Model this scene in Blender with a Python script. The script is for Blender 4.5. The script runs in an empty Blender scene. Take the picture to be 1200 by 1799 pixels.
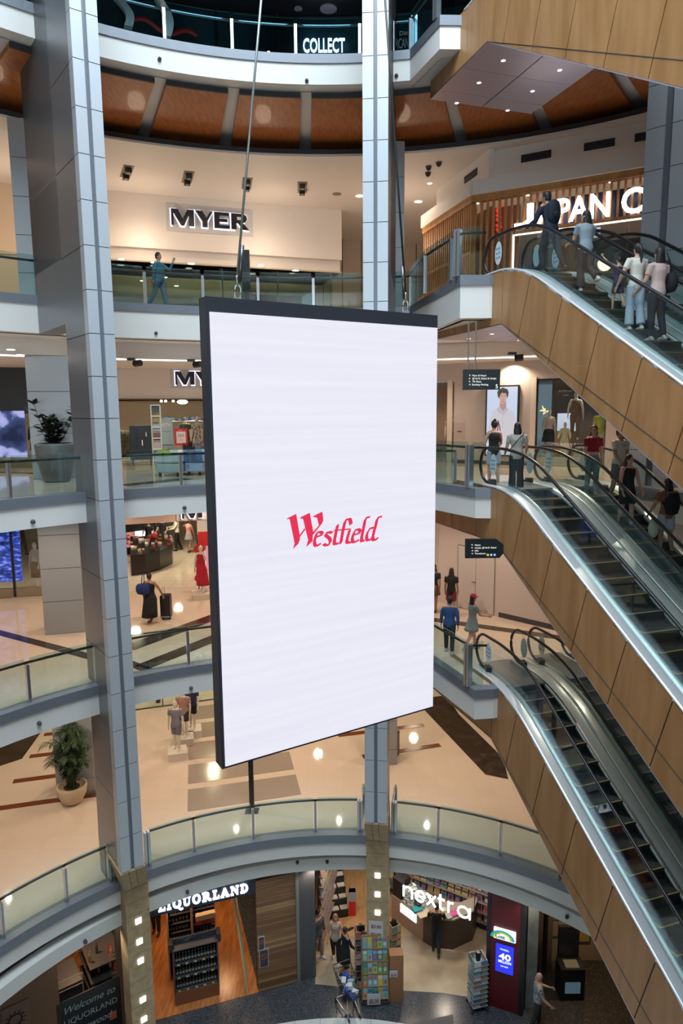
import bpy, bmesh, math, random
from mathutils import Vector, Matrix, noise
random.seed(7)
SC = bpy.context.scene
COL = SC.collection
# ---------------- camera, world, light, exposure ----------------
CAMZ = 17.0; FPX = 1200.0; TH = math.radians(8.4); RO = math.radians(.46)
cd = bpy.data.cameras.new('camera'); cam = bpy.data.objects.new('camera', cd); COL.objects.link(cam)
cd.sensor_fit = 'VERTICAL'; cd.sensor_height = 36; cd.lens = 36*FPX/1799; cd.clip_start = .05; cd.clip_end = 300
cam.matrix_world = Matrix.Translation((0, 0, CAMZ)) @ Matrix.Rotation(math.radians(90)-TH, 4, 'X') @ Matrix.Rotation(-RO, 4, 'Z')
SC.camera = cam
SC.view_settings.view_transform = 'Standard'; SC.view_settings.look = 'None'
SC.view_settings.exposure = EXPO = 0.0; SC.view_settings.gamma = 1; SC.view_settings.use_curve_mapping = False
SC.cycles.max_bounces = 8; SC.cycles.transparent_max_bounces = 24; SC.cycles.use_denoising = True
SC.cycles.sample_clamp_indirect = 3; SC.cycles.caustics_reflective = False; SC.cycles.caustics_refractive = False
W = bpy.data.worlds.new('world'); SC.world = W; W.use_nodes = True
W.node_tree.nodes['Background'].inputs[0].default_value = (.50, .68, .80, 1)
W.node_tree.nodes['Background'].inputs[1].default_value = .25

def lamp(kind, loc, power, color, **k):
    l = bpy.data.lights.new('lamp', kind); l.energy = power; l.color = color
    o = bpy.data.objects.new('lamp', l); COL.objects.link(o); o.location = loc
    if 'size' in k: l.shape = 'DISK'; l.size = k['size']
    if 'radius' in k: l.shadow_soft_size = k['radius']
    if 'angle' in k: l.spot_size = math.radians(k['angle']); l.spot_blend = .6
    if 'aim' in k: o.rotation_euler = (Vector(k['aim'])-Vector(loc)).to_track_quat('-Z', 'Y').to_euler()
    return o
SKY = (.77, .91, 1.0)
WARM = (1.0, .79, .60)
lamp('AREA', (0, 6, 36), 7000, SKY, size=17, aim=(0, 9, 0))          # daylight through the atrium roof
lamp('AREA', (0, -11, 19), 2300, SKY, size=11, aim=(0, 14, 22))        # unseen fill lamp added behind the camera to brighten soffits and fascias
def downs(z, pts, power, color=WARM, angle=150):
    for x, y in pts: lamp('SPOT', (x, y, z), power, color, radius=.07, angle=angle, aim=(x, y, z-1))
CX, CY = -.2, 8.7
def pol(deg, r, z=None):
    a = math.radians(deg); x = CX+r*math.sin(a); y = CY+r*math.cos(a)
    return (x, y) if z is None else Vector((x, y, z))
downs(24.9, [pol(a, 17.2) for a in (-42, -28, -15, -3, 9, 21, 33)], 110)
downs(24.9, [pol(a, 21.5) for a in (-30, -16, -3)], 110)
downs(18.55, [pol(a, 16) for a in (-50, -38, -24, -8, 8, 22, 36)], 186)
downs(14.3, [pol(a, 12.5) for a in (-55, -40, -26, -10, 8, 24, 38)], 170)
downs(14.3, [pol(a, 16.5) for a in (-44, -30, -16, 0, 14)], 186)
downs(9.5, [pol(a, 12.5) for a in (-58, -42, -26, -10, 6, 20, 36)], 201)
downs(9.5, [pol(a, 17.0) for a in (-42, -28, -14, 0, 12)], 201)
for a_ in (-36, -22, -8, 8, 24, 36): lamp('POINT', pol(a_, 18.2, 23.2), 60, WARM, radius=.3)      # added warm fill points without fixtures, to brighten the cream ceiling
downs(18.8, [(8.6, 16.9), (5.9, 18.6), (5.2, 17.3)], 270)
downs(13.7, [(8.2, 16.8)], 170)
downs(3.7, [pol(a, 9.6) for a in (-40, -22, -4, 14, 34)], 35, (1, .85, .68))

# pixel -> place helpers: the place where the sight line through a photo point meets a level, or an upright plane
def ray(px, py):
    a, b = px-600, py-899.5; c, s = math.cos(RO), math.sin(RO)
    x = a*c-b*s; y = a*s+b*c
    return Vector((x/FPX, math.cos(TH)-y/FPX*math.sin(TH), -(math.sin(TH)+y/FPX*math.cos(TH))))
def at_z(px, py, z):
    d = ray(px, py); t = (z-CAMZ)/d.z; return Vector((d.x*t, d.y*t, z))
class Face:      # an upright plane: origin, horizontal direction; n points to the viewer's side
    def __init__(s, p0, p1=None, d=None):
        s.o = Vector((p0[0], p0[1], 0)); s.d = (Vector((p1[0], p1[1], 0))-s.o).normalized() if p1 else Vector((d[0], d[1], 0)).normalized()
        s.n = Vector((s.d.y, -s.d.x, 0))
    def P(s, a, z, dep=0): return s.o+s.d*a+s.n*dep+Vector((0, 0, z))
    def at(s, px, py):
        d = ray(px, py); t = s.o.dot(s.n)/Vector((d.x, d.y, 0)).dot(s.n); q = d*t
        return (Vector((q.x, q.y, 0))-s.o).dot(s.d), CAMZ+q.z
U = Vector((.309, -.951, 0)); V = Vector((.951, .309, 0)); E0 = Vector((3.75, 15.5, 0))
def SV(s, v, z): return E0+U*s+V*v+Vector((0, 0, z))

# ---------------- materials ----------------
_m = {}
def mat(name, col, rough=.5, metal=0, emit=None, es=1, spec=.5, kind=None, col2=None, scale=5, stretch=(1, 1, 1), bump=0, coat=0, rot=0):
    if name in _m: return _m[name]
    m = bpy.data.materials.new(name); m.use_nodes = True; nt = m.node_tree; b = nt.nodes['Principled BSDF']
    b.inputs['Base Color'].default_value = (*col, 1); b.inputs['Roughness'].default_value = rough; b.inputs['Metallic'].default_value = metal
    b.inputs['Specular IOR Level'].default_value = spec; b.inputs['Coat Weight'].default_value = coat
    if emit: b.inputs['Emission Color'].default_value = (*emit, 1); b.inputs['Emission Strength'].default_value = es
    if kind:
        tc = nt.nodes.new('ShaderNodeTexCoord'); mp = nt.nodes.new('ShaderNodeMapping'); mp.inputs['Scale'].default_value = stretch
        mp.inputs['Rotation'].default_value = (0, 0, rot)
        nt.links.new(tc.outputs['Object'], mp.inputs[0])
        if kind == 'noise':
            t = nt.nodes.new('ShaderNodeTexNoise'); t.inputs['Scale'].default_value = scale; t.inputs['Detail'].default_value = 5; out = t.outputs['Fac']
        elif kind == 'voronoi':
            t = nt.nodes.new('ShaderNodeTexVoronoi'); t.inputs['Scale'].default_value = scale; out = t.outputs['Color']
        elif kind == 'wave':
            t = nt.nodes.new('ShaderNodeTexWave'); t.inputs['Scale'].default_value = scale; t.inputs['Distortion'].default_value = 3; t.inputs['Detail'].default_value = 3; out = t.outputs['Fac']
        elif kind == 'brick':
            t = nt.nodes.new('ShaderNodeTexBrick'); t.inputs['Scale'].default_value = scale; t.offset = 0 if bump == -1 else .5
            t.inputs['Color1'].default_value = (*col, 1); t.inputs['Color2'].default_value = (*[c*.96 for c in col], 1); t.inputs['Mortar'].default_value = (*col2, 1)
            t.inputs['Mortar Size'].default_value = .006; t.inputs['Brick Width'].default_value = .5; t.inputs['Row Height'].default_value = .5; out = None
        nt.links.new(mp.outputs[0], t.inputs['Vector'])
        if out is None: nt.links.new(t.outputs['Color'], b.inputs['Base Color'])
        else:
            r = nt.nodes.new('ShaderNodeValToRGB'); lo, hi = (.35, .65) if kind != 'voronoi' else (.0, 1.)
            if kind == 'voronoi': lo, hi = .55, .75
            r.color_ramp.elements[0].position = lo; r.color_ramp.elements[1].position = hi
            r.color_ramp.elements[0].color = (*col, 1); r.color_ramp.elements[1].color = (*col2, 1)
            nt.links.new(out, r.inputs[0]); nt.links.new(r.outputs[0], b.inputs['Base Color'])
            if bump > 0:
                bp = nt.nodes.new('ShaderNodeBump'); bp.inputs['Strength'].default_value = bump; nt.links.new(out, bp.inputs['Height']); nt.links.new(bp.outputs[0], b.inputs['Normal'])
    _m[name] = m; return m
def glassmat(name, tint, refl=.12, rough=.02):
    if name in _m: return _m[name]
    m = bpy.data.materials.new(name); m.use_nodes = True; nt = m.node_tree; nt.nodes.clear()
    o = nt.nodes.new('ShaderNodeOutputMaterial'); mx = nt.nodes.new('ShaderNodeMixShader'); t = nt.nodes.new('ShaderNodeBsdfTransparent')
    g = nt.nodes.new('ShaderNodeBsdfGlossy'); f = nt.nodes.new('ShaderNodeLayerWeight'); f.inputs[0].default_value = .5; pw = nt.nodes.new('ShaderNodeMath'); pw.operation = 'POWER'; pw.inputs[1].default_value = 4; nt.links.new(f.outputs['Facing'], pw.inputs[0])
    ma = nt.nodes.new('ShaderNodeMath'); ma.operation = 'MULTIPLY_ADD'; ma.inputs[1].default_value = .6; ma.inputs[2].default_value = refl; ma.use_clamp = True
    t.inputs[0].default_value = (*tint, 1); g.inputs['Roughness'].default_value = rough; g.inputs[0].default_value = (.9, .97, 1, 1)
    nt.links.new(pw.outputs[0], ma.inputs[0]); nt.links.new(ma.outputs[0], mx.inputs[0]); nt.links.new(t.outputs[0], mx.inputs[1]); nt.links.new(g.outputs[0], mx.inputs[2]); nt.links.new(mx.outputs[0], o.inputs[0])
    _m[name] = m; return m
def pict(name, stops, axis, scale, es=1.0, detail=4, dist=0):        # a lit picture: noise bands of several colours
    if name in _m: return _m[name]
    m = bpy.data.materials.new(name); m.use_nodes = True; nt = m.node_tree; b = nt.nodes['Principled BSDF']
    tc = nt.nodes.new('ShaderNodeTexCoord'); mp = nt.nodes.new('ShaderNodeMapping'); mp.inputs['Scale'].default_value = axis
    t = nt.nodes.new('ShaderNodeTexNoise'); t.inputs['Scale'].default_value = scale; t.inputs['Detail'].default_value = detail; t.inputs['Distortion'].default_value = dist
    r = nt.nodes.new('ShaderNodeValToRGB'); r.color_ramp.interpolation = 'CONSTANT' if dist < 0 else 'LINEAR'
    while len(r.color_ramp.elements) < len(stops): r.color_ramp.elements.new(.5)
    for e, (p, c) in zip(r.color_ramp.elements, stops): e.position = p; e.color = (*c, 1)
    nt.links.new(tc.outputs['Object'], mp.inputs[0]); nt.links.new(mp.outputs[0], t.inputs['Vector']); nt.links.new(t.outputs['Fac'], r.inputs[0])
    nt.links.new(r.outputs[0], b.inputs['Base Color'])
    if es: nt.links.new(r.outputs[0], b.inputs['Emission Color']); b.inputs['Emission Strength'].default_value = es
    b.inputs['Roughness'].default_value = .4
    _m[name] = m; return m

WHITE = mat('white_paint', (.80, .79, .77), .55)
CREAM = mat('cream_plaster', (.80, .74, .69), .6)
TAUPE = mat('taupe_plaster', (.46, .40, .36), .6)
LEDGE = mat('ledge_grey', (.20, .22, .26), .35, .2)
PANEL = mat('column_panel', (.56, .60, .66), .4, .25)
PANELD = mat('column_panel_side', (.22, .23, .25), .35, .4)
JOINT = mat('dark_joint', (.03, .03, .035), .6)
BLACK = mat('black', (.012, .012, .014), .4)
DGREY = mat('dark_grey', (.06, .06, .07), .45)
STEEL = mat('brushed_steel', (.55, .57, .60), .3, .9)
STEELD = mat('dark_steel', (.12, .12, .13), .3, .8)
ALU = mat('escalator_aluminium', (.74, .78, .82), .30, .45)
RUBBER = mat('handrail_rubber', (.012, .012, .014), .35)
BROWNRAIL = mat('bronze_rail', (.06, .03, .025), .3, .3)
MAPLE = mat('maple_cladding', (.43, .225, .095), .4, kind='noise', col2=(.33, .16, .058), scale=1.6, stretch=(2.2, 2.2, .35), coat=.1)
REDWOOD = mat('red_timber_soffit', (.44, .145, .035), .5, kind='noise', col2=(.32, .095, .022), scale=4, stretch=(3, .6, 1), coat=.05)
SLATWOOD = mat('slat_timber', (.55, .27, .10), .5, kind='noise', col2=(.42, .19, .065), scale=5, stretch=(1, 1, .3))
TILE = mat('polished_beige_tile', (.70, .575, .465), .05, spec=.35, kind='brick', col2=(.62, .53, .45), scale=.83, bump=-1)
TILEW = mat('pale_shop_tile', (.72, .65, .52), .1, kind='brick', col2=(.45, .38, .3), scale=.83, bump=-1)
TILEL = mat('pale_mall_tile', (.66, .70, .70), .3, kind='brick', col2=(.35, .38, .38), scale=.7, bump=-1)
TERRAZZO = mat('blue_black_terrazzo', (.040, .045, .055), .22, kind='voronoi', col2=(.11, .12, .14), scale=60)
MARBLE = mat('brown_black_marble', (.028, .018, .014), .15, kind='noise', col2=(.06, .04, .03), scale=3)
RUST = mat('red_brown_stone', (.17, .045, .018), .2)
GREYB = mat('grey_brown_stone', (.34, .28, .23), .15)
ORANGEW = mat('polished_timber_floor', (.50, .20, .07), .22, kind='noise', col2=(.34, .12, .035), scale=3, stretch=(4, .5, 1))
SHOPW = mat('pale_timber_floor', (.58, .36, .17), .3, kind='noise', col2=(.48, .28, .13), scale=3, stretch=(4, .5, 1))
STONEF = mat('honed_stone_floor', (.46, .37, .27), .28, kind='noise', col2=(.34, .26, .18), scale=1.2)
SANDST = mat('sandstone_block', (.54, .40, .23), .7, kind='noise', col2=(.42, .31, .18), scale=6)
GLASS = glassmat('clear_glass', (.93, .975, .965), .03)
GLASSG = glassmat('green_glass', (.80, .90, .89), .05)
GLASSB = glassmat('blue_glass', (.62, .78, .82), .0)
LED = mat('white_led', (1, 1, 1), .5, emit=(1, 1, 1), es=3.2)
LEDB = mat('cool_white_sign_light', (1, 1, 1), .5, emit=(.86, .90, 1), es=3.5)
LEDW = mat('warm_lamp', (1, 1, 1), .5, emit=(1, .86, .66), es=6)
RED = mat('red', (.55, .02, .02), .45)

# ---------------- mesh helpers ----------------
class MB:
    def __init__(s): s.v = []; s.f = []; s.m = []
    def add(s, vs, fs, mi=0):
        n = len(s.v); s.v += [Vector(v) for v in vs]; s.f += [tuple(n+i for i in f) for f in fs]; s.m += [mi]*len(fs); return s
    def box(s, x0, x1, y0, y1, z0, z1, mi=0):
        return s.hexa([(x0, y0, z0), (x1, y0, z0), (x1, y1, z0), (x0, y1, z0), (x0, y0, z1), (x1, y0, z1), (x1, y1, z1), (x0, y1, z1)], mi)
    def hexa(s, c, mi=0): return s.add(c, [(0, 3, 2, 1), (4, 5, 6, 7), (0, 1, 5, 4), (1, 2, 6, 5), (2, 3, 7, 6), (3, 0, 4, 7)], mi)
    def fbox(s, F, a0, a1, z0, z1, d0, d1, mi=0):       # a box in a Face's frame
        return s.hexa([F.P(a0, z0, d1), F.P(a1, z0, d1), F.P(a1, z0, d0), F.P(a0, z0, d0), F.P(a0, z1, d1), F.P(a1, z1, d1), F.P(a1, z1, d0), F.P(a0, z1, d0)], mi)
    def prism(s, pts, off, mi=0):                        # polygon swept by a vector
        n = len(pts); pts = [Vector(p) for p in pts]; off = Vector(off)
        return s.add(pts+[p+off for p in pts], [tuple(range(n)), tuple(range(2*n-1, n-1, -1))]+[(i, i+n, (i+1) % n+n, (i+1) % n) for i in range(n)], mi)
    def tube(s, pts, r, n=8, mi=0, r2=None, caps=True, closed=False, flat=1):
        pts = [Vector(p) for p in pts]; k = len(pts); rings = []; up0 = Vector((0, 0, 1))
        for i, p in enumerate(pts):
            t = (pts[min(i+1, k-1)]-pts[max(i-1, 0)]).normalized()
            a = t.cross(up0)
            if a.length < .05: a = t.cross(Vector((1, 0, 0)))
            a.normalize(); b = a.cross(t).normalized(); rr = r if r2 is None else r+(r2-r)*i/max(1, k-1)
            if not isinstance(rr, (int, float)): rr = rr[i]
            rings.append([p+a*math.cos(2*math.pi*j/n)*rr+b*math.sin(2*math.pi*j/n)*rr*flat for j in range(n)])
        base = len(s.v)
        for rg in rings: s.v += rg
        for i in range(k-1):
            for j in range(n):
                s.f.append((base+i*n+j, base+i*n+(j+1) % n, base+(i+1)*n+(j+1) % n, base+(i+1)*n+j)); s.m.append(mi)
        if caps: s.f.append(tuple(base+j for j in range(n-1, -1, -1))); s.m.append(mi); s.f.append(tuple(base+(k-1)*n+j for j in range(n))); s.m.append(mi)
        return s
    def lathe(s, prof, c=(0, 0, 0), n=16, mi=0, sx=1, sy=1):
        c = Vector(c); base = len(s.v)
        for r, z in prof: s.v += [c+Vector((r*sx*math.cos(2*math.pi*j/n), r*sy*math.sin(2*math.pi*j/n), z)) for j in range(n)]
        for i in range(len(prof)-1):
            for j in range(n): s.f.append((base+i*n+j, base+i*n+(j+1) % n, base+(i+1)*n+(j+1) % n, base+(i+1)*n+j)); s.m.append(mi)
        s.f.append(tuple(base+j for j in range(n-1, -1, -1))); s.m.append(mi)
        s.f.append(tuple(base+(len(prof)-1)*n+j for j in range(n))); s.m.append(mi)
        return s
    def ell(s, c, rx, ry, rz, n=12, mi=0, M=None):
        c = Vector(c); base = len(s.v); k = max(5, n//2)
        for i in range(k+1):
            t = math.pi*i/k
            for j in range(n):
                a = 2*math.pi*j/n; q = Vector((rx*math.sin(t)*math.cos(a), ry*math.sin(t)*math.sin(a), -rz*math.cos(t)))
                s.v.append(c+(M @ q if M else q))
        for i in range(k):
            for j in range(n): s.f.append((base+i*n+j, base+i*n+(j+1) % n, base+(i+1)*n+(j+1) % n, base+(i+1)*n+j)); s.m.append(mi)
        return s
    def strip(s, A, B, mi=0):                            # quads between two point rows
        n = len(A); return s.add(list(A)+list(B), [(i, i+1, n+i+1, n+i) for i in range(n-1)], mi)
    def build(s, name, mats, parent=None, smooth=False, origin=None):
        if not isinstance(mats, (list, tuple)): mats = [mats]
        me = bpy.data.meshes.new(name); off = Vector(parent.location) if parent is not None else (Vector(origin) if origin else Vector())
        if parent is not None and parent.parent is not None: off = off+parent.parent.location
        me.from_pydata([tuple(v-off) for v in s.v], [], s.f); me.update()
        for m in mats: me.materials.append(m)
        me.polygons.foreach_set('material_index', s.m)
        if smooth: me.polygons.foreach_set('use_smooth', [True]*len(me.polygons))
        bm = bmesh.new(); bm.from_mesh(me); bmesh.ops.remove_doubles(bm, verts=bm.verts, dist=1e-5); bmesh.ops.recalc_face_normals(bm, faces=bm.faces); bm.to_mesh(me); bm.free()
        o = bpy.data.objects.new(name, me); COL.objects.link(o)
        if parent is not None: o.parent = parent
        elif origin: o.location = origin
        return o
def tag(o, label=None, cat=None, group=None, kind=None):
    if label: o['label'] = label
    if cat: o['category'] = cat
    if group: o['group'] = group
    if kind: o['kind'] = kind
    return o
ORD = ['first', 'second', 'third', 'fourth', 'fifth', 'sixth', 'seventh', 'eighth', 'ninth', 'tenth', 'eleventh', 'twelfth', 'thirteenth', 'fourteenth', 'fifteenth', 'sixteenth', 'seventeenth', 'eighteenth']
def shade(c):        # a plain colour word
    r, g, b = c; mx, mn = max(c), min(c)
    if mx < .13: return 'black'
    if mx-mn < .12: return 'white' if mx > .5 else 'grey'
    if r >= g and r >= b: return ('yellow' if g > .72*r and b < .5*r else 'red' if g < .35*r else 'pink' if b > .5*r and b > g else 'tan' if g > .5*r else 'brown')
    return ('green' if g > b*1.25 else 'teal') if g >= b*.92 else 'blue'
def thing(name, loc, label, cat, group=None):
    o = bpy.data.objects.new(name, None); o.empty_display_size = .1; COL.objects.link(o); o.location = loc
    return tag(o, label, cat, group)
def struct(name, mb, m, smooth=False): return tag(mb.build(name, m, smooth=smooth), kind='structure')
def copy_tree(o, loc=None, label=None, rz=None, scale=None, parent=None):
    c = o.copy(); COL.objects.link(c)
    if loc is not None: c.location = loc
    if rz is not None: c.rotation_euler.z = rz
    if scale is not None: c.scale = (scale,)*3 if isinstance(scale, (int, float)) else scale
    if label: c['label'] = label
    if parent is not None: c.parent = parent
    for ch in [x for x in o.children]: copy_tree(ch, parent=c)
    return c
_txt = {}
def text(mb, s, F, a, z, h, width=None, dep=.01, thick=.02, bold=0, mi=0, slope=0, shear=0, mirror=False):
    """built-in lettering laid on a Face: lower left corner (a, z), cap height h, optional total width"""
    cu = bpy.data.curves.new('t', 'FONT'); cu.body = s; cu.size = 1; cu.offset = bold; cu.shear = shear; cu.resolution_u = 3
    o = bpy.data.objects.new('t', cu); COL.objects.link(o); dg = bpy.context.evaluated_depsgraph_get(); me = o.evaluated_get(dg).to_mesh()
    vs = [v.co.copy() for v in me.vertices]; fs = [tuple(p.vertices) for p in me.polygons]; o.evaluated_get(dg).to_mesh_clear()
    bpy.data.objects.remove(o); bpy.data.curves.remove(cu)
    x0 = min(v.x for v in vs); x1 = max(v.x for v in vs); y0 = min(v.y for v in vs); k = h/.70; kx = width/(x1-x0) if width else k
    if mirror: vs = [Vector((x0+x1-v.x, v.y, 0)) for v in vs]
    pts = [F.P(a+(v.x-x0)*kx, z+v.y*k+(v.x-x0)*kx*slope, dep+thick) for v in vs]; bk = [p-F.n*thick for p in pts]; n = len(vs)
    mb.add(pts, fs, mi)
    if thick > .004:
        ed = {}
        for f in fs:
            for i in range(len(f)): e = (f[i], f[(i+1) % len(f)]); ed[tuple(sorted(e))] = ed.get(tuple(sorted(e)), 0)+1
        mb.add(pts+bk, [(e[0], e[1], e[1]+n, e[0]+n) for e, c in ed.items() if c == 1], mi)
    return mb
def poly2(mb, F, a, z, polys, k, dep=.01, thick=.03, mi=0, kz=None, slope=0):      # flat letter polygons (x,y) extruded on a Face
    kz = kz or k
    for p in polys: mb.prism([F.P(a+x*k, z+y*kz+x*k*slope, dep+thick) for x, y in p], -F.n*thick, mi)
    return mb
# ---------------- the setting: slabs, floors, ceilings ----------------
ZA, ZB, ZC, ZD, ZE = 26.3, 20.0, 15.1, 10.35, 5.0
def plan(R, right, a0, a1):
    """outline of the atrium opening: circle R, replaced between angles a0 and a1 by the corner points 'right'"""
    pts = []
    a = a1
    while a < 360+a0-.5: pts.append(pol(a, R)); a += 2.5
    return pts+[pol(a0, R)]+[tuple(q[:2]) for q in right]
def esc_end(first): return list(first)+[SV(-.35, 3.5, 0), SV(9.2, 3.5, 0), SV(9.2, -.6, 0)]
PL = {'A': plan(11.0, esc_end([(2.46, 17.93), (2.98, 17.95)]), 11, 118),
      'B': plan(12.5, esc_end([(2.77, 16.25), (3.45, 16.25)]), 10.5, 118),
      'C': plan(9.35, esc_end([(3.2, 16.15), (3.55, 16.1)]), 16, 118),
      'D': plan(9.3, esc_end([(3.15, 15.5), (3.62, 15.55)]), 16, 118),
      'E': plan(9.25, [], 118, 118)}
def scaled(pts, d):   # moved towards (+) / away (-) from the centre by d
    out = []
    for x, y in pts:
        r = math.hypot(x-CX, y-CY); k = (r-d)/r; out.append((CX+(x-CX)*k, CY+(y-CY)*k))
    return out
def rim(pts, R):
    out = []
    for x, y in pts:
        r = math.hypot(x-CX, y-CY); out.append((CX+(x-CX)/r*R, CY+(y-CY)/r*R))
    return out
def ringstrip(mb, A, za, B, zb, mi=0):
    A = [Vector((x, y, za)) for x, y in A]; B = [Vector((x, y, zb)) for x, y in B]; A.append(A[0]); B.append(B[0]); mb.strip(A, B, mi)
def slab(key, z, thick, floor_mat, nm, lw=.17):
    P = PL[key]; IN = scaled(P, .05)
    fl = MB(); ringstrip(fl, P, z, rim(P, 40), z); struct('floor', fl, floor_mat)
    lg = MB(); ringstrip(lg, scaled(P, -.30), z+.012, scaled(P, -.30), z+.055); ringstrip(lg, scaled(P, -.30), z+.055, IN, z+.055)
    ringstrip(lg, IN, z+.055, IN, z-lw); ringstrip(lg, IN, z-lw, P, z-lw); struct('trim_%d' % nm, lg, LEDGE)
    fa = MB(); Q = scaled(P, .005)
    ringstrip(fa, Q, z-lw, Q, z-thick); ringstrip(fa, Q, z-thick, scaled(P, -.5), z-thick); struct('trim_%d' % (nm+1), fa, WHITE)
slab('A', ZA, .68, TILE, 1); slab('B', ZB, .90, TILE, 3); slab('C', ZC, .66, TILE, 5); slab('D', ZD, .70, TILE, 7); slab('E', ZE, .60, TILE, 9, .2)
c = MB(); ringstrip(c, scaled(PL['A'], -.4), ZA-.7, rim(PL['A'], 17), ZA-.7); struct('ceiling', c, mat('soffit_grey', (.62, .64, .65), .6))
# timber soffit boards under the top gallery, one per bay
gaps = [-62, -51.5, -41.5, -32.0, -22.8, -13.2, -3.4, 6.3, 15.8, 25.6, 35.8, 46, 56]
for i in range(len(gaps)-1):
    a0, a1 = gaps[i]+.75, gaps[i+1]-.75; n = 5
    r0 = 11.45
    if gaps[i] == 6.3: a0 = 7.3
    inn = [pol(a0+(a1-a0)*k/n, r0, 25.46) for k in range(n+1)]; out = [pol(a0+(a1-a0)*k/n, 16, 25.46) for k in range(n+1)]
    b = MB(); b.prism(inn+out[::-1], (0, 0, .12))
    struct('ceiling', b, REDWOOD)
    e = MB(); e.prism(inn+[p+Vector((0, 0, 0)) for p in [pol(a0+(a1-a0)*k/n, r0-.06, 25.46) for k in range(n, -1, -1)]], (0, 0, .12)); struct('trim_20', e, JOINT)
c = MB(); R1 = [pol(a, 14.4) for a in range(-180, 180, 3)]; R2 = [pol(a, 40) for a in range(-180, 180, 3)]
ringstrip(c, R1, 25.0, R2, 25.0); struct('ceiling', c, CREAM)
c = MB(); ringstrip(c, R1, 25.0, R1, 25.07); struct('trim_21', c, CREAM)
c = MB(); R1b = [pol(a, 14.38) for a in range(-180, 180, 3)]; ringstrip(c, R1b, 25.07, R1b, 25.2); ringstrip(c, R1b, 25.2, R2, 25.2); struct('trim_22', c, JOINT)
# gallery B: underside, light cove, lower ceiling
c = MB(); ringstrip(c, scaled(PL['B'], -.3), ZB-.9, rim(PL['B'], 13.9), ZB-.9); struct('ceiling', c, WHITE)
K1 = [pol(a, 13.9) for a in range(-180, 180, 3)]; K2 = [pol(a, 13.93) for a in range(-180, 180, 3)]
c = MB(); ringstrip(c, K1, ZB-.9, K1, 18.65); ringstrip(c, K1, 18.65, R2, 18.65); struct('ceiling', c, CREAM)
c = MB()
for a0, a1 in ((-70, -9), (-7, 40)):
    A = [pol(a0+(a1-a0)*k/30, 14.35, 18.62) for k in range(31)]; B = [pol(a0+(a1-a0)*k/30, 14.47, 18.62) for k in range(31)]
    c = MB(); c.strip(A, B); c.strip(A, [p+Vector((0, 0, .03)) for p in A]); o = c.build('strip_light', LED)
    tag(o, 'long curved white strip light in the ceiling, '+('left of the hanging screen' if a0 < -20 else 'right of the hanging screen'), 'light', 'curved strip lights')
c = MB(); ringstrip(c, scaled(PL['C'], -.4), ZC-.67, rim(PL['C'], 40), ZC-.67); struct('ceiling', c, CREAM)
c = MB(); ringstrip(c, scaled(PL['D'], -.4), ZD-.71, rim(PL['D'], 40), ZD-.71); struct('ceiling', c, CREAM)
# edge of gallery E: black recess and lower curved white bulkhead
def circ2(r): return [(-.07+r*math.sin(math.radians(a)), 9.33+r*math.cos(math.radians(a))) for a in range(-180, 180, 3)]
P = circ2(8.86); c = MB(); Q = circ2(9.2); ringstrip(c, Q, 4.5, Q, 4.10); ringstrip(c, Q, 4.48, circ2(9.6), 4.48); struct('trim_11', c, BLACK)
ZG = 3.77
c = MB(); ringstrip(c, Q, 4.15, P, 4.15); ringstrip(c, P, 4.15, P, ZG); ringstrip(c, P, ZG, circ2(9.3), ZG); struct('trim_12', c, mat('bulkhead_white', (.74, .75, .73), .5))
c = MB(); ringstrip(c, circ2(9.25), ZG, circ2(36), ZG); struct('ceiling', c, DGREY)
# ground floor: pale tile in the middle, dark terrazzo ring, shops' own floors
g = MB(); G1 = [pol(a, 8.35) for a in range(-180, 180, 4)]; g.add([(x, y, 0) for x, y in G1], [tuple(range(len(G1)))]); struct('floor', g, TILEL)
g = MB(); ringstrip(g, G1, 0, [pol(a, 40) for a in range(-180, 180, 4)], 0); struct('floor', g, TERRAZZO)

# floor inlays
def inlay(pts, z, m):
    b = MB(); b.prism([(p[0], p[1], z+.002) for p in pts], (0, 0, .006)); struct('floor', b, m)
def inlay_px(pxs, z, m): inlay([at_z(x, y, z) for x, y in pxs], z, m)
def band(p, q, w, z, m):
    p, q = Vector((*p, 0)), Vector((*q, 0)); n = (q-p).normalized().cross(Vector((0, 0, 1)))*w/2
    inlay([p+n, q+n, q-n, p-n], z, m)
for x0, y0, x1, y1 in ((-10.6, 19.46, -7.6, 20.25), (-10.9, 21.0, -7.9, 21.8), (-11.1, 22.65, -8.2, 23.4), (-11.3, 24.3, -8.6, 25.0)):
    band((x0, y0), (x1, y1), .26, ZE, RUST)
for x0, y0, x1, y1 in ((.67, 22.45, 3.5, 23.25), (-.2, 24.05, 3.1, 24.85), (-.6, 25.6, 2.9, 26.5)): band((x0, y0), (x1, y1), .26, ZE, RUST)
for k in range(5):
    y = 19.2+k*1.55; x = -4.75-.33*k; inlay([(x, y), (x+3.4, y+.9), (x+3.15, y+2.1), (x-.26, y+1.22)], ZE, GREYB)
inlay_px([(728, 1228), (748, 1250), (853, 1361), (893, 1369), (884, 1332), (806, 1255), (785, 1222)], ZE, MARBLE)
inlay([(-13.5, 20.5), (-11.3, 22.5), (-11.6, 25.5), (-16, 25)], ZE, MARBLE)
inlay([(-12.5, 17.4), (-10.6, 19.2), (-13, 20.3), (-15, 19)], ZE, MARBLE)
def pband(a, b, w, z, m):
    p, q = at_z(*a, z), at_z(*b, z); band(p[:2], q[:2], w, z, m)
pband((-30, 1104), (170, 1157), .32, ZD, MARBLE); pband((-30, 1184), (172, 1134), .12, ZD, MARBLE)
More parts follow.
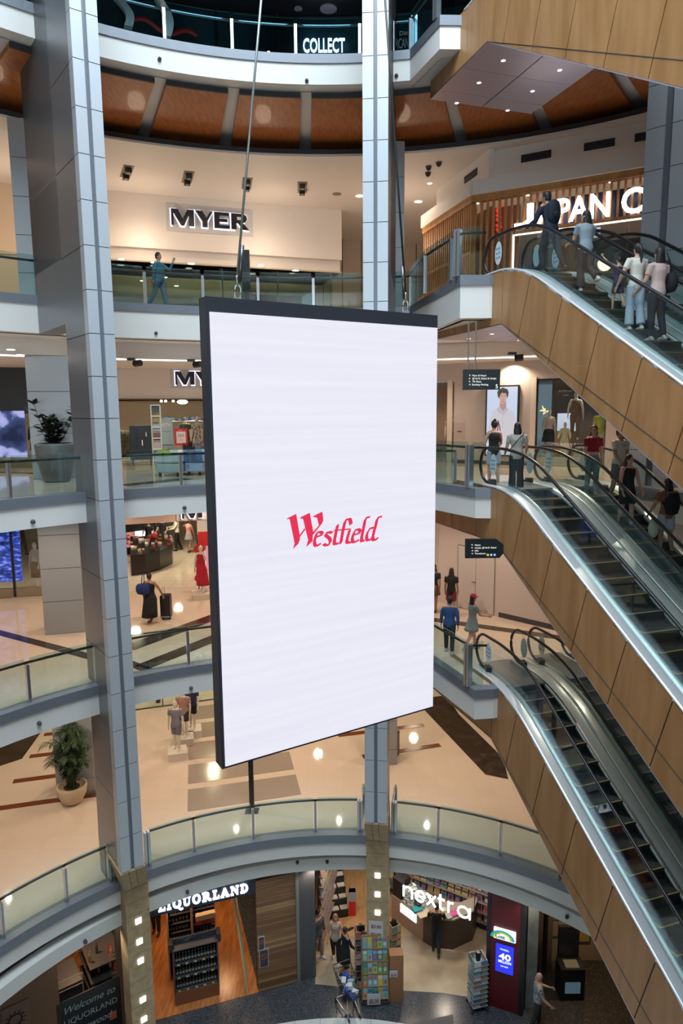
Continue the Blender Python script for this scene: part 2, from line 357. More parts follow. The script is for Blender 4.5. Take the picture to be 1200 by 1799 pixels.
pband((225, 1139), (385, 1081), .55, ZD, MARBLE); pband((248, 1173), (385, 1118), .5, ZD, MARBLE); pband((180, 1147), (262, 1178), .3, ZD, MARBLE)
pband((230, 1116), (330, 1104), .1, ZD, MARBLE)
pband((755, 1088), (1010, 1124), .38, ZD, MARBLE); pband((-20, 1060), (60, 1052), .1, ZD, MARBLE)
pband((215, 853), (330, 841), .5, ZC, MARBLE); pband((-20, 829), (150, 835), .25, ZC, MARBLE)

# ---------------- columns ----------------
def column(deg, name_label, z0, z1, fin, r=9.3, w=.56, gap=.09, split=True, dim=.26, finB=None):
    a = math.radians(deg); o2 = pol(deg, r); base = Vector((o2[0], o2[1], z0))
    T = Vector((math.cos(a), -math.sin(a), 0)); R = Vector((math.sin(a), math.cos(a), 0))     # tangent (to the right), outward
    root = thing('column', base, name_label, 'column')
    q = Vector((o2[0], o2[1], 0))
    def bx(mb, t0, t1, r0, r1, za, zb, mi=0):
        mb.hexa([q+T*t+R*rr+Vector((0, 0, z)) for z in (za, zb) for t, rr in ((t0, r0), (t1, r0), (t1, r1), (t0, r1))], mi)
    h = w/2; hw = (w-gap)/2
    for sd in (-1, 1):
        mb = MB(); z = z0
        while z < z1-.01:
            ze = min(z1, z+.915)
            t0, t1 = (-h, -h+hw) if sd < 0 else (h-hw, h)
            bx(mb, t0, t1, 0, dim, z+.008, ze-.008); z += .915
        bx(mb, (-h+.01 if sd < 0 else h-hw+.01), (-h+hw-.01 if sd < 0 else h-.01), .01, dim-.01, z0, z1, 1)
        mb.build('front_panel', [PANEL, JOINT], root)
    mb = MB(); bx(mb, -gap/2, gap/2, .06, dim, z0, z1); mb.build('recess', LEDGE, root)
    mb = MB(); z = z0
    while z < z1-.01:
        ze = min(z1, z+1.83); bx(mb, -h+.01, h-.01, dim+.005, fin if z < 19 else (finB or fin), z+.01, ze-.01); z += 1.83
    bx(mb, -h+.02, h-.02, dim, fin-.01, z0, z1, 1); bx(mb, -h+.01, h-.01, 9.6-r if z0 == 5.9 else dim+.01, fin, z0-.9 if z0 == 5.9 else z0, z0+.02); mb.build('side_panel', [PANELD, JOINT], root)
    if finB: mb = MB(); bx(mb, -h+.01, h-.01, fin-.02, finB, 19.08, z1); mb.build('bracket', [PANELD], root)
    return root, q, T, R
CL = column(-37.0, 'tall steel clad column left of the hanging screen, its front split by a groove', 5.9, 36, 1.75, r=8.3, finB=4.25)
CM = column(7.2, 'tall steel clad column passing behind the hanging screen', 5.9, 36, 1.5, r=8.5, finB=4.05, w=.60)
CRt = column(44.5, 'steel clad column beyond the escalators at the right edge', ZC, 36, 1.6, r=10.9, w=1.0, gap=.16)
# stone feet of the two columns standing on the ground floor
def stone_foot(C, w, lights, lbl, r0, rf, sh):
    root, q, T, R = C; f0 = rf-r0; q0 = q; q = q+T*sh; f1 = f0+.55
    base = q+R*f0; base.z = 0; t = thing('stone_pier', base, lbl, 'pier')
    mb = MB(); z = 0.0
    def bx(m, t0, t1, r0, r1, za, zb, mi=0): m.hexa([q+T*tt+R*rr+Vector((0, 0, zz)) for zz in (za, zb) for tt, rr in ((t0, r0), (t1, r0), (t1, r1), (t0, r1))], mi)
    k = 0
    while z < 4.7:
        sp = 0 if k % 2 else .12
        bx(mb, -w, sp-.006, f0, f1, z+.006, z+.374); bx(mb, sp+.006, w, f0, f1, z+.006, z+.374); z += .38; k += 1
    bx(mb, -w+.01, w-.01, f0+.01, f1-.01, 0, z, 1)
    for a, b_ in ((-w, -.12), (-.11, .06), (.07, w)):   # sloping head stones that carry the steel column
        mb.hexa([q+T*tt+R*rr+Vector((0, 0, zz)) for tt, rr, zz in ((a, f0, z+.01), (b_, f0, z+.01), (b_, f1, z+.01), (a, f1, z+.01), (a-sh, -.02, 5.885), (b_-sh, -.02, 5.885), (b_-sh, f1, 5.885), (a-sh, f1, 5.885))])
    mb.build('stone_blocks', [SANDST, mat('pale_mortar', (.5, .45, .36), .8)], t)
    FF = Face(q+R*f0, d=(T.x, T.y))
    for py in lights[1]:
        zz = FF.at(lights[0], py)[1]-.07
        m = MB(); m.fbox(FF, -.075, .075, zz, zz+.15, -.005, .025); l = m.build('light', LED, t); l['label'] = 'small glowing square wall light'
    return t, FF
stone_foot(CL, .31, (243, (1618, 1655, 1690, 1760, 1796)), 'sandstone pier left of the liquor shop with a column of square lights', 8.3, 8.9, .26)
PIERM = stone_foot(CM, .32, (661, (1538, 1571, 1603)), 'sandstone pier behind the book stand with a column of square lights', 8.5, 9.15, 0)[1]

# square grey columns farther back on each floor
def rear_column(x, y, z0, z1, w, rz, lbl):
    t = thing('rear_column', (x, y, z0), lbl, 'column'); t.rotation_euler.z = math.radians(rz)
    mb = MB(); z = z1
    while z > z0+.05:
        zb = max(z0, z-1.02); mb.box(x-w/2, x+w/2, y-w/2, y+w/2, zb+.008, z-.008); z -= 1.02
    mb.box(x-w/2+.01, x+w/2-.01, y-w/2+.01, y+w/2-.01, z0, z1, 1)
    mb.build('cladding', [mat('rear_panel', (.36, .38, .40), .4, .3), JOINT], t)
for z0, z1, l in ((ZB, 25, 'upper gallery beside the big timber soffit'), (ZC, 18.65, 'floor with the rubber plant'), (ZD, ZC-.67, 'floor with the luggage traveller'), (ZE, ZD-.71, 'floor with the potted palm')):
    rear_column(-8.6, 20.65, z0, z1, 1.15, 14, 'square grey panelled column at left on the '+l)
rear_column(1.3, 22.3, ZE, ZD-.71, .95, 8, 'square grey column seen just below the hanging screen'); rear_column(1.45, 22.3, ZB, 25, .95, 8, 'square grey column just right of the middle column under the cream ceiling')

# ---------------- glass balustrades ----------------
def rail(z, pts_deg=None, pts=None, R=None, lbl='', h=.92, m_rail=RUBBER, glass=GLASSG, big=(), setb=.16, mid=0, postw=.035):
    """posts at the given plan points; arcs follow the gallery circle"""
    if pts_deg: P = [Vector((*pol(a, R+setb), z+.055)) for a in pts_deg]
    else: P = [Vector((p[0], p[1], z+.055)) for p in pts]
    root = thing('glass_balustrade', P[0], lbl, 'railing')
    def seg(i, n=6):
        if pts_deg: return [Vector((*pol(pts_deg[i]+(pts_deg[i+1]-pts_deg[i])*k/n, R+setb), z+.055)) for k in range(n+1)]
        return [P[i], P[i+1]]
    for i, p in enumerate(P):
        if i in mid: continue
        t = ((P[min(i+1, len(P)-1)]-P[max(i-1, 0)]).normalized()); nn = Vector((t.y, -t.x, 0)); b = i in big
        w, d = (.075, .07) if b else (postw, .05); mb = MB()
        for o in (-.6, .6):
            c = p+t*w*o; mb.hexa([c+t*sx*w*.45+nn*sy*d+Vector((0, 0, zz)) for zz in (0, h+(.06 if b else -.02)) for sx, sy in ((-1, -1), (1, -1), (1, 1), (-1, 1))])
        mb.hexa([p+t*sx*w*.3+nn*sy*d*.6+Vector((0, 0, zz)) for zz in (0, h-.05) for sx, sy in ((-1, -1), (1, -1), (1, 1), (-1, 1))], 1)
        mb.build('post', [STEEL, STEELD], root)
    for i in range(len(P)-1):
        s = seg(i); t = (s[1]-s[0]).normalized(); nn = Vector((t.y, -t.x, 0))
        s[0] = s[0]+t*.06; s[-1] = s[-1]-t*.06
        outr = [q+nn*.0 for q in s]; g = MB(); th = nn*.012
        A = [q+Vector((0, 0, .01)) for q in outr]; B = [q+Vector((0, 0, h+.13)) for q in outr]
        g.strip(A, B); g.strip([q+th for q in A], [q+th for q in B]); g.strip(B, [q+th for q in B], 1)
        g.build('glass_panel', [glass, mat('glass_edge', (.35, .5, .46), .2)], root)
    hp = []
    for i in range(len(P)-1):
        for q in seg(i):
            hp.append(q+(q-Vector((CX, CY, q.z))).normalized()*.075+Vector((0, 0, h)))
    mb = MB(); mb.tube(hp, .032, 8); mb.build('handrail', m_rail, root, smooth=True)
    return root
degs = lambda px, z, : [round(math.degrees(math.atan2(at_z(x, y, z).x-CX, at_z(x, y, z).y-CY)), 2) for x, y in px]
rail(ZA, degs([(182, 37), (292, 70), (409, 92), (520, 100), (632, 104), (690, 100), (727, 92)], ZA), R=11.0, lbl='curved glass balustrade of the topmost gallery in front of the lit COLLECT sign', glass=GLASSB, m_rail=STEEL, h=.82, mid=(0,), big=(6,))
rail(ZA, pts=[pol(11, 11.1), (2.4, 18.1), (2.9, 18.15)], lbl='short straight glass balustrade of the topmost gallery beside the escalator truss', glass=GLASSB, m_rail=STEEL, h=.82, mid=(2,), big=(1,))
rail(ZA, degs([(-150, -20), (-60, -5), (15, 10), (105, 22)], ZA), R=11.0, lbl='glass balustrade of the topmost gallery left of the tall left column', glass=GLASSB, m_rail=STEEL, h=.82, mid=())
rail(ZB, degs([(-110, 495), (-10, 510), (88, 522)], ZB), R=12.5, lbl='glass balustrade of the second gallery from the top, left of the tall left column', mid=())
rail(ZB, degs([(145, 530), (253, 541), (356, 545), (454, 546), (551, 545), (640, 541), (715, 532)], ZB), R=12.5, lbl='curved glass balustrade of the second gallery behind the screen top', mid=(0,))
rail(ZB, pts=[pol(10.5, 12.6), (2.25, 18.7), (2.66, 16.9), (2.72, 16.42), (3.35, 16.42)], lbl='straight glass balustrade leading to the top of the upper escalator', mid=(0, 4), big=(3,), h=.98)
rail(ZC, degs([(-100, 900), (22, 880), (152, 863)], ZC), R=9.35, lbl='glass balustrade in front of the potted rubber plant', mid=(), big=(2,), h=.80)
rail(ZC, degs([(215, 861), (320, 857), (430, 853), (545, 850), (640, 850), (700, 850), (790, 856)], ZC), R=9.35, lbl='glass balustrade in front of the display beds, running behind the hanging screen', mid=(0,), h=.80)
rail(ZC, pts=[pol(16, 9.5), (3.08, 16.4), (3.45, 16.3)], lbl='short glass balustrade at the head of the middle escalators', mid=(0, 2), big=(1,), h=.96)
rail(ZD, degs([(-60, 1266), (45, 1232), (168, 1197)], ZD), R=9.3, lbl='glass balustrade left of the left column, before the black floor bands', mid=(), big=(2,), h=.92)
rail(ZD, degs([(228, 1192), (333, 1172), (440, 1158), (545, 1152), (640, 1150), (735, 1165)], ZD), R=9.3, lbl='glass balustrade left of the screen below the person with suitcase', mid=(0,), h=.92)
rail(ZD, pts=[pol(14.6, 9.45), (3.02, 15.75), (3.45, 15.75)], lbl='glass balustrade at the head of the lowest escalators', mid=(0, 2), big=(1,), h=.98)
rail(ZE, degs([(-110, 1735), (5, 1650), (115, 1583), (193, 1545)], ZE), R=9.25, lbl='curved glass balustrade at lower left above the liquor shop poster', mid=(0,), big=(3,), m_rail=BROWNRAIL)
rail(ZE, degs([(264, 1530), (345, 1507), (448, 1487), (555, 1474), (632, 1470)], ZE), R=9.25, lbl='curved glass balustrade above the liquor shop sign, between the two stone piers', mid=(), big=(0, 4), m_rail=RUBBER)
rail(ZE, degs([(692, 1471), (769, 1481), (876, 1510), (975, 1556), (1060, 1615)], ZE), R=9.25, lbl='curved glass balustrade above the newsagent sign, right of the middle column', mid=(), big=(0,), m_rail=BROWNRAIL)
# returns of the lowest balustrade beside the columns
def ret(px, lbl):
    p = at_z(*px, ZE); r = Vector((p.x-CX, p.y-CY, 0)).normalized(); a = p+r*.2; b = p+r*1.0
    rail(ZE, pts=[a, b], lbl=lbl, mid=(0,), setb=0, m_rail=STEEL)
ret((202, 1543), 'short glass return panel left of the foot of the left column'); ret((256, 1532), 'short glass return panel right of the foot of the left column')
ret((636, 1470), 'short glass return panel left of the foot of the middle column'); ret((689, 1471), 'short glass return panel right of the foot of the middle column')

# small smoke-detector cameras under each fascia
def dot(p, lbl, m=DGREY, r=.045):
    mb = MB(); mb.lathe([(r*1.1, -.02), (r*1.1, .01), (r, .012), (r*.9, .05), (r*.3, .075)], (0, 0, 0), 12)
    for i, v_ in enumerate(mb.v): mb.v[i] = Vector((v_.x, -v_.z, v_.y))
    o = mb.build('fascia_sensor', m); o.location = p; o.rotation_euler.z = -math.atan2(p[0]-CX, p[1]-CY); return tag(o, lbl, 'sensor', 'round sensors on the gallery edges')
for (x, y), z, R, l in (((280, 105), 25.85, 11, 'white top fascia nearer the left column'), ((539, 141), 25.7, 11, 'white top fascia below the COLLECT sign'), ((697, 136), 25.75, 11, 'white top fascia right of the middle column'), ((270, 588), 19.25, 12.5, 'fascia above the second MYER sign'),
        ((44, 913), 14.6, 9.35, 'fascia below the rubber plant'), ((321, 890), 14.6, 9.35, 'fascia below the display bed'), ((65, 1268), 9.9, 9.3, 'fascia above the potted palm'), ((331, 1201), 9.8, 9.3, 'fascia above the three mannequins'),
        ((147, 1651), 3.7, 9.23, 'curved lower bulkhead above the chalk lettered poster'), ((329, 1566), 3.75, 9.23, 'bulkhead right over the liquor sign'), ((522, 1512), 3.9, 9.23, 'bulkhead above the grey pillar'), ((575, 1520), 3.85, 9.23, 'bulkhead above the magazine shelves'), ((994, 1614), 3.8, 9.23, 'bulkhead beside the lowest escalator')):
    if z < 4.1: FB = circ2(8.86); z += .2; p = at_z(x, y, z); r = Vector((p.x+.07, p.y-9.33, 0)).normalized(); dot((-.07+r.x*8.83, 9.33+r.y*8.83, z), 'small round dark sensor on the '+l); continue
    p = at_z(x, y, z); r = Vector((p.x-CX, p.y-CY, 0)).normalized()
    dot((CX+r.x*(R-.03), CY+r.y*(R-.03), z), 'small round dark sensor on the '+l)
# ---------------- hanging screen ----------------
FS = Face((-1.52, 8.0), (1.33, 9.73))
SW = 3.36; ZT, ZBm = 18.30, 12.60
scr = thing('hanging_screen', FS.P(SW/2, ZT), 'huge upright white video screen hanging on two cables in the atrium', 'screen')
mb = MB(); mb.fbox(FS, 0, SW, ZBm-.03, ZT, -.22, 0); mb.build('housing', mat('screen_housing', (.03, .035, .05), .45), scr)
m = bpy.data.materials.new('screen_picture'); m.use_nodes = True; nt = m.node_tree; b = nt.nodes['Principled BSDF']; b.inputs['Base Color'].default_value = (.02, .02, .02, 1); b.inputs['Roughness'].default_value = .5
tc = nt.nodes.new('ShaderNodeTexCoord'); mp = nt.nodes.new('ShaderNodeMapping'); mp.inputs['Scale'].default_value = (.25, .25, 9)
w1 = nt.nodes.new('ShaderNodeTexNoise'); w1.inputs['Scale'].default_value = 1.0; w1.inputs['Detail'].default_value = 2
rp = nt.nodes.new('ShaderNodeValToRGB'); rp.color_ramp.elements[0].position = .3; rp.color_ramp.elements[1].position = .7
rp.color_ramp.elements[0].color = (.79, .78, .90, 1); rp.color_ramp.elements[1].color = (.84, .84, .94, 1)
nt.links.new(tc.outputs['Object'], mp.inputs[0]); nt.links.new(mp.outputs[0], w1.inputs['Vector']); nt.links.new(w1.outputs['Fac'], rp.inputs[0]); nt.links.new(rp.outputs[0], b.inputs['Emission Color']); b.inputs['Emission Strength'].default_value = 1.0
mb = MB(); mb.fbox(FS, .04, SW-.01, ZBm, ZT-.17, 0, .012); mb.build('display', m, scr)
# word mark: broad-nib strokes
def nib(mb, F, strokes, a, z, k, ang, dep, mi=0, slope=0):
    for w, pts in strokes:
        P = [Vector(p) for p in pts]; Q = []
        if len(P) > 2:                                   # smooth the stroke
            for i in range(len(P)-1):
                p0, p1, p2, p3 = P[max(i-1, 0)], P[i], P[i+1], P[min(i+2, len(P)-1)]
                for t in (0, .2, .4, .6, .8):
                    Q.append(.5*((2*p1)+(p2-p0)*t+(2*p0-5*p1+4*p2-p3)*t*t+(3*p1-p0-3*p2+p3)*t**3))
            Q.append(P[-1])
        else: Q = P
        n = Vector((math.cos(ang), math.sin(ang)))*w/2
        for i in range(len(Q)-1):
            c = [Q[i]-n, Q[i]+n, Q[i+1]+n, Q[i+1]-n]
            mb.add([F.P(a+q.x*k, z+q.y*k+q.x*k*slope, dep) for q in c], [(0, 1, 2, 3)], mi)
    return mb
def letter_fix(px): return FS.at(480+px[0]*220/1200, 880+px[1]*220/1200)
WF = [ # traced in photo crop coordinates (x right, y down), turned into screen coordinates below
 ('p', [(118,175),(140,160),(215,122),(232,225),(152,172)]), ('p', [(152,172),(232,225),(250,330),(250,372),(235,410),(183,460),(200,405)]),
 ('p', [(250,322),(300,255),(303,275),(250,345)]), ('p', [(245,165),(262,152),(345,112),(360,195),(280,170)]), ('p', [(280,170),(360,195),(378,290),(375,322),(372,385),(310,440),(330,375)]),
 ('p', [(370,150),(388,140),(465,100),(472,150),(415,160)]), ('p', [(415,160),(472,150),(475,185),(462,215),(432,232)]), ('p', [(432,232),(462,215),(376,325),(374,300)]),
 ('s', 24, [(405,345),(462,322),(455,300),(420,300),(398,350),(390,400),(408,430),(452,405)]),
 ('s', 24, [(560,305),(520,298),(498,325),(535,360),(540,395),(515,425),(475,412)]),
 ('s', 26, [(612,228),(580,390),(600,412),(622,398)]),
 ('s', 16, [(578,282),(730,268)]),
 ('s', 26, [(740,225),(728,175),(690,185),(672,240),(640,408)]),
 ('s', 26, [(728,275),(700,380),(720,400),(752,388)]),
 ('s', 24, [(765,325),(825,302),(815,272),(782,280),(758,330),(752,375),(772,395),(818,370)]),
 ('s', 26, [(920,152),(880,170),(862,250),(840,360),(850,385),(872,372)]),
 ('s', 24, [(960,258),(925,262),(895,310),(890,355),(905,378),(945,345),(965,262)]),
 ('s', 26, [(1035,148),(995,165),(975,240),(948,350),(965,375),(1000,350)]),
]
mb = MB()
for it in WF:
    if it[0] == 'p':
        pts = [letter_fix(p) for p in it[1]]; mb.add([FS.P(x, z, .015) for x, z in pts], [tuple(range(len(pts)))])
    else:
        k0 = FS.at(500, 930)[0]; k = (FS.at(700, 930)[0]-k0)/200*220/1200
        pts = [letter_fix(p) for p in it[2]]
        nib(mb, FS, [(it[1]*1.45, [((x)/k, z/k) for x, z in pts])], 0, 0, k, math.radians(28), .015)
        nib(mb, FS, [(it[1]*.62, [((x)/k, z/k) for x, z in pts])], 0, 0, k, math.radians(118), .0153)
o = mb.build('logo', mat('logo_red', (.02, 0, 0), .5, emit=(.80, .028, .09), es=1.0), scr); o['label'] = 'red Westfield word mark in the middle of the display'
# cables
def cable(bot, top_px, lbl, m):
    p = Vector(bot); d = ray(*top_px); q = d*(p.y/d.y); q.z += CAMZ; q = p+(q-p)*1.25
    t = thing('suspension_cable', p, lbl, 'cable', 'cables carrying the hanging screen')
    b = MB(); b.tube([p+Vector((0, 0, .28)), q], .014, 8); b.build('rope', m, t, smooth=True)
    b = MB(); b.tube([p+(q-p).normalized()*.2, p+(q-p).normalized()*.62], .024, 8); b.build('sleeve', STEELD, t, smooth=True)
    b = MB(); r = .05
    b.tube([p+Vector((math.sin(a)*r*.8, 0, .09+(-math.cos(a))*r*1.7)) for a in [i*math.pi/8 for i in range(17)]], .011, 8); b.build('shackle', STEEL, t, smooth=True)
    b = MB(); b.tube([p+Vector((0, math.sin(a)*.035, .22-math.cos(a)*.06)) for a in [i*math.pi/8 for i in range(17)]], .010, 8); b.build('ring', STEEL, t, smooth=True)
    b = MB(); b.box(p.x-.05, p.x+.05, p.y-.04, p.y+.04, p.z-.01, p.z+.03); b.build('bracket', STEELD, t)
a1, z1 = FS.at(424, 526); a2, z2 = FS.at(720, 556)
cable(FS.P(a1, ZT+.0, -.1), (460, 0), 'pale steel cable holding the left end of the screen', mat('pale_rope', (.30, .34, .33), .4, .6))
cable(FS.P(a2, ZT+.0, -.1), (676, 0), 'dark cable holding the right end of the screen', mat('dark_rope', (.04, .045, .05), .4, .5))

# ---------------- escalators ----------------
TAN = .5774
def prof(s, F, drop, off=0.0, rr=.9, base=.13):    # height along the run: flat, rounded, slope, flat
    L = drop/TAN
    def soft(x): return 0 if x < -rr else (x if x > rr else (x+rr)**2/(4*rr))
    return F+base+off-TAN*(soft(s-.25)-soft(s-.25-L))
class Run: pass
VCOL = ('first', 'second')
def escalator(F, drop, v0, lbl, clad_left, step_proto, s0=0, deckL=.26, deckR=.26, step_from=.3, bot=1.05, W_=1.55, sticker=True, fl=3.9):
    loc = SV(s0, v0, F); t = thing('escalator', loc, lbl, 'escalator', None)
    L = drop/TAN; S = [-1.5+i*.15 for i in range(int((L+3.2)/.15)+1)]; Z = lambda s, o=0: prof(s, F, drop, o)
    P = lambda s, v, z: SV(s+s0, v0+v, z)
    # cladding: outer side faces and underside
    def low(s):
        a = F-bot; return a if s < -.35 else max(F-drop-.9, a-TAN*(s+.35))
    if clad_left:
        mb = MB(); cuts = [-fl, -2.6, -1.3, -.35]; x = .75
        while x < L+1.2: cuts.append(x); x += 1.12
        for a, b in zip(cuts[:-1], cuts[1:]):
            # joints lean square to the slope
            la = a-(.42 if a > .5 else 0); lb = b-(.42 if b > .5 else 0)
            sub = [a+(b-a)*i/4 for i in range(5)]; ls = [la+(lb-la)*i/4 for i in range(5)]
            g = .012; sub[0] += g; ls[0] += g; sub[-1] -= g; ls[-1] -= g
            if b < -1.4: top = [F-.02-.0 if False else F-.30 for s in sub]
            else: top = [Z(s, -.03) for s in sub]
            for i in range(4):
                c = [P(ls[i], 0, low(ls[i])), P(ls[i+1], 0, low(ls[i+1])), P(sub[i+1], 0, top[i+1]), P(sub[i], 0, top[i])]
                mb.prism(c, V*.03)
        mb.build('timber_cladding', MAPLE, t)
        mb = MB()
        for i in range(len(S)-1):
            s, s2 = S[i], S[i+1]; mb.prism([P(s, .02, low(s)+.01), P(s2, .02, low(s2)+.01), P(s2, .02, Z(s2, -.05)), P(s, .02, Z(s, -.05))], V*.03)
        mb.build('backing', DGREY, t)
        mb = MB()       # metal edge along the lower corner
        E_ = [-fl, -.35, L+.6]; mb.tube([P(s, -.002, low(s)-.0) for s in E_], .008, 6); mb.build('edge_trim', STEELD, t)
    mb = MB()           # underside: brushed metal panels with screws
    for a, b in ((-fl, -2.75), (-2.74, -1.55), (-1.54, -.36)):
        for c_, d_ in ((0, W_),):
            mb.hexa([P(a, c_, F-bot-.02), P(b, c_, F-bot-.02), P(b, d_-.02, F-bot-.02), P(a, d_-.02, F-bot-.02), P(a, c_, F-bot+.01), P(b, c_, F-bot+.01), P(b, d_-.02, F-bot+.01), P(a, d_-.02, F-bot+.01)])
    x = -.35
    while x < L+.5:
        b = x+1.2; mb.hexa([P(x, 0, low(x)-.02), P(b-.015, 0, low(b-.015)-.02), P(b-.015, W_-.02, low(b-.015)-.02), P(x, W_-.02, low(x)-.02), P(x, 0, low(x)+.01), P(b-.015, 0, low(b-.015)+.01), P(b-.015, W_-.02, low(b-.015)+.01), P(x, W_-.02, low(x)+.01)]); x = b
    mb.build('underside', mat('underside_metal', (.55, .50, .58), .4, .6), t)
    mb = MB(); mb.hexa([P(-fl, 0, F-bot), P(-fl+.02, 0, F-bot), P(-fl+.02, W_, F-bot), P(-fl, W_, F-bot), P(-fl, 0, F-.3), P(-fl+.02, 0, F-.3), P(-fl+.02, W_, F-.3), P(-fl, W_, F-.3)])
    mb.build('end_panel', MAPLE, t)
    mb = MB()
    for a in (-3.3, -2.1, -.95):
        c = P(a, W_*.5, F-bot-.024); mb.lathe([(.05, -.004), (.06, .004)], c, 12)
    mb.build('under_light', mat('underside_lamp', (.9, .9, .9), .3, emit=(1, .95, .9), es=1.2), t)
    # decks
    def deck(va, vb, nm, m, drop_in=.03):
        mb = MB(); n = 5
        rows = [[P(s, va+(vb-va)*j/n, Z(s, .0 - drop_in*(j/n if vb > va else j/n)**2)) for s in S] for j in range(n+1)]
        for A, B in zip(rows[:-1], rows[1:]): mb.strip(A, B)
        mb.strip(rows[0], [p-Vector((0, 0, .07)) for p in rows[0]])
        mb.build(nm, m, t, smooth=True)
    gl, gr = deckL, W_-deckR; sl, sr = gl+.10, gr-.10
    deck(0, gl-.01, 'outer_deck', ALU); deck(W_, gr+.01, 'outer_deck', ALU)
    deck(sl, gl+.01, 'inner_deck', mat('inner_deck', (.42, .50, .50), .35, .4), .05); deck(sr, gr-.01, 'inner_deck', mat('inner_deck', (.4, .4, .4)), .05)
    for vv in (sl, sr):
        mb = MB(); mb.strip([P(s, vv, Z(s, -.05)) for s in S], [P(s, vv, Z(s, -.42)) for s in S]); mb.build('skirt', mat('skirt_dark', (.05, .055, .06), .35, .5), t)
    # glass and handrail on both sides
    RH = .86
    for vv, nmz in ((gl, 'left'), (gr, 'right')):
        top = lambda s: prof(s, F, drop, RH+.10*min(1, max(0, (s+.2)/1.2)), .9)
        cuts = [-1.2, .0]+[1.3*i for i in range(1, int(L/1.3)+1)]+[L+1.0]
        for a, b in zip(cuts[:-1], cuts[1:]):
            g = MB(); n = 8; ss = [a+.004+(b-a-.008)*i/n for i in range(n+1)]
            g.strip([P(s, vv, Z(s, -.02)) for s in ss], [P(s, vv, top(s)-.03) for s in ss])
            g.strip([P(s, vv+.01, Z(s, -.02)) for s in ss], [P(s, vv+.01, top(s)-.03) for s in ss])
            if a == -1.2:
                cz = F+.13+RH/2; fan = [P(-1.2, vv, cz)]+[P(-1.2-.40*math.sin(q), vv, cz+(RH/2-.03)*math.cos(q)) for q in [math.pi*i/12 for i in range(13)]]
                g.add(fan, [(0, i, i+1) for i in range(1, 13)])
            g.build('balustrade_glass', GLASS, t)
        cz = F+.13+RH/2
        path = [P(-1.0, vv, F+.12)]+[P(-1.2-.42*math.sin(q), vv, cz-(RH/2)*math.cos(q)) for q in [math.pi*i/14 for i in range(1, 15)]]
        sE = [s for s in S if s > -1.1 and s < L+1.3]; path += [P(s, vv, top(s)) for s in sE]
        mb = MB(); mb.tube(path, .036, 8); mb.build('handrail', RUBBER, t, smooth=True)
        mb = MB(); mb.box(*(lambda c: (c.x-.07, c.x+.07, c.y-.11, c.y+.11, c.z-.06, c.z+.10))(P(-1.02, vv, F+.13))); mb.build('rail_inlet', BLACK, t)
    # landing plate and comb
    mb = MB(); mb.hexa([P(a, c, z) for z in (F+.06, F+.10) for a, c in ((-1.6, sl), (.1, sl), (.1, sr), (-1.6, sr))]); mb.build('landing_plate', mat('ribbed_plate', (.3, .31, .32), .4, .8, kind='wave', col2=(.15, .15, .16), scale=14, stretch=(1, 1, 0)), t)
    if sticker:
        for vv, cx in ((gl, -1.0), (gr, -1.0)):
            mb = MB(); c = P(cx, vv-.006, F+.13+.46); n = 16
            ring = [c+U*(.15*math.cos(2*math.pi*i/n))+Vector((0, 0, .26*math.sin(2*math.pi*i/n))) for i in range(n)]
            mb.prism(ring, -V*.003); 
            for i in range(3):
                for j in range(3):
                    q = c-V*.006+U*(-.07+.07*j)+Vector((0, 0, .10-.1*i)); mb.prism([q+U*.02*math.cos(2*math.pi*k/8)+Vector((0, 0, .03*math.sin(2*math.pi*k/8))) for k in range(8)], -V*.002, 1)
            mb.build('safety_sticker', [mat('sticker_blue_white', (.62, .74, .78), .5), mat('sticker_ink', (.12, .2, .4), .5)] if vv == gl else [mat('sticker_back', (.35, .52, .55), .5), mat('sticker_back', (.35, .5, .5))], t)
    # steps
    sw = sr-sl-.02
    n = int((L+1)/.40); c0 = .1; k = 0
    protos = step_proto.setdefault(round(sw, 3), None)
    s = c0
    while s < L+.6:
        zt = prof(s+.2, F, drop, -.28, .9, .33-.0)-.0
        # tread tops flat: snap height to the run at the tread middle
        if protos is None:
            mb = MB(); o = Vector((0, 0, 0))
            q = lambda a, c, z: o+U*a+V*c+Vector((0, 0, z))
            for j in range(14):   # ribbed tread
                a = .0+j*.028; mb.hexa([q(a, 0, -.015), q(a+.017, 0, -.015), q(a+.017, sw, -.015), q(a, sw, -.015), q(a, 0, 0), q(a+.017, 0, 0), q(a+.017, sw, 0), q(a, sw, 0)])
            mb.hexa([q(a, c, z) for z in (-.05, -.008) for a, c in ((0, 0), (.41, 0), (.41, sw), (0, sw))])
            mb.hexa([q(a, c, z) for z in (-.26, -.01) for a, c in ((.36, 0), (.40, 0), (.40, sw), (.36, sw))], 0)
            mb.hexa([q(a, c, z) for z in (-.008, .002) for a, c in ((.375, 0), (.402, 0), (.402, sw), (.375, sw))], 1)
            mb.hexa([q(a, c, z) for z in (-.008, .0015) for a, c in ((0, 0), (.375, 0), (.375, .04), (0, .04))], 1)
            protos = mb.build('step', [mat('step_dark', (.035, .038, .042), .45, .4), mat('step_yellow', (.30, .24, .08), .5)], None); protos.parent = t; step_proto[round(sw, 3)] = protos
            protos.location = P(s, sl+.01, zt)-t.location
        else:
            st = protos.copy(); COL.objects.link(st); st.parent = t; st.location = P(s, sl+.01, zt)-t.location
        s += .40; k += 1
    return t
SP = {}
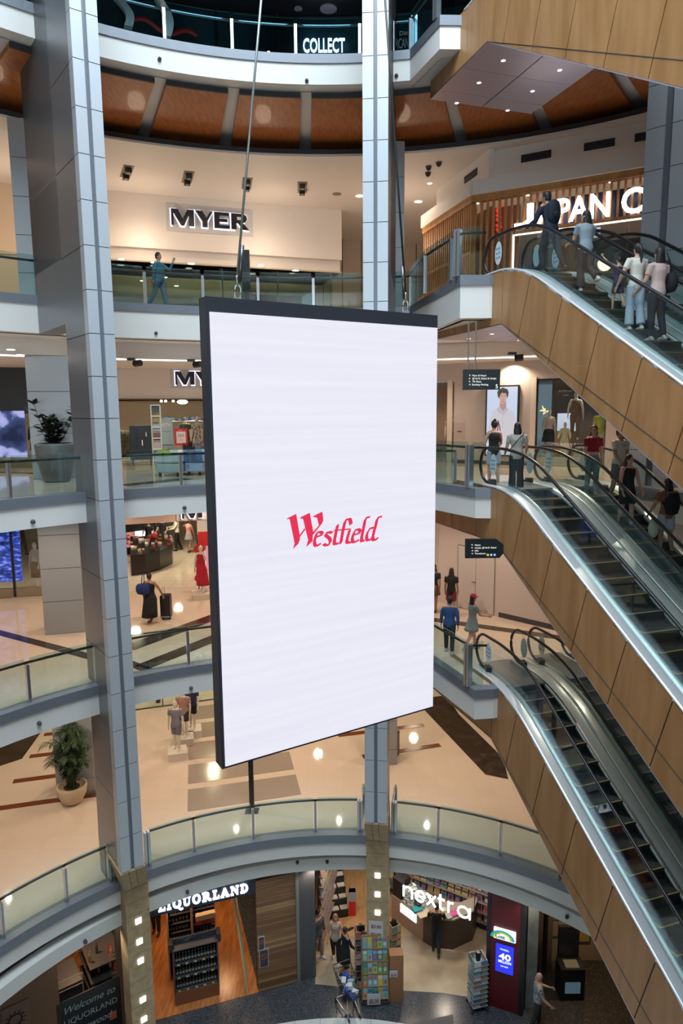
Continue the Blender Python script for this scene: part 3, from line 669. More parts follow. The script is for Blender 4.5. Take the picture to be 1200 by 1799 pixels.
for F_, dr, nm, bt, s00 in ((ZA, 6.3, 'topmost bank at upper right', 1.12, -.92), (ZB, 4.9, 'upper bank beside the man with backpack', 1.08, 0), (ZC, 4.75, 'middle bank below two waiting women', 1.2, 0), (ZD, 5.35, 'lowest empty bank', 1.35, 0)):
    escalator(F_, dr, 0, 'timber sided escalator nearest the screen in the '+nm, True, SP, s0=s00, bot=bt, fl=3.3 if s00 else 3.7)
    escalator(F_, dr, 1.56, 'escalator on the far side in the '+nm, False, SP, s0=s00, bot=bt, fl=3.3 if s00 else 3.7)
# ---------------- shop fronts on the galleries ----------------
MYER = [[[(0,0),(0,.72),(.30,.72),(.52,.30),(.74,.72),(1.04,.72),(1.04,0),(.80,0),(.80,.46),(.58,0),(.44,0),(.10,.56),(.10,0)]],
        [[(1.10,.72),(1.42,.72),(1.62,.42),(1.80,.72),(1.92,.72),(1.66,.28),(1.66,0),(1.42,0),(1.42,.26)]],
        [[(1.98,0),(1.98,.72),(2.68,.72),(2.68,.58),(2.22,.58),(2.22,.44),(2.6,.44),(2.6,.30),(2.22,.30),(2.22,.14),(2.70,.14),(2.70,0)]],
        [[(2.78,0),(2.78,.72),(3.34,.72),(3.50,.64),(3.54,.50),(3.46,.36),(3.32,.31),(3.62,0),(3.34,0),(3.10,.29),(3.02,.29),(3.02,0)]]]
def myer(F, a, z, h, lbl, back=(.35, .30), w=None):
    k = h/.72; W_ = 3.62*k; t = thing('shop_sign', F.P(a, z), lbl, 'sign')
    m = MB(); m.fbox(F, a-back[0], a+W_+back[0], z-back[1], z+h+back[1], 0, .04); m.build('backboard', mat('sign_board_grey', (.62, .60, .60), .5), t)
    m = MB()
    for L in MYER:
        for p in L:
            c = Vector((sum(x for x, y in p)/len(p), sum(y for x, y in p)/len(p)))
            m.prism([F.P(a+x*k+(.035 if x > c.x else -.035), z+y*k+(.04 if y > c.y else -.04), .06) for x, y in p], -F.n*.01)
    m.build('halo', mat('cool_halo', (1, 1, 1), .5, emit=(.80, .80, 1), es=1.1), t)
    for L, nm in zip(MYER, 'MYER'):
        m = MB(); poly2(m, F, a, z, L, k, .12, .05)
        if nm == 'R': m.fbox(F, a+3.05*k, a+3.28*k, z+.43*k, z+.57*k, .165, .172, 1)
        m.build('letter', [BLACK, mat('sign_board_grey', (.6, .6, .6))], t)
v_ = (V.x, V.y)
FM = Face((.1, 29.0), d=v_)
L0 = -26
# top gallery with COLLECT
TEAL = mat('teal_glazing', (.03, .10, .13), .08, .2)
c = MB(); RW = [pol(a, 14.5) for a in range(-70, 40, 5)]
c.strip([Vector((x, y, ZA)) for x, y in RW], [Vector((x, y, 29.1)) for x, y in RW]); struct('wall_back', c, mat('teal_shopfront', (.02, .065, .08), .6, spec=.1, kind='noise', col2=(.004, .012, .018), scale=.55, stretch=(1, 1, .25)))
c = MB(); ringstrip(c, [pol(a, 10.2) for a in range(-180, 180, 5)], 29.15, [pol(a, 40) for a in range(-180, 180, 5)], 29.15); struct('ceiling', c, mat('night_blue_ceiling', (.008, .010, .016), .4))
for a in (-52, -40, -34.5, -24.5, -14, -6.6, 5, 13, 22):
    c = MB(); p = pol(a, 14.4); c.tube([Vector((*p, ZA)), Vector((*p, 29.1))], .05, 6); struct('trim_30', c, BLACK)
def slant(x0, y0, x1, y1, w, lbl):
    R_ = 13.6; p = at_z(x0, y0, 28); q = at_z(x1, y1, 28)
    F = Face(pol(-25, 13.4), d=(1, .35)); a, z = F.at(x0, y0); b, zz = F.at(x1, y1)
    mb = MB(); n = 8; A = []; B = []
    for i in range(n+1):
        t_ = i/n; bow = .18*math.sin(t_*math.pi); A.append(F.P(a+(b-a)*t_+bow, z+(zz-z)*t_)); B.append(F.P(a+(b-a)*t_+bow+w, z+(zz-z)*t_))
    mb.strip(A, B); mb.strip([p_-F.n*.2 for p_ in A], [p_-F.n*.2 for p_ in B]); mb.strip(A, [p_-F.n*.2 for p_ in A]); mb.strip(B, [p_-F.n*.2 for p_ in B])
    tag(mb.build('leaning_post', WHITE), lbl, 'post', 'white posts of the top gallery')
slant(198, -8, 218, 44, .22, 'white leaning post behind the top balustrade, nearer the left column'); slant(272, -5, 286, 62, .22, 'white leaning post behind the top balustrade, farther from the left column')
F_ = Face(pol(-40, 13.9), pol(-18, 13.9)); mb = MB(); a, z = F_.at(232, 36); b, _ = F_.at(345, 52); mb.tube([F_.P(a+(b-a)*i/10, z+.0+.12*math.sin(i*.9)) for i in range(11)], .05, 6, flat=1.3); tag(mb.build('red_ribbon', RED), 'wavy red ribbon ornament behind the top balustrade', 'ornament')
FCo = Face(pol(-6, 14.38), pol(6, 14.38)); a, z = FCo.at(533, 94); b, z2 = FCo.at(606, 90); _, z3 = FCo.at(533, 70)
t = thing('lit_sign', FCo.P(a, z), 'white glowing COLLECT sign on the topmost gallery', 'sign'); mb = MB(); text(mb, 'COLLECT', FCo, a, z, z3-z, width=b-a, dep=.05, thick=.05, bold=.012); mb.build('lettering', LEDB, t)
FD = Face(pol(9, 14.2), pol(16, 14.2)); a, z = FD.at(684, 88); b, _ = FD.at(718, 88); t = thing('lit_sign', FD.P(a, z), 'faint grey lettering on the dark glass right of the middle column at the top', 'sign')
mb = MB(); text(mb, 'LORCAN', FD, a, z, .28, width=b-a, dep=.02); text(mb, 'Disney', FD, a+.32, z+.36, .12, dep=.02); mb.build('lettering', mat('faint_grey', (.30, .34, .36), .5, emit=(.3, .34, .36), es=.25), t)
for px, r_, l in (((577, 15), .26, 'larger'), ((524, 15), .12, 'smaller')):
    p = at_z(*px, 29.14); mb = MB(); mb.lathe([(r_, -.02), (r_, .02)], (0, 0, 0), 20); o = mb.build('ceiling_speaker', mat('speaker_mesh', (.25, .25, .33), .5)); o.location = p; tag(o, l+' round disc in the dark ceiling of the top gallery', 'ceiling speaker')
for i, px in enumerate(((472, 93), (522, 98), (571, 99), (618, 99))):
    F2 = Face(pol(-30, 13.9), pol(30, 13.9)); p = at_z(*px, 27.0); mb = MB(); mb.ell((0, 0, 0), .05, .05, .05); o = mb.build('shop_lamp', LEDW); o.location = p
    tag(o, 'tiny warm lamp low behind the top balustrade, %s from the left' % ORD[i], 'lamp', 'tiny warm lamps of the top gallery')

# gallery B: MYER bulkhead and the shop beneath
c = MB(); c.fbox(FM, -9.6, 0, 23.08, 25.0, -3.0, 0); struct('wall_myer_top', c, CREAM)
c = MB(); c.fbox(FM, -9.6, 0, 22.6, 23.08, -3.0, -.25); struct('trim_31', c, CREAM)
c = MB(); c.fbox(FM, L0, -9.6, ZB, 25.0, -.3, -.2); struct('wall_left', c, mat('tan_plaster', (.66, .50, .34), .6))
c = MB(); c.fbox(FM, 0, 6.5, ZB, 25.0, -4.6, -4.4); struct('wall_back', c, mat('beige_panelling', (.58, .47, .37), .5))
for i in range(6):
    c = MB(); c.fbox(FM, .5+i*.95, .53+i*.95, ZB, 25, -4.4, -4.38); struct('trim_32', c, JOINT)
myer(FM, -6.73, 23.93, .58, 'large MYER sign with glowing edge on the topmost shop bulkhead', back=(.18, .19))
def shop_box(F, a0, a1, z0, z1, depth, wallm, floorm, ceilm):
    c = MB(); c.fbox(F, a0, a1, z0, z1, -depth-.1, -depth); struct('wall_back', c, wallm)
    c = MB(); c.fbox(F, a0, a1, z0+.004, z0+.012, -depth, -.05); struct('floor', c, floorm)
    c = MB(); c.fbox(F, a0, a1, z1, z1+.05, -depth, -.1); struct('ceiling', c, ceilm)
SHOPC = mat('shop_ceiling', (.62, .54, .42), .6)
shop_box(FM, -22, 0, ZB, 22.6, 9, mat('shop_back_warm', (.50, .42, .32), .6), TILEW, SHOPC)
for a in (-8.2, -5.5, -2.6): lamp('SPOT', FM.P(a, 22.5, -3), 170, (1, .80, .56), radius=.2, angle=160, aim=FM.P(a, 20, -3))
# shop lights seen in its ceiling, small fixtures
def disc(p, r, lbl, m=LEDW, cat='downlight', grp=None, nm='downlight'):
    mb = MB(); mb.lathe([(r*1.25, -.006), (r*1.25, .012)], (0, 0, 0), 14, 0); mb.lathe([(r, -.012), (r, .0)], (0, 0, 0), 14, 1)
    o = mb.build(nm, [WHITE, m]); o.location = p; return tag(o, lbl, cat, grp)
for i, (x, y) in enumerate(((271, 461), (336, 463), (458, 466), (519, 475), (213, 455), (250, 493), (290, 487), (310, 502))):
    disc(at_z(x, y, 22.58), .13 if i < 5 else .1, 'warm round shop downlight under the topmost MYER bulkhead, %s' % ('front row '+('beside the left column', 'under the letters', 'left of the middle column', 'nearest the middle column')[(0, 1, 2, 3)[i]] if i < 4 else 'deeper in, '+('nearest the left column', 'lowest at left', 'above the walking person', 'lowest at right')[i-4]), grp='downlights of the upper department store')
for i, (x, y) in enumerate(((237, 524), (294, 526), (516, 521), (550, 505))):
    p = at_z(x, y, 22.3); mb = MB(); mb.box(-.3, .3, -.12, .12, -.02, .02); o = mb.build('ceiling_panel_light', mat('bright_panel', (1, 1, 1), .5, emit=(1, .93, .75), es=5)); o.location = FM.P(-8+i*2.2, 21.6+.0*i, -6.5); o.rotation_euler.z = .3
    tag(o, 'bright rectangular panel light deep in the upper store, %s from the left' % ORD[i], 'light', 'panel lights of the upper store')
mb = MB(); mb.fbox(FM, -3.2, -.4, 21.0, 22.4, -5.2, -4.9); tag(mb.build('dark_display_wall', mat('blue_black', (.02, .025, .04), .5)), 'dark blue display wall inside the upper store, left of the second cable', 'display wall')
mb = MB(); mb.fbox(FM, -9.4, -4.2, ZB, 21.15, -2.6, -2.3); tag(mb.build('shop_counter', mat('shop_counter_grey', (.30, .33, .32), .5)), 'long grey counter inside the upper store behind the walking man', 'counter')
a, z = FM.at(388, 450); mb = MB(); p = FM.P(a, 0, 5.2); mb.hexa([p+Vector((x, y, zz)) for zz in (ZB+.05, 22.05) for x, y in ((-.12, -.05), (.12, -.05), (.12, .05), (-.12, .05))]); tag(mb.build('totem', BLACK), 'slim black upright totem on the second gallery behind the screen top', 'totem')
# glazed front of that shop
c = MB(); c.fbox(FM, -9.4, -.3, ZB, 22.55, -.32, -.30); struct('window_1', c, GLASSG)
for i in range(5):
    c = MB(); c.fbox(FM, -9.3+i*2.22, -9.25+i*2.22, ZB, 22.55, -.34, -.27); struct('trim_33', c, STEELD)
# ceiling spot boxes: recessed plates with two black lamps each
for i, (px, l) in enumerate((((223, 301), 'nearest the left column'), ((330, 311), 'second from the left column'), ((434, 322), 'crossed by the left cable'), ((531, 329), 'nearest the middle column'))):
    p = at_z(*px, 25.0); t = thing('twin_spotlight', p, 'recessed ceiling plate with two black spotlights, '+l, 'spotlight', 'twin spotlights in the cream ceiling')
    d = -(p-Vector((CX, CY, p.z))).normalized(); d.z = 0; r = Vector((d.y, -d.x, 0))
    mb = MB(); mb.hexa([p+d*a_+r*b_+Vector((0, 0, zz)) for zz in (-.012, .01) for a_, b_ in ((-.62, -.17), (.62, -.17), (.62, .17), (-.62, .17))]); mb.build('plate', mat('spot_plate', (.28, .22, .17), .5), t)
    for s_ in (-.32, .32):
        mb = MB(); q = p+d*s_; mb.hexa([q+d*a_+r*b_+Vector((0, 0, zz)) for zz in (-.16, -.01) for a_, b_ in ((-.13, -.10), (.13, -.10), (.13, .10), (-.13, .10))]); sp = mb.build('lamp_head', BLACK, t)
        mb = MB(); mb.lathe([(.055, -.172), (.06, -.16)], q, 12); mb.build('lens', mat('lens_grey', (.4, .4, .4), .2), sp)
for i, (px, l) in enumerate((((632, 344), 'left of the middle column'), ((735, 354), 'right of the middle column near the cable'), ((846, 302), 'above the timber slat shopfront corner'), ((980, 282), 'over the Japan City shopfront'), ((1097, 252), 'nearest the right column'), ((755, 322), 'small one beside the dark cable'), ((20, 358), 'beside the rear grey column'))):
    disc(at_z(*px, 24.99), .15 if i < 5 else .08, 'round warm ceiling downlight '+l, grp=None)
for px, l in (((911, 294), 'grey round speaker between two downlights'), ((592, 341), 'small dark round speaker left of the middle column')):
    p = at_z(*px, 24.99); mb = MB(); mb.lathe([(.15, -.015), (.17, .01)], (0, 0, 0), 18); o = mb.build('ceiling_speaker', mat('speaker_mesh2', (.22, .19, .17), .5)); o.location = p; tag(o, l+' in the cream ceiling', 'ceiling speaker')
for px, l in (((753, 292), 'upper left of the trio beside the dark cable'), ((771, 285), 'upper right of the trio beside the dark cable'), ((752, 303), 'lowest of the trio beside the dark cable'), ((811, 330), 'single one near the slat shopfront')):
    p = at_z(*px, 25.0); t = thing('dome_camera', p, 'black dome security camera on the ceiling, '+l, 'camera'); mb = MB(); mb.lathe([(.10, .0), (.10, -.05)], p, 14); mb.build('mount', DGREY, t); mb = MB(); mb.ell(p+Vector((0, 0, -.06)), .085, .085, .085); mb.build('dome', BLACK, t, smooth=True)

# JAPAN CITY front on gallery B
FJ = Face((4.22, 22.59), (8.64, 20.12)); FJ2 = Face((3.15, 26.4), (4.22, 22.59))
c = MB(); c.fbox(FJ, 0, 12, 23.62, 24.05, -.1, .16); c.fbox(FJ2, 0, FJ2.at(832, 352)[0]+.0, 23.62, 24.05, -.1, .16); struct('trim_34', c, CREAM)
c = MB(); c.fbox(FJ, .2, 12, 24.05, 25.0, -.6, -.45); c.fbox(FJ2, 0, 4.1, 24.05, 25.0, -.6, -.45); struct('wall_right', c, CREAM)
for px, w in (((934, 322), .9), ((1046, 305), .85), ((1140, 285), .9), ((805, 352), .9)):
    F3 = FJ if px[0] > 850 else FJ2
    a, z = F3.at(*px); mb = MB(); mb.fbox(F3, a-w/2, a+w/2, 24.5, 24.72, -.44, -.42); 
    for k in range(3): mb.fbox(F3, a-w/2, a+w/2, 24.53+k*.07, 24.545+k*.07, -.42, -.40, 1)
    tag(mb.build('air_vent', [BLACK, DGREY]), 'dark slotted air vent above the slat shopfront, '+{934: 'over the letter A', 1046: 'over the letter C', 1140: 'beside the right column', 805: 'around the corner'}[px[0]], 'vent')
jt = thing('slatted_shopfront', FJ.P(0, ZB), 'timber slat shopfront of the Japan City store with corner post', 'shopfront')
mb = MB(); mb.fbox(FJ, -.05, 12, 23.42, 23.62, -.12, .10); mb.fbox(FJ2, 0, 4.0, 23.42, 23.62, -.12, .10); mb.build('top_rail', SLATWOOD, jt)
mb = MB(); mb.fbox(FJ, 1.35, 12, 22.30, 22.40, -.12, .08); mb.build('bottom_rail', SLATWOOD, jt)
for i in range(62):
    a = .05+i*.19
    if a > 11.8: break
    mb = MB(); mb.fbox(FJ, a, a+.055, 22.40 if a > 1.3 else ZB+.05, 23.44, -.06, .06); mb.build('slat', SLATWOOD, jt)
for i in range(24):
    a = .06+i*.165; mb = MB(); mb.fbox(FJ2, a, a+.055, ZB+.05, 23.44, -.06, .06); mb.build('slat', SLATWOOD, jt)
mb = MB(); mb.fbox(FJ2, 0, 3.9, 21.9, 22.0, -.05, .05); mb.build('mid_rail', SLATWOOD, jt)
mb = MB(); mb.fbox(FJ, 1.35, 12, 22.26, 22.30, .02, .07); mb.fbox(FJ, 1.28, 1.33, ZB, 22.30, .02, .07); mb.build('lit_border', mat('warm_white_strip', (1, 1, 1), .5, emit=(1, .86, .75), es=2.2), jt)
mb = MB(); mb.fbox(FJ, 1.7, 12, 22.42, 23.25, -.40, -.30); mb.build('sign_panel', mat('navy_panel', (.010, .014, .045), .4), jt)
mb = MB(); mb.fbox(FJ, .1, 1.25, ZB, 23.4, -.9, -.8); mb.fbox(FJ2, 0, 3.9, ZB, 23.4, -.75, -.65); mb.build('inner_screen', mat('brown_inner', (.30, .16, .08), .5), jt)
mb = MB(); mb.fbox(FJ, 1.35, 12, ZB, 22.26, -2.2, -2.1); mb.build('shop_interior', mat('dim_interior', (.05, .035, .025), .5), jt)
for i in range(5): mb = MB(); mb.fbox(FJ, 1.9+i*1.3, 1.95+i*1.3, ZB, 22.2, -.3, -.24); mb.build('door_frame', mat('timber_dark', (.20, .10, .05), .5), jt)
a, z = FJ.at(903, 410); b, z2 = FJ.at(1180, 370); zt = FJ.at(930, 372)[1]
t = thing('lit_sign', FJ.P(a, 22.45), 'glowing white JAPAN CITY lettering behind the timber slats', 'sign')
mb = MB(); aJ = FJ.at(905, 408)[0]; text(mb, 'APAN', FJ, FJ.at(944, 400)[0], 22.46, .66, width=FJ.at(1071, 380)[0]-FJ.at(944, 400)[0], dep=.07, thick=.06, bold=.018); wJ = FJ.at(938, 400)[0]-aJ; mb.prism([FJ.P(aJ+wJ*x, 22.46+.66*y, .13) for x, y in ((0, 0), (.55, 0), (.85, .08), (1, .25), (1, 1), (.66, 1), (.66, .3), (.5, .2), (0, .2))], -FJ.n*.06)
text(mb, 'CITY', FJ, FJ.at(1092, 370)[0], 22.46, .66, width=1.9, dep=.07, thick=.06, bold=.018); mb.build('lettering', LEDB, t)
a, z = FJ.at(1036, 406); mb = MB(); mb.fbox(FJ, a-.25, a+.25, z-.14, z+.14, -.3, -.27); tag(mb.build('wall_screen', mat('small_screen', (.5, .5, .6), .4, emit=(.5, .5, .65), es=.6)), 'small pale screen in the Japan City doorway', 'screen')
mb = MB(); a, z = FJ.at(870, 370)
for i in range(14): mb.ell(FJ.P(a+random.uniform(-.08, .08), 22.6+i*.06, -.5), .06, .06, .05, 6)
tag(mb.build('red_garland', mat('red_glow', (.6, .04, .02), .5, emit=(.8, .05, .02), es=.8)), 'red hanging garland behind the slats near the corner', 'garland')
for px in ((838, 369), (927, 345), (1072, 327)):
    disc(FJ.P(FJ.at(*px)[0], 23.41, -.04), .05, 'tiny warm lamp at the top of the slat shopfront, '+{838: 'at its corner', 927: 'over the first letters', 1072: 'over the last letters'}[px[0]], grp='tiny lamps of the slat shopfront')

# gallery C
c = MB(); c.fbox(FM, -9.3, 2.4, 17.66, 18.65, -3.0, 0); struct('wall_myer_middle', c, CREAM)
c = MB(); c.fbox(FM, -9.3, 2.4, 17.5, 17.66, -3.0, -.12); struct('trim_35', c, CREAM)
myer(FM, -6.83, 18.06, .50, 'second MYER sign, its right half hidden by the hanging screen', back=(.18, .13))
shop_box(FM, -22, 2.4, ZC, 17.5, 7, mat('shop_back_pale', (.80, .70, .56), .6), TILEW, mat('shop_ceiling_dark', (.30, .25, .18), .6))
for a in (-14, -8.2, -5.5): lamp('SPOT', FM.P(a, 17.4, -2.4), 190, (1, .84, .62), radius=.2, angle=165, aim=FM.P(a, 15, -2.4))
c = MB(); c.fbox(FM, -9.75, -9.3, ZC, 18.65, -.4, 0); struct('wall_left', c, mat('tan_plaster', (.66, .50, .34), .6))
c = MB(); c.fbox(FM, L0, -9.75, 17.0, 18.65, -.2, 0); struct('wall_left', c, mat('black_louvre', (.015, .015, .017), .5, kind='wave', col2=(.04, .04, .045), scale=6, stretch=(0, 0, 1)))
c = MB(); c.fbox(FM, 2.4, 3.9, ZC, 18.65, -.4, 0); struct('wall_back', c, TAUPE)
# gallery D
FDm = Face((-4.94, 25.87), d=v_)
c = MB(); c.fbox(FDm, -3.6, 7, 12.92, ZC-.67, -2.0, 0); struct('wall_myer_lower', c, mat('rosy_plaster', (.62, .46, .38), .6))
myer(FDm, -1.15, 13.05, .52, 'third MYER sign, cut off by the gallery edge above it', back=(.2, .1))
shop_box(FDm, -16, 7, ZD, 12.95, 13, mat('shop_back_cream', (.78, .66, .50), .6), TILEW, SHOPC)
for a, d_ in ((-3, -3), (-1, -6), (1, -3), (-10, -2)): lamp('SPOT', FDm.P(a, 12.85, d_), 210, (1, .84, .62), radius=.2, angle=165, aim=FDm.P(a, 10, d_))
c = MB(); c.fbox(FDm, -4.6, -3.6, ZD, ZC-.67, -.35, 0); struct('wall_left', c, mat('tan_plaster', (.66, .50, .34), .6))
# gallery E back
FE = Face((-5.35, 27.37), d=v_)
shop_box(FE, -22, 20, ZE, ZD-.75, 5, mat('shop_back_gold', (.74, .64, .46), .6), TILEW, SHOPC)
c = MB(); c.fbox(FE, -8, 14, ZE, ZE+.03, -.08, .0); struct('trim_36', c, DGREY)
c = MB(); c.fbox(FE, -8, 14, ZE+.03, ZD-.75, -.05, -.03); struct('window_2', c, GLASS)
for a in (-5, 0, 5, 10): lamp('SPOT', FE.P(a, 9.3, -2), 200, (1, .84, .58), radius=.2, angle=165, aim=FE.P(a, 5, -2))
for a in (-3.9, -2.2, 1.0, 4.5):
    c = MB(); c.fbox(FE, a, a+.04, ZE, 9.6, -.09, 0); struct('trim_37', c, STEELD)

# right-hand wall of gallery C with poster screen and display window
FC = Face((3.3, 25.35), (6.9, 23.2))
px = lambda x, y: FC.at(x, y)
wa = lambda x: FC.at(x, 760)[0]
c = MB(); c.fbox(FC, wa(797), wa(933), ZC, 18.65, -.5, 0); c.fbox(FC, wa(933), wa(1064), 18.02, 18.65, -.5, 0); c.fbox(FC, wa(1064), wa(1092), ZC, 18.65, -.5, 0); c.fbox(FC, wa(1092), wa(1250), 17.9, 18.65, -.5, 0); c.fbox(FC, -2.5, wa(797), 18.0, 18.65, -.5, 0); struct('wall_right', c, TAUPE)
c = MB(); c.fbox(FC, wa(797), wa(930), ZC, ZC+.12, 0, .02); struct('baseboard_right', c, DGREY)
c = MB()
for x in (786, 931): c.fbox(FC, wa(x), wa(x)+.18, ZC, 18.08, -.02, .06)
struct('trim_38', c, mat('pale_jamb', (.62, .54, .46), .5))
c = MB(); c.fbox(FC, wa(938), wa(1064), ZC+.05, 18.02, -.12, -.10); struct('window_3', c, GLASS)
c = MB(); c.fbox(FC, wa(938), wa(942), ZC, 18.02, -.13, -.05); c.fbox(FC, wa(1062), wa(1066), ZC, 18.02, -.13, -.05); c.fbox(FC, wa(938), wa(1066), 17.98, 18.04, -.13, -.05); struct('trim_39', c, BLACK)
c = MB(); c.fbox(FC, wa(925), wa(1260), ZC, 18.6, -3.4, -3.3); struct('wall_back', c, mat('window_backdrop', (.16, .11, .08), .5))
c = MB(); c.fbox(FC, wa(934), wa(1064), ZC+.01, ZC+.30, -3.2, -.14); struct('floor', c, mat('display_plinth', (.55, .45, .36), .4))
c = MB(); c.fbox(FC, -3, wa(790), ZC, 18.0, -2.6, -2.5); struct('wall_back', c, mat('window_backdrop2', (.30, .21, .15), .5))
for a_ in (wa(960), wa(1030), wa(770)): lamp('SPOT', FC.P(a_, 17.9, -1.2), 60, (1, .85, .65), radius=.1, angle=140, aim=FC.P(a_, 15, -1.2))
# poster screen: a young man in a pale shirt
a0, z0 = px(853, 798); a1, z1 = px(914, 678)
ps = thing('poster_screen', FC.P(a0, 15.45), 'tall lit poster screen showing a dark haired young man in a pale polo shirt', 'screen')
zb, zt = ZC+.30, px(884, 677)[1]
mb = MB(); mb.fbox(FC, a0, a1, zb, zt, 0, .10); mb.build('bezel', BLACK, ps)
mb = MB(); mb.fbox(FC, a0+.05, a1-.05, zb+.05, zt-.05, .10, .105); mb.build('display', mat('poster_sky', (.1, .1, .1), .4, emit=(.55, .66, .86), es=.9), ps)
W_ = a1-a0; H_ = zt-zb; q = lambda x, y, d=.108: FC.P(a0+W_*x, zt-H_*y, d)
def flat(parent, nm, pts, col, d=.108, es=.9):
    mb = MB(); mb.add([q(x, y, d) for x, y in pts], [tuple(range(len(pts)))]); return mb.build(nm, mat('poster_%s' % nm, (.05, .05, .05), .4, emit=col, es=es), parent)
shirt = [(.10, .98), (.10, .62), (.17, .42), (.22, .36), (.40, .31), (.60, .31), (.82, .36), (.90, .45), (.96, .62), (.96, .98)]
flat(ps, 'shirt', shirt, (.62, .60, .66)); flat(ps, 'collar', [(.40, .30), (.52, .36), (.62, .30), (.70, .335), (.56, .42), (.50, .40), (.42, .385), (.34, .33)], (.50, .48, .55), .109)
flat(ps, 'neck', [(.44, .22), (.62, .22), (.63, .31), (.53, .36), (.43, .30)], (.46, .27, .24), .1095)
flat(ps, 'face', [(.42, .11), (.42, .18), (.45, .24), (.52, .27), (.59, .24), (.63, .18), (.63, .11), (.55, .08)], (.60, .36, .32), .110)
flat(ps, 'hair', [(.41, .19), (.37, .15), (.35, .10), (.39, .055), (.45, .05), (.50, .03), (.58, .045), (.65, .055), (.69, .10), (.68, .15), (.65, .19), (.635, .14), (.60, .105), (.55, .115), (.50, .10), (.45, .125), (.425, .15)], (.012, .010, .010), .1105)
for n_, pts in (('brow', [(.45, .142), (.51, .145), (.51, .150), (.45, .148)]), ('brow', [(.55, .145), (.61, .142), (.61, .148), (.55, .150)]), ('mouth', [(.48, .222), (.57, .222), (.55, .232), (.50, .232)]), ('nose', [(.525, .16), (.545, .20), (.51, .20)])): flat(ps, n_, pts, {'brow': (.02, .015, .015), 'mouth': (.40, .12, .12), 'nose': (.48, .25, .22)}[n_], .111)
flat(ps, 'button_line', [(.525, .40), (.54, .40), (.54, .60), (.525, .60)], (.48, .47, .52), .1095)
# access panel, wall trims
a, z = px(801, 770); mb = MB(); mb.fbox(FC, px(797, 757)[0]+.05, px(816, 757)[0], px(800, 772)[1], px(800, 743)[1], 0, .012); mb.fbox(FC, px(797, 757)[0]+.15, px(816, 757)[0]-.1, px(800, 759)[1], px(800, 757)[1], .012, .02, 1); tag(mb.build('access_panel', [mat('panel_pink', (.42, .34, .31), .6), DGREY]), 'small square access panel on the taupe wall left of the poster screen', 'panel')
# window graphics
t = thing('window_lettering', FC.P(wa(968), ZC+.1), 'pale COUNTRY ROAD lettering low on the display window', 'sign'); mb = MB(); a, z = px(968, 787); b, _ = px(1029, 787); text(mb, 'COUNTRY ROAD', FC, a, z, .17, width=b-a, dep=-.09, thick=.006); mb.build('lettering', mat('pale_letters', (.6, .58, .55), .5, emit=(.6, .58, .55), es=.12), t)
for (x, y, xx, yy), nm, m, l in (((979, 726, 1017, 757), 'backdrop_screen', mat('cloud_screen', (.4, .45, .6), .4, emit=(.45, .5, .66), es=.8), 'bluish lit screen behind the mannequin in the display window'), ((975, 682, 1006, 700), 'hanging_notice', mat('brown_board', (.10, .055, .035), .5), 'brown hanging notice board in the display window')):
    F4 = Face(FC.P(0, 0, -1.9 if nm[0] == 'b' else -.6), d=(FC.d.x, FC.d.y)); a, z = F4.at(x, yy); b, z2 = F4.at(xx, y); mb = MB(); mb.fbox(F4, a, b, z, z2, 0, .04)
    if nm[0] == 'h':
        text(mb, 'warehouse', F4, a+.12, z+.22, .07, dep=.04, thick=.004, mi=1); text(mb, 'level', F4, a+.3, z+.08, .06, dep=.04, thick=.004, mi=1)
    tag(mb.build(nm, [m, mat('pale_letters', (.6, .6, .6))]), l, 'screen' if nm[0] == 'b' else 'sign')
F4 = Face(FC.P(0, 0, -.7), d=(FC.d.x, FC.d.y)); a, z = F4.at(948, 728); mb = MB()
for p0, p1 in (((0, .12), (.2, .2)), ((.2, .2), (.12, 0)), ((.12, 0), (.28, .1)), ((0, .12), (.3, .12)), ((.08, .3), (.16, .05)), ((.08, .3), (.2, .1))): mb.tube([F4.P(a+p0[0], z+p0[1]), F4.P(a+p1[0], z+p1[1])], .012, 5)
tag(mb.build('star_ornament', mat('gold_glow', (.8, .6, .3), .4, emit=(1, .75, .4), es=1.2)), 'glowing gold line star ornament in the display window', 'ornament')
a, z = F4.at(990, 790); mb = MB(); mb.fbox(F4, F4.at(976, 790)[0], F4.at(1004, 790)[0], ZC+.3, F4.at(990, 760)[1], -.3, .2); tag(mb.build('display_plinth', mat('timber_plinth', (.42, .26, .14), .5)), 'light timber display plinth in the display window', 'plinth')
# further glazed front right of the window
c = MB(); a = wa(1092); c.fbox(FC, a, a+4, ZC+1.05, ZC+1.11, -.1, 0); 
for i in range(4): c.fbox(FC, a+i*.9, a+.05+i*.9, ZC, 17.9, -.1, 0)
struct('trim_40', c, BLACK)
for i in range(4):
    mb = MB(); mb.fbox(FC, a+.2+i*.8, a+.6+i*.8, ZC+.2, 17.7, -1.5, -1.2); tag(mb.build('clothes_rack', mat('brown_clothes', (.28, .11, .05), .6, kind='noise', col2=(.1, .05, .03), scale=6, stretch=(4, 4, .3))), 'tall brown shelf of clothes right of the display window, %s from it' % ORD[i], 'clothes rack', 'brown shelves at right')
# planter block at the right edge
p = SV(1.2, 4.9, ZC); mb = MB(); mb.hexa([p+U*a+V*b+Vector((0, 0, z)) for z in (0, .9) for a, b in ((-.6, 0), (.9, 0), (.9, 1.2), (-.6, 1.2))]); mb.hexa([p+U*a+V*b+Vector((0, 0, z)) for z in (.9, .97) for a, b in ((-.63, -.03), (.93, -.03), (.93, 1.23), (-.63, 1.23))], 1); tag(mb.build('stone_bench', [mat('cream_block', (.55, .52, .42), .5), DGREY]), 'cream block with dark top at the far right beyond the backpack girl', 'bench')

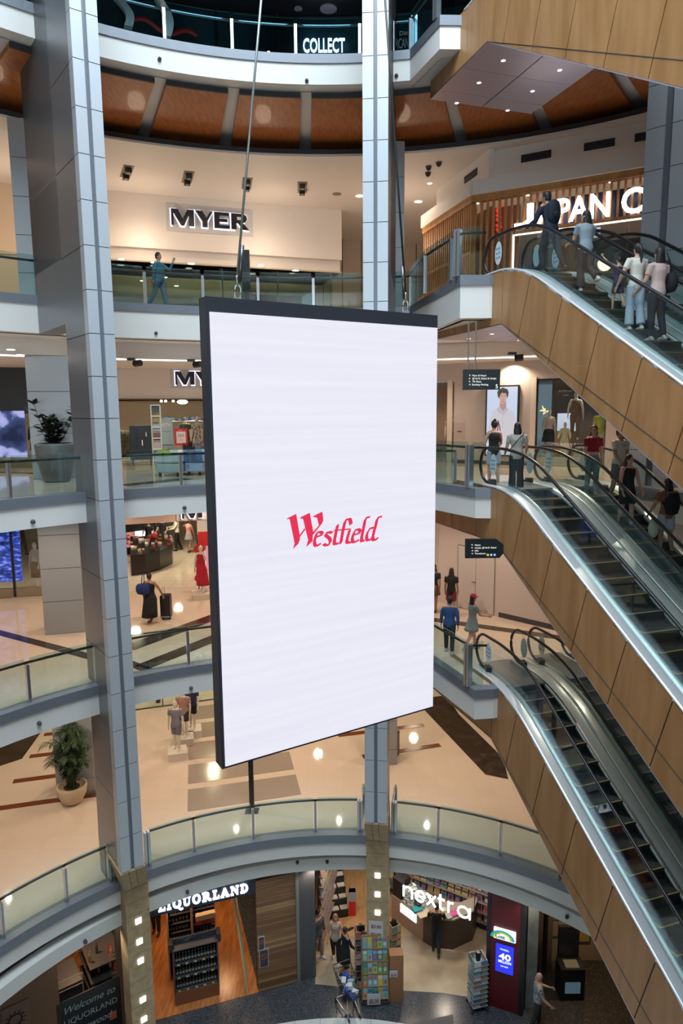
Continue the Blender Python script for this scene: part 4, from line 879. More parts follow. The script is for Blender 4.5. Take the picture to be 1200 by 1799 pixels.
# gallery D: right wall with white double door
FR = Face((3.35, 23.2), (6.75, 19.75)); FR2 = Face((3.1, 26.5), (3.35, 23.2))
da, db = FR.at(805, 1040)[0], FR.at(868, 1040)[0]
c = MB(); c.fbox(FR, 0, 8, ZD, ZC-.67, -.3, 0); struct('wall_right', c, mat('pink_white_plaster', (.66, .58, .55), .6))
c = MB(); c.fbox(FR2, -3, 3.35, ZD, ZC-.67, -.3, 0); struct('wall_right', c, mat('pink_white_plaster', (.66, .58, .55), .6))
c = MB(); c.fbox(FR, db+.2, 8, ZD, ZD+.16, 0, .02); struct('baseboard_right', c, DGREY)
dz = ZD+2.15
dr = thing('door_1', FR.P(da, ZD), 'plain white double door in the pink white wall', 'door'); dr['kind'] = 'structure'
for x0, x1 in ((da, (da+db)/2-.01), ((da+db)/2+.01, db)):
    mb = MB(); mb.fbox(FR, x0, x1, ZD+.02, dz, 0, .03); dl = mb.build('door_leaf', mat('white_door', (.66, .60, .58), .5), dr)
mb = MB(); mb.fbox(FR, da-.03, da, ZD, dz+.03, 0, .02); mb.fbox(FR, db, db+.03, ZD, dz+.03, 0, .02); mb.fbox(FR, da, db, dz, dz+.03, 0, .02); mb.build('door_frame', mat('door_gap', (.25, .22, .21), .6), dr)
mb = MB(); mb.tube([FR.P((da+db)/2-.12, ZD+1.0, .07), FR.P((da+db)/2+.02, ZD+1.0, .07)], .015, 6); mb.build('door_handle', STEELD, dr)

# hanging direction signs
def dirsign(F, c0, c1, lines, lbl, ztop, cham=False, icons=()):
    a0, z0 = F.at(*c0); a1, z1 = F.at(*c1)
    t = thing('direction_sign', F.P(a0, z1), lbl, 'sign'); w = a1-a0; h = z1-z0
    mb = MB(); pts = [(a0, z0), (a1, z0), (a1, z1), (a0, z1)]
    if cham: pts = [(a0, z0), (a1-.1*w, z0), (a1, z0+.25*h), (a1, z0+.7*h), (a1-.2*w, z1), (a0, z1)]
    mb.prism([F.P(a, z, .06) for a, z in pts], -F.n*.10); mb.build('board', mat('sign_black', (.012, .018, .02), .3), t)
    mb = MB(); lh = h*.60/len(lines)
    for i, (ar, s) in enumerate(lines):
        zz = z1-h*.22-lh*(i+.8); k = lh*.58
        text(mb, s, F, a0+w*.24, zz, k, dep=.061, thick=.003)
        x = a0+w*.17; y = zz+k/2; r_ = k*.5
        dx, dy = {'u': (0, 1), 'l': (-1, 0), 'r': (1, 0), 'ur': (.7, .7), 'ul': (-.7, .7)}[ar]
        for s_ in ((-dx*r_, -dy*r_, dx*r_, dy*r_, 1), (dx*r_, dy*r_, dx*r_-(dx+dy)*r_*.8, dy*r_-(dy-dx)*r_*.8, 1), (dx*r_, dy*r_, dx*r_-(dx-dy)*r_*.8, dy*r_-(dy+dx)*r_*.8, 1)):
            p, q_ = Vector((s_[0], s_[1])), Vector((s_[2], s_[3])); d = (q_-p); n_ = Vector((-d.y, d.x)).normalized()*r_*.14
            mb.add([F.P(x+v.x, y+v.y, .065) for v in (p-n_, q_-n_, q_+n_, p+n_)], [(0, 1, 2, 3)])
    if not cham: text(mb, '5', F, a1-w*.12, z0+h*.06, h*.2, dep=.061, thick=.003)
    mb.build('lettering', mat('sign_white', (.8, .8, .75), .5, emit=(.9, .9, .82), es=.9), t)
    for i, (ix, c_) in enumerate(icons):
        mb = MB(); mb.fbox(F, a0+w*ix, a0+w*(ix+.055), z0+h*.12, z0+h*.22, .06, .066); mb.build('pictogram', mat('icon_%d' % i, c_, .5, emit=c_, es=.8), t)
    mb = MB()
    for f in ((.13, .33) if not cham else (.4,)): mb.tube([F.P(a0+w*f, z1, 0), F.P(a0+w*f, ztop, 0)], .018, 6)
    mb.build('hanger', STEEL, t)
F5 = Face((3.0, 15.2), d=(1, .02)); dirsign(F5, (813, 685), (878, 649), [('u', 'Myer & Hoyts'), ('l', 'JB Hi-Fi, Rebel & Uniqlo'), ('ul', 'TK Maxx'), ('ur', 'Rooftop Parking')], 'black hanging direction sign numbered 5 above the poster screen', ZB-1.1)
F6 = Face((3.0, 15.3), d=(1, .02)); dirsign(F6, (817, 980), (884, 946), [('ul', 'Hoyts'), ('ul', 'Uniqlo, JB Hi-Fi, Rebel'), ('r', 'Lifts'), ('r', 'Travelators')], 'black hanging direction sign with clipped corners below the middle escalators', ZC-1.25, cham=True, icons=((.56, (.7, .4, .1)), (.65, (.2, .5, .6)), (.74, (.3, .4, .8))))
# tracklights under gallery B
for px, l in (((236, 632), 'nearer the left column'), ((341, 634), 'above the letter M of the second sign'), ((905, 622), 'near the hanging sign')):
    p = at_z(*px, 18.6); t = thing('spotlight', p, 'black adjustable spotlight on the middle ceiling, '+l, 'spotlight'); mb = MB(); mb.box(p.x-.2, p.x+.02, p.y-.1, p.y+.1, p.z-.02, p.z+.05); mb.build('mount', DGREY, t); mb = MB(); mb.tube([p+Vector((.0, 0, -.12)), p+Vector((.22, -.1, -.10))], .10, 10); mb.build('lamp_head', BLACK, t)
for px, l in (((19, 614), 'leftmost of three'), ((36, 623), 'middle of three'), ((50, 633), 'rightmost of three'), ((900, 628), 'right of the screen below the strip light')):
    disc(at_z(*px, 18.63), .10, 'round downlight of the middle ceiling, '+l)
# ---------------- people and mannequins ----------------
def remesh(o, vox, smooth=2):
    m = o.modifiers.new('r', 'REMESH'); m.mode = 'VOXEL'; m.voxel_size = vox; m.use_smooth_shade = True
    if smooth: sm = o.modifiers.new('s', 'SMOOTH'); sm.factor = .5; sm.iterations = smooth
    dg = bpy.context.evaluated_depsgraph_get(); me = bpy.data.meshes.new_from_object(o.evaluated_get(dg)); o.modifiers.clear(); old = o.data; o.data = me; bpy.data.meshes.remove(old); return o
def loft(mb, rings, n=14, mi=0):
    """rings: (centre, x-axis, y-axis, rx, ry)"""
    base = len(mb.v)
    for c, ax, ay, rx, ry in rings:
        for j in range(n): a = 2*math.pi*j/n; mb.v.append(c+ax*rx*math.cos(a)+ay*ry*math.sin(a))
    for i in range(len(rings)-1):
        for j in range(n): mb.f.append((base+i*n+j, base+i*n+(j+1) % n, base+(i+1)*n+(j+1) % n, base+(i+1)*n+j)); mb.m.append(mi)
    mb.f.append(tuple(base+j for j in range(n-1, -1, -1))); mb.m.append(mi)
    mb.f.append(tuple(base+(len(rings)-1)*n+j for j in range(n))); mb.m.append(mi)
def limb(mb, pts, rs, n=10, ends=True, flat=1.0, mi=0):
    P = [pts[0]]; R = [rs[0]*.55]
    if ends: P[0] = pts[0]-(pts[1]-pts[0]).normalized()*rs[0]*.8
    for p, r in zip(pts, rs): P.append(p); R.append(r)
    if ends: P.append(pts[-1]+(pts[-1]-pts[-2]).normalized()*rs[-1]*.8); R.append(rs[-1]*.55)
    mb.tube(P, R, n, mi, r2=0, flat=flat) if False else None
    base = len(mb.v); k = len(P); ref = Vector((1, 0, 0))
    for i, p in enumerate(P):
        t = (P[min(i+1, k-1)]-P[max(i-1, 0)]).normalized(); a = ref-t*ref.dot(t)
        if a.length < .1: a = Vector((0, 1, 0))-t*t.y
        a.normalize(); b = t.cross(a)
        for j in range(n): q = 2*math.pi*j/n; mb.v.append(p+a*math.cos(q)*R[i]+b*math.sin(q)*R[i]*flat)
    for i in range(k-1):
        for j in range(n): mb.f.append((base+i*n+j, base+i*n+(j+1) % n, base+(i+1)*n+(j+1) % n, base+(i+1)*n+j)); mb.m.append(mi)
    mb.f.append(tuple(base+j for j in range(n-1, -1, -1))); mb.m.append(mi); mb.f.append(tuple(base+(k-1)*n+j for j in range(n))); mb.m.append(mi)
SKIN = {'light': (.56, .34, .25), 'tan': (.42, .235, .155), 'mid': (.34, .185, .12), 'dummy': (.62, .56, .48)}
def clothmat(c, c2=None, st=(3, 3, 3), sc=6):
    nm = 'cloth_%d_%d_%d' % tuple(int(x*999) for x in c)
    if c2: return mat(nm+'_p', c, .85, kind='noise', col2=c2, scale=sc, stretch=st)
    return mat(nm, c, .85)
def person(pos, yaw, H, label, top=(.5, .5, .5), bottom=(.02, .02, .03), shoes=(.03, .03, .03), hair=(.015, .012, .01), skin='light', legs=((8, 6), (-8, 14)), arms=((5, 8, 10), (5, 8, 10)), lean=0,
           sleeve='short', bot='trousers', hairlen='short', width=1.0, neckturn=0, top2=None, bottom2=None, dummy=False, vox=.014, hem=.47, female=False, croptop=False, nod=5, bottom_low=None, cap=None, twist=0, cat='person', nm='person', head=True):
    """pos: feet; yaw: facing direction in degrees (0 = away from camera, 180 = towards it); legs (swing, knee); arms (forward, out, elbow)"""
    root = thing(nm, pos, label, cat); root.rotation_euler = (0, 0, -math.radians(yaw)); root.location = pos
    pos = Vector(pos); sk = mat('skin_'+skin, SKIN[skin], .5 if not dummy else .35)
    X = Vector((1, 0, 0)); w = .88 if female else 1.0
    hipz = .525
    def leg(side, sw, kn):
        h = Vector((.052*side, 0, hipz-.01)); a = math.radians(sw); k = h+Vector((0, math.sin(a), -math.cos(a)))*.245
        b = a-math.radians(kn); an = k+Vector((0, math.sin(b), -math.cos(b)))*.235; return h, k, an, b
    Ls = [leg(-1, *legs[0]), leg(1, *legs[1])]
    low = min(L[2].z for L in Ls); dz = .042-low
    Ls = [(h+Vector((0, 0, dz)), k+Vector((0, 0, dz)), a+Vector((0, 0, dz)), b) for h, k, a, b in Ls]
    ln = math.radians(lean); Rm = Matrix.Rotation(-ln, 3, 'X'); piv = Vector((0, 0, hipz+dz)); tw = Matrix.Rotation(math.radians(twist), 3, 'Z')
    def T(v): return piv+Rm @ (tw @ (Vector(v)-Vector((0, 0, hipz))))
    ax, ay = Rm @ (tw @ X), Rm @ (tw @ Vector((0, 1, 0)))
    bust = .006 if female else 0
    tor = [(.475, .082*w+.008*female, .058), (.52, .094*w+.006*female, .066), (.575, .088*w, .062), (.63, .078*w, .054), (.69, .086*w, .060), (.745, .096*w, .064+bust), (.79, .100*w, .058), (.822, .080*w, .044), (.838, .045, .036)]
    tor = [(z, a*width, b*width) for z, a, b in tor]
    sh = [T((-.112*w*width, 0, .803)), T((.112*w*width, 0, .803))]
    def arm(i, fw, out, el):
        s = sh[i]; sd = -1 if i == 0 else 1; f, o, e = math.radians(fw), math.radians(out), math.radians(el)
        d1 = Vector((sd*math.sin(o), math.sin(f)*math.cos(o), -math.cos(f)*math.cos(o))); el_ = s+(Rm @ d1)*.175
        f2 = f+e; d2 = Vector((sd*math.sin(o)*.4, math.sin(f2)*math.cos(o*.4), -math.cos(f2)*math.cos(o*.4))).normalized(); wr = el_+(Rm @ d2)*.145; return s, el_, wr, (Rm @ d2)
    A = [arm(0, *arms[0]), arm(1, *arms[1])]
    body = MB()
    hc = T((0, .008, .925)); nt = Matrix.Rotation(math.radians(-neckturn), 3, 'Z') @ Matrix.Rotation(math.radians(-nod), 3, 'X')
    loft(body, [(T((0, 0, z)), ax, ay, a, b) for z, a, b in tor])
    limb(body, [T((0, 0, .82)), T((0, .004, .875))], [.033, .030])
    body.ell(hc, .043, .052, .068, 16, M=nt); body.ell(hc+nt @ Vector((0, .012, -.030)), .033, .038, .036, 12, M=nt)
    body.ell(hc+nt @ Vector((0, .053, -.010)), .008, .012, .012, 8, M=nt)
    for sd in (-1, 1): body.ell(hc+nt @ Vector((.044*sd, -.004, -.006)), .006, .011, .017, 8, M=nt)
    for h, k, an, b in Ls:
        limb(body, [h, h.lerp(k, .5), k, k.lerp(an, .3), an], [.054, .046, .034, .034, .021])
        toe = an+Vector((0, .068, -.026)); limb(body, [an+Vector((0, -.018, -.018)), toe], [.020, .015])
    hands = MB()
    for i, (s, e, wr, d) in enumerate(A):
        limb(body, [s+Vector((-.02*(1 if i else -1), 0, 0)), s.lerp(e, .4), e, e.lerp(wr, .3), wr], [.036, .030, .023, .023, .0145])
        sd = -1 if i == 0 else 1
        palm = wr+d*.028; pn = Vector((sd, 0, 0)); ac = d.cross(pn).normalized()       # ac: across the palm
        body.ell(wr+d*.024, .012, .021, .028, 10, M=Matrix((pn, ac, d)).transposed())
        for f_ in range(4):
            b0 = wr+d*.046+ac*(.015-.010*f_); L = (.036, .041, .038, .030)[f_]; c1 = (d-pn*.25).normalized(); c2 = (d-pn*.9).normalized()
            limb(hands, [b0, b0+c1*L*.5, b0+c1*L*.5+c2*L*.5], [.0052, .0048, .004], 6)
        limb(hands, [wr+d*.014+ac*.018, wr+d*.034+ac*.030-pn*.006, wr+d*.050+ac*.030-pn*.012], [.006, .0055, .0045], 6)
    def fin(mb, name, m, par=root, vx=None, keep=None):
        for i, v in enumerate(mb.v): mb.v[i] = v*H
        me_o = mb.build(name, m, None, smooth=True); me_o.parent = par
        if vx: remesh(me_o, vx); 
        return me_o
    bo = fin(body, 'body', sk, vx=vox)
    fin(hands, 'fingers', sk)
    if not dummy:
        f = MB()
        for sd in (-1, 1): f.ell(hc+nt @ Vector((.017*sd, .047, .004)), .006, .004, .0035, 8, 0, nt); f.ell(hc+nt @ Vector((.017*sd, .048, .015)), .010, .003, .002, 6, 0, nt)
        f.ell(hc+nt @ Vector((0, .047, -.034)), .011, .004, .0028, 8, 1, nt)
        fin(f, 'face_features', [mat('eye_dark', (.02, .014, .01), .4), mat('lip', (.42, .13, .11), .5)])
    # hair
    if hair and not dummy:
        hm = mat('hair_%d' % int(hair[0]*1000), hair, .55); f = MB()
        f.ell(hc+nt @ Vector((0, -.010, .014)), .050, .055, .064, 16, M=nt)
        if hairlen == 'short': f.ell(hc+nt @ Vector((0, -.020, -.012)), .046, .040, .045, 12, M=nt)
        if hairlen in ('long', 'mid', 'tail'):
            L = {'long': .20, 'mid': .11, 'tail': .19}[hairlen]
            if hairlen == 'tail':
                f.ell(hc+nt @ Vector((0, -.02, -.01)), .045, .042, .05, 12, M=nt)
                limb(f, [hc+nt @ Vector((0, -.05, .03)), hc+nt @ Vector((0, -.075, -.02)), hc+Vector((0, -.075, -L))], [.020, .022, .010])
            else:
                c0 = hc+nt @ Vector((0, -.024, 0)); rings = [(c0+Vector((0, -.012*t, -L*t)), ax, ay, .050+.012*math.sin(t*3), .036-.008*t) for t in (0, .25, .5, .75, .95)]+[(c0+Vector((0, -.012, -L*1.05)), ax, ay, .03, .016)]; loft(f, rings, 12)
        if hairlen == 'bun': f.ell(hc+nt @ Vector((0, -.02, -.005)), .045, .042, .05, 12, M=nt); f.ell(hc+nt @ Vector((0, -.035, .072)), .024, .024, .024, 10, M=nt)
        # keep the face free
        for i, v in enumerate(f.v):
            q = nt.transposed() @ (v-hc)
            if q.y > .030 and q.z < .036 and abs(q.x) < .046: f.v[i] = hc+nt @ Vector((q.x, .030-.012, q.z))
        fin(f, 'hair', hm, vx=vox)
    if cap:
        f = MB(); f.ell(hc+nt @ Vector((0, -.004, .034)), .052, .060, .050, 14, M=nt); f.ell(hc+nt @ Vector((0, .062, .030)), .036, .036, .007, 10, M=nt); fin(f, 'cap', clothmat(cap))
    # clothes
    tm = clothmat(top, top2) if top2 else clothmat(top)
    if top:
        g = .010; f = MB(); zlo = .62 if croptop else .475
        rings = [(z, a+g, b+g) for z, a, b in tor if z >= zlo and z < .83]
        if sleeve == 'none': rings = rings[:-1]+[(.80, .075*w*width, .056*width), (.815, .062*w*width, .05*width)]
        rings = [(rings[0][0]-.012, rings[0][1], rings[0][2])]+rings
        loft(f, [(T((0, 0, z)), ax, ay, a, b) for z, a, b in rings])
        for i, (s, e, wr, d) in enumerate(A):
            s2 = s+Vector((-.03*(1 if i else -1), 0, 0))
            if sleeve == 'short': limb(f, [s2, s, s.lerp(e, .62)], [.040, .042, .036], ends=False)
            if sleeve == 'long': limb(f, [s2, s.lerp(e, .4), e, wr.lerp(e, .12)], [.042, .038, .031, .022], ends=False)
        if sleeve == 'none':
            for sd in (-1, 1): limb(f, [T((.052*sd*w, .05, .79)), T((.056*sd*w, 0, .838)), T((.052*sd*w, -.045, .79))], [.012, .010, .012])
        fin(f, 'top', tm, vx=vox)
    bm_ = clothmat(bottom, bottom2) if bottom2 else clothmat(bottom)
    if bot in ('trousers', 'shorts', 'flared'):
        f = MB(); g = .008; loft(f, [(T((0, 0, z)), ax, ay, a+g, b+g) for z, a, b in tor[:3]])
        for h, k, an, b in Ls:
            if bot == 'shorts': limb(f, [h, h.lerp(k, .5), h.lerp(k, .8)], [.060, .057, .056], ends=False)
            elif bot == 'flared': limb(f, [h, h.lerp(k, .5), k, k.lerp(an, .9)], [.062, .056, .048, .055], ends=False)
            else: limb(f, [h, h.lerp(k, .5), k, k.lerp(an, .5), k.lerp(an, .93)], [.062, .054, .042, .038, .031], ends=False)
        fin(f, 'trousers' if bot != 'shorts' else 'shorts', bm_, vx=vox)
    elif bot in ('skirt', 'dress'):
        f = MB(); fy = (Ls[0][2].y+Ls[1][2].y)/2; kz = 1 if hem < .2 else .5
        st = [(.60, .082*w, .06), (.55, .106*w, .082), (.48, .116, .094)]
        rings = [(T((0, 0, z)), ax, ay, a*width, b*width) for z, a, b in st]; z0 = rings[-1][0].z; zh = hem+.0
        for t in (.33, .66, 1): rings.append((Vector((0, fy*t*kz, z0+(zh-z0)*t)), X, Vector((0, 1, 0)), (.116+.022*t)*width, (.094+.028*t)*width))
        loft(f, rings, 18); fin(f, 'skirt', bm_)
    if shoes and head:
        f = MB()
        for h, k, an, b in Ls:
            limb(f, [an+Vector((0, -.026, -.020)), an+Vector((0, .03, -.020)), an+Vector((0, .074, -.027))], [.0235, .025, .019]); limb(f, [an+Vector((0, -.004, -.012)), an+Vector((0, -.004, .010))], [.026, .024], ends=False)
        for i, v in enumerate(f.v): f.v[i].z = max(f.v[i].z, .0 if v.y > -9 else v.z) if v.z < .03 else v.z
        fin(f, 'shoes', clothmat(shoes))
    root['_s'] = H; del root['_s']
    return root, dict(A=[(a*H, b*H, c*H) for a, b, c, d in A], T=lambda v: T(v)*H, L=[(a*H, b*H, c*H) for a, b, c, d in Ls])
def bag(person_, kind, col, label=None, c=(0, -.16, 1.25), size=(.17, .09, .24)):
    root, J = person_; f = MB()
    f.ell(Vector(c), size[0], size[1], size[2], 16)
    for i, v in enumerate(f.v):      # squarer than an egg
        q = v-Vector(c); s_ = 1/max(.72, (abs(q.x/size[0])**4+abs(q.z/size[2])**4)**.25+.0001) if (abs(q.x)+abs(q.z)) > .001 else 1
        f.v[i] = Vector((c[0]+q.x*min(1.25, s_), v.y, c[2]+q.z*min(1.25, s_)))
    M_ = root.matrix_basis; pos = root.location+Matrix.Rotation(root.rotation_euler.z, 3, 'Z') @ Vector(c)
    t = thing(kind, pos, label, 'bag'); t.rotation_euler = root.rotation_euler
    f.v = [v-Vector(c) for v in f.v]; o = f.build('bag_body', clothmat(col), None, smooth=True); o.parent = t
    f = MB()
    if kind == 'backpack':
        for sd in (-1, 1): f.tube([Vector((sd*.09, .03, -.15)), Vector((sd*.13, .12, 0)), Vector((sd*.12, .17, .13)), Vector((sd*.08, .04, .20))], .016, 6)
        f.ell(Vector((0, -size[1]*.9, -.08)), size[0]*.7, .03, .09, 10)
    else: f.tube([Vector((-.05, 0, size[2]*.8)), Vector((-.02, .03, size[2]+.25)), Vector((0, .10, size[2]+.36)), Vector((.03, .05, size[2]+.2)), Vector((.05, 0, size[2]*.8))], .012, 6)
    o = f.build('strap', clothmat(tuple(x*.7 for x in col)), None, smooth=True); o.parent = t
    return t
def yaw_to(a, b): return math.degrees(math.atan2(b[0]-a[0], b[1]-a[1]))
UYAW = math.degrees(math.atan2(.309, -.951))     # down the escalators (162 deg)
def step_z(s, F, drop, s0=0): return prof(s+.2, F, drop, -.28, .9, .33)
def on_lane(s, v, F, drop, k=0):
    n = round((s-.1)/.4); sc = .1+n*.4; return SV(sc+.18, v, prof(sc+.2, F, drop, -.28, .9, .33)+.003)
# upper bank
person(on_lane(-.1, .78, ZB, 4.9), UYAW+165, 1.80, 'person in dark jacket with a backpack at the head of the upper escalator', top=(.012, .018, .035), bottom=(.012, .012, .014), legs=((22, 30), (-18, 10)), arms=((35, 10, 45), (40, 8, 30)), sleeve='long', lean=12, skin='tan', hair=(.015, .015, .015))
P1 = person(on_lane(1.2, .78, ZB, 4.9), UYAW+190, 1.60, 'person with long black hair in grey tee and black trousers on the upper escalator', top=(.26, .33, .38), legs=((4, 8), (-12, 42)), arms=((30, 8, 55), (38, 8, 40)), hairlen='long', female=True, bot='flared', shoes=(.6, .6, .58), lean=4, neckturn=-40)
person(on_lane(2.2, .95, ZB, 4.9), UYAW+175, 1.02, 'small child in navy outfit with one arm raised on the upper escalator', top=(.03, .03, .10), bottom=(.015, .018, .05), bot='shorts', legs=((14, 12), (-10, 16)), arms=((130, 20, 10), (-10, 25, 5)), sleeve='none', hair=(.02, .015, .012), vox=.018)
person(on_lane(2.75, .68, ZB, 4.9), UYAW+185, 1.52, 'person with ponytail in white tee and pale blue trousers holding the child by the hand', top=(.68, .66, .60), bottom=(.42, .48, .60), hairlen='tail', female=True, bot='flared', shoes=(.65, .65, .62), arms=((12, 24, 12), (6, 8, 15)), legs=((6, 6), (-4, 6)))
P2 = person(on_lane(3.35, .80, ZB, 4.9), UYAW+178, 1.60, 'person with long dark hair in pale pink tie dye top and black trousers', top=(.62, .40, .38), top2=(.55, .47, .44), hairlen='long', female=True, legs=((4, 6), (-4, 10)), arms=((18, 10, 35), (6, 10, 15)), shoes=(.3, .3, .3))
bag(P2, 'shoulder_bag', (.012, .014, .016), 'large black shoulder bag on the person in pale pink top', c=(.24, -.02, 1.02), size=(.10, .16, .17))
bag((bpy.data.objects['person'], {}), 'backpack', (.01, .016, .03), 'dark navy backpack on the climbing person at the head of the upper escalator', c=(0, -.05, 1.28), size=(.16, .11, .25))
# two women at the head of the middle bank
Pt = person(at_z(866, 852, ZC), 172+180, 1.64, 'person in black tank top and denim shorts standing before the poster screen', top=(.012, .012, .014), bottom=(.32, .42, .50), bot='shorts', sleeve='none', hairlen='bun', female=True, shoes=(.35, .3, .26), legs=((6, 4), (-7, 6)), arms=((8, 14, 20), (18, 12, 45)))
bag(Pt, 'shoulder_bag', (.30, .02, .03), 'small red bag on the shoulder of the person in the black tank top', c=(.16, .08, 1.18), size=(.05, .09, .10))
Pc = person(at_z(906, 862, ZC), 5, 1.60, 'person in cream patterned shirt and black trousers beside the poster screen', top=(.52, .50, .44), top2=(.40, .39, .35), hairlen='mid', female=True, bot='flared', shoes=(.5, .5, .5), legs=((5, 3), (-5, 5)), arms=((10, 12, 30), (14, 14, 40)), width=1.08)
f = MB(); t_ = Pc[0]; f.tube([Vector((-.20, -.12, .95)), Vector((-.05, -.135, 1.15)), Vector((.10, -.11, 1.32)), Vector((.14, -.02, 1.37))], .010, 6); o = f.build('bag_strap', BLACK, None); o.parent = t_
# middle bank
Pr = person(on_lane(.1, 2.12, ZC, 4.75), UYAW+14, 1.62, 'person in dark red crop top and blue jeans riding down the middle escalator', top=(.30, .012, .025), bottom=(.12, .20, .26), croptop=True, hairlen='mid', hair=(.10, .03, .015), female=True, shoes=(.4, .3, .3), legs=((4, 4), (-4, 8)), arms=((4, 6, 4), (4, 6, 8)), neckturn=25)
Pw = person(on_lane(.45, 2.52, ZC, 4.75), UYAW-14, 1.72, 'person in white printed tee and grey shorts riding beside the one in red', top=(.66, .64, .58), bottom=(.20, .21, .20), bot='shorts', skin='tan', hair=(.02, .014, .01), shoes=(.04, .04, .045), legs=((4, 4), (-5, 9)), arms=((4, 9, 8), (20, 14, 30)), width=1.05)
f = MB(); FT = Face((-.5, .14), d=(1, 0))
cu = MB(); text(cu, 'DICKIES', Face((.10, .125), d=(-1, 0)), 0, 1.30, .05, width=.20, dep=.0, thick=.004); o = cu.build('printed_letters', mat('print_navy', (.02, .03, .05), .7), None); o.parent = Pw[0]
person(on_lane(1.5, 2.12, ZC, 4.75), UYAW+10, 1.60, 'person in black playsuit turning to the one with a black backpack', top=(.012, .012, .014), bottom=(.012, .012, .014), bot='shorts', sleeve='none', hairlen='mid', hair=(.05, .025, .015), female=True, shoes=(.02, .02, .02), arms=((10, 12, 20), (12, 10, 20)), neckturn=-30)
Pb = person(on_lane(1.95, 2.45, ZC, 4.75), UYAW+190, 1.62, 'person with long brown hair in denim shorts carrying a white shopping bag', top=(.25, .10, .06), bottom=(.36, .44, .48), bot='shorts', hairlen='long', hair=(.035, .02, .012), female=True, skin='tan', shoes=(.08, .06, .05), legs=((4, 4), (-4, 12)), arms=((14, 16, 20), (30, 22, 60)))
bag(Pb, 'backpack', (.012, .012, .014), 'black backpack with a small white mark on the person with long brown hair', c=(0, -.17, 1.10), size=(.15, .10, .24))
f = MB(); f.ell((0, 0, 0), .12, .06, .22, 12); o = f.build('shopping_bag', mat('white_plastic', (.62, .58, .50), .4), smooth=True); o.location = Pb[0].location+Vector((-.30, -.10, .58)); tag(o, 'white plastic shopping bag hanging from the hand of the backpack carrier', 'bag')
# gallery B
person((at_z(330, 572, ZB).x, 20.9, ZB), 100, 1.66, 'person with sunglasses in blue top and jeans walking along the second gallery', top=(.015, .12, .18), bottom=(.10, .17, .26), hairlen='short', legs=((16, 8), (-18, 16)), arms=((60, 10, 95), (-12, 10, 12)), skin='tan', sleeve='long')
# gallery D
Pl = person(at_z(266, 1093, ZD), 10, 1.62, 'person in long black dress pulling a suitcase across the gallery floor', top=(.01, .01, .012), bottom=(.01, .01, .012), bot='dress', hem=.13, sleeve='none', hairlen='bun', female=True, skin='mid', width=1.15, arms=((4, 12, 10), (10, 30, 15)), shoes=(.05, .03, .02), legs=((12, 6), (-14, 22)))
bag(Pl, 'shoulder_bag', (.012, .03, .16), 'big blue shoulder bag on the person in the long black dress', c=(-.16, -.14, 1.12), size=(.22, .12, .18))
p = at_z(293, 1087, ZD); t = thing('suitcase', p, 'tall black wheeled suitcase beside the person in the long black dress', 'suitcase')
mb = MB(); mb.prism([p+Vector((x, -.14, z)) for x, z in ((-.14, .06), (.14, .06), (.16, .10), (.16, .78), (.13, .82), (-.13, .82), (-.16, .78), (-.16, .10))], (0, .26, 0)); mb.build('shell', mat('suitcase_black', (.015, .015, .018), .35), t)
for sx in (-.11, .11): mb = MB(); mb.tube([p+Vector((sx, -.06, .035)), p+Vector((sx, .0, .035))], .035, 10); mb.build('wheel', BLACK, t)
mb = MB(); mb.tube([p+Vector((-.10, .05, .8)), p+Vector((-.10, .05, 1.06)), p+Vector((-.04, .05, 1.06)), p+Vector((-.04, .05, .8))], .010, 6); mb.build('handle', STEEL, t)
mb = MB(); mb.box(p.x-.14, p.x+.14, p.y-.15, p.y-.139, p.z+.09, p.z+.12); mb.build('label_strip', STEEL, t)
person(at_z(789, 1147, ZD), 10, 1.62, 'person in blue shirt and dark ripped trousers walking at the head of the lowest escalators', top=(.03, .08, .22), bottom=(.02, .02, .025), hair=(.015, .012, .01), skin='tan', legs=((14, 6), (-14, 20)), arms=((8, 8, 12), (-10, 8, 12)), sleeve='long', shoes=(.5, .5, .5))
person(at_z(829, 1142, ZD), 75, 1.62, 'person in pink cap and grey short dress pointing ahead', top=(.24, .26, .24), bottom=(.24, .26, .24), bot='dress', hem=.36, hairlen='long', female=True, cap=(.60, .05, .10), arms=((50, 8, 20), (30, 8, 50)), shoes=(.45, .42, .4), legs=((14, 6), (-14, 14)))
person((3.05, 22.1, ZD), 200, 1.62, 'person in dark blue top and short skirt near the pale wall, left of two', top=(.02, .025, .06), bottom=(.25, .12, .08), bot='skirt', hem=.36, hairlen='long', female=True, shoes=(.04, .05, .08), skin='tan')
person((3.55, 21.6, ZD), 15, 1.60, 'person in black top and dark red shorts with long black hair near the pale wall', top=(.012, .012, .014), bottom=(.16, .015, .03), bot='shorts', hairlen='long', female=True, shoes=(.4, .3, .3), skin='tan')
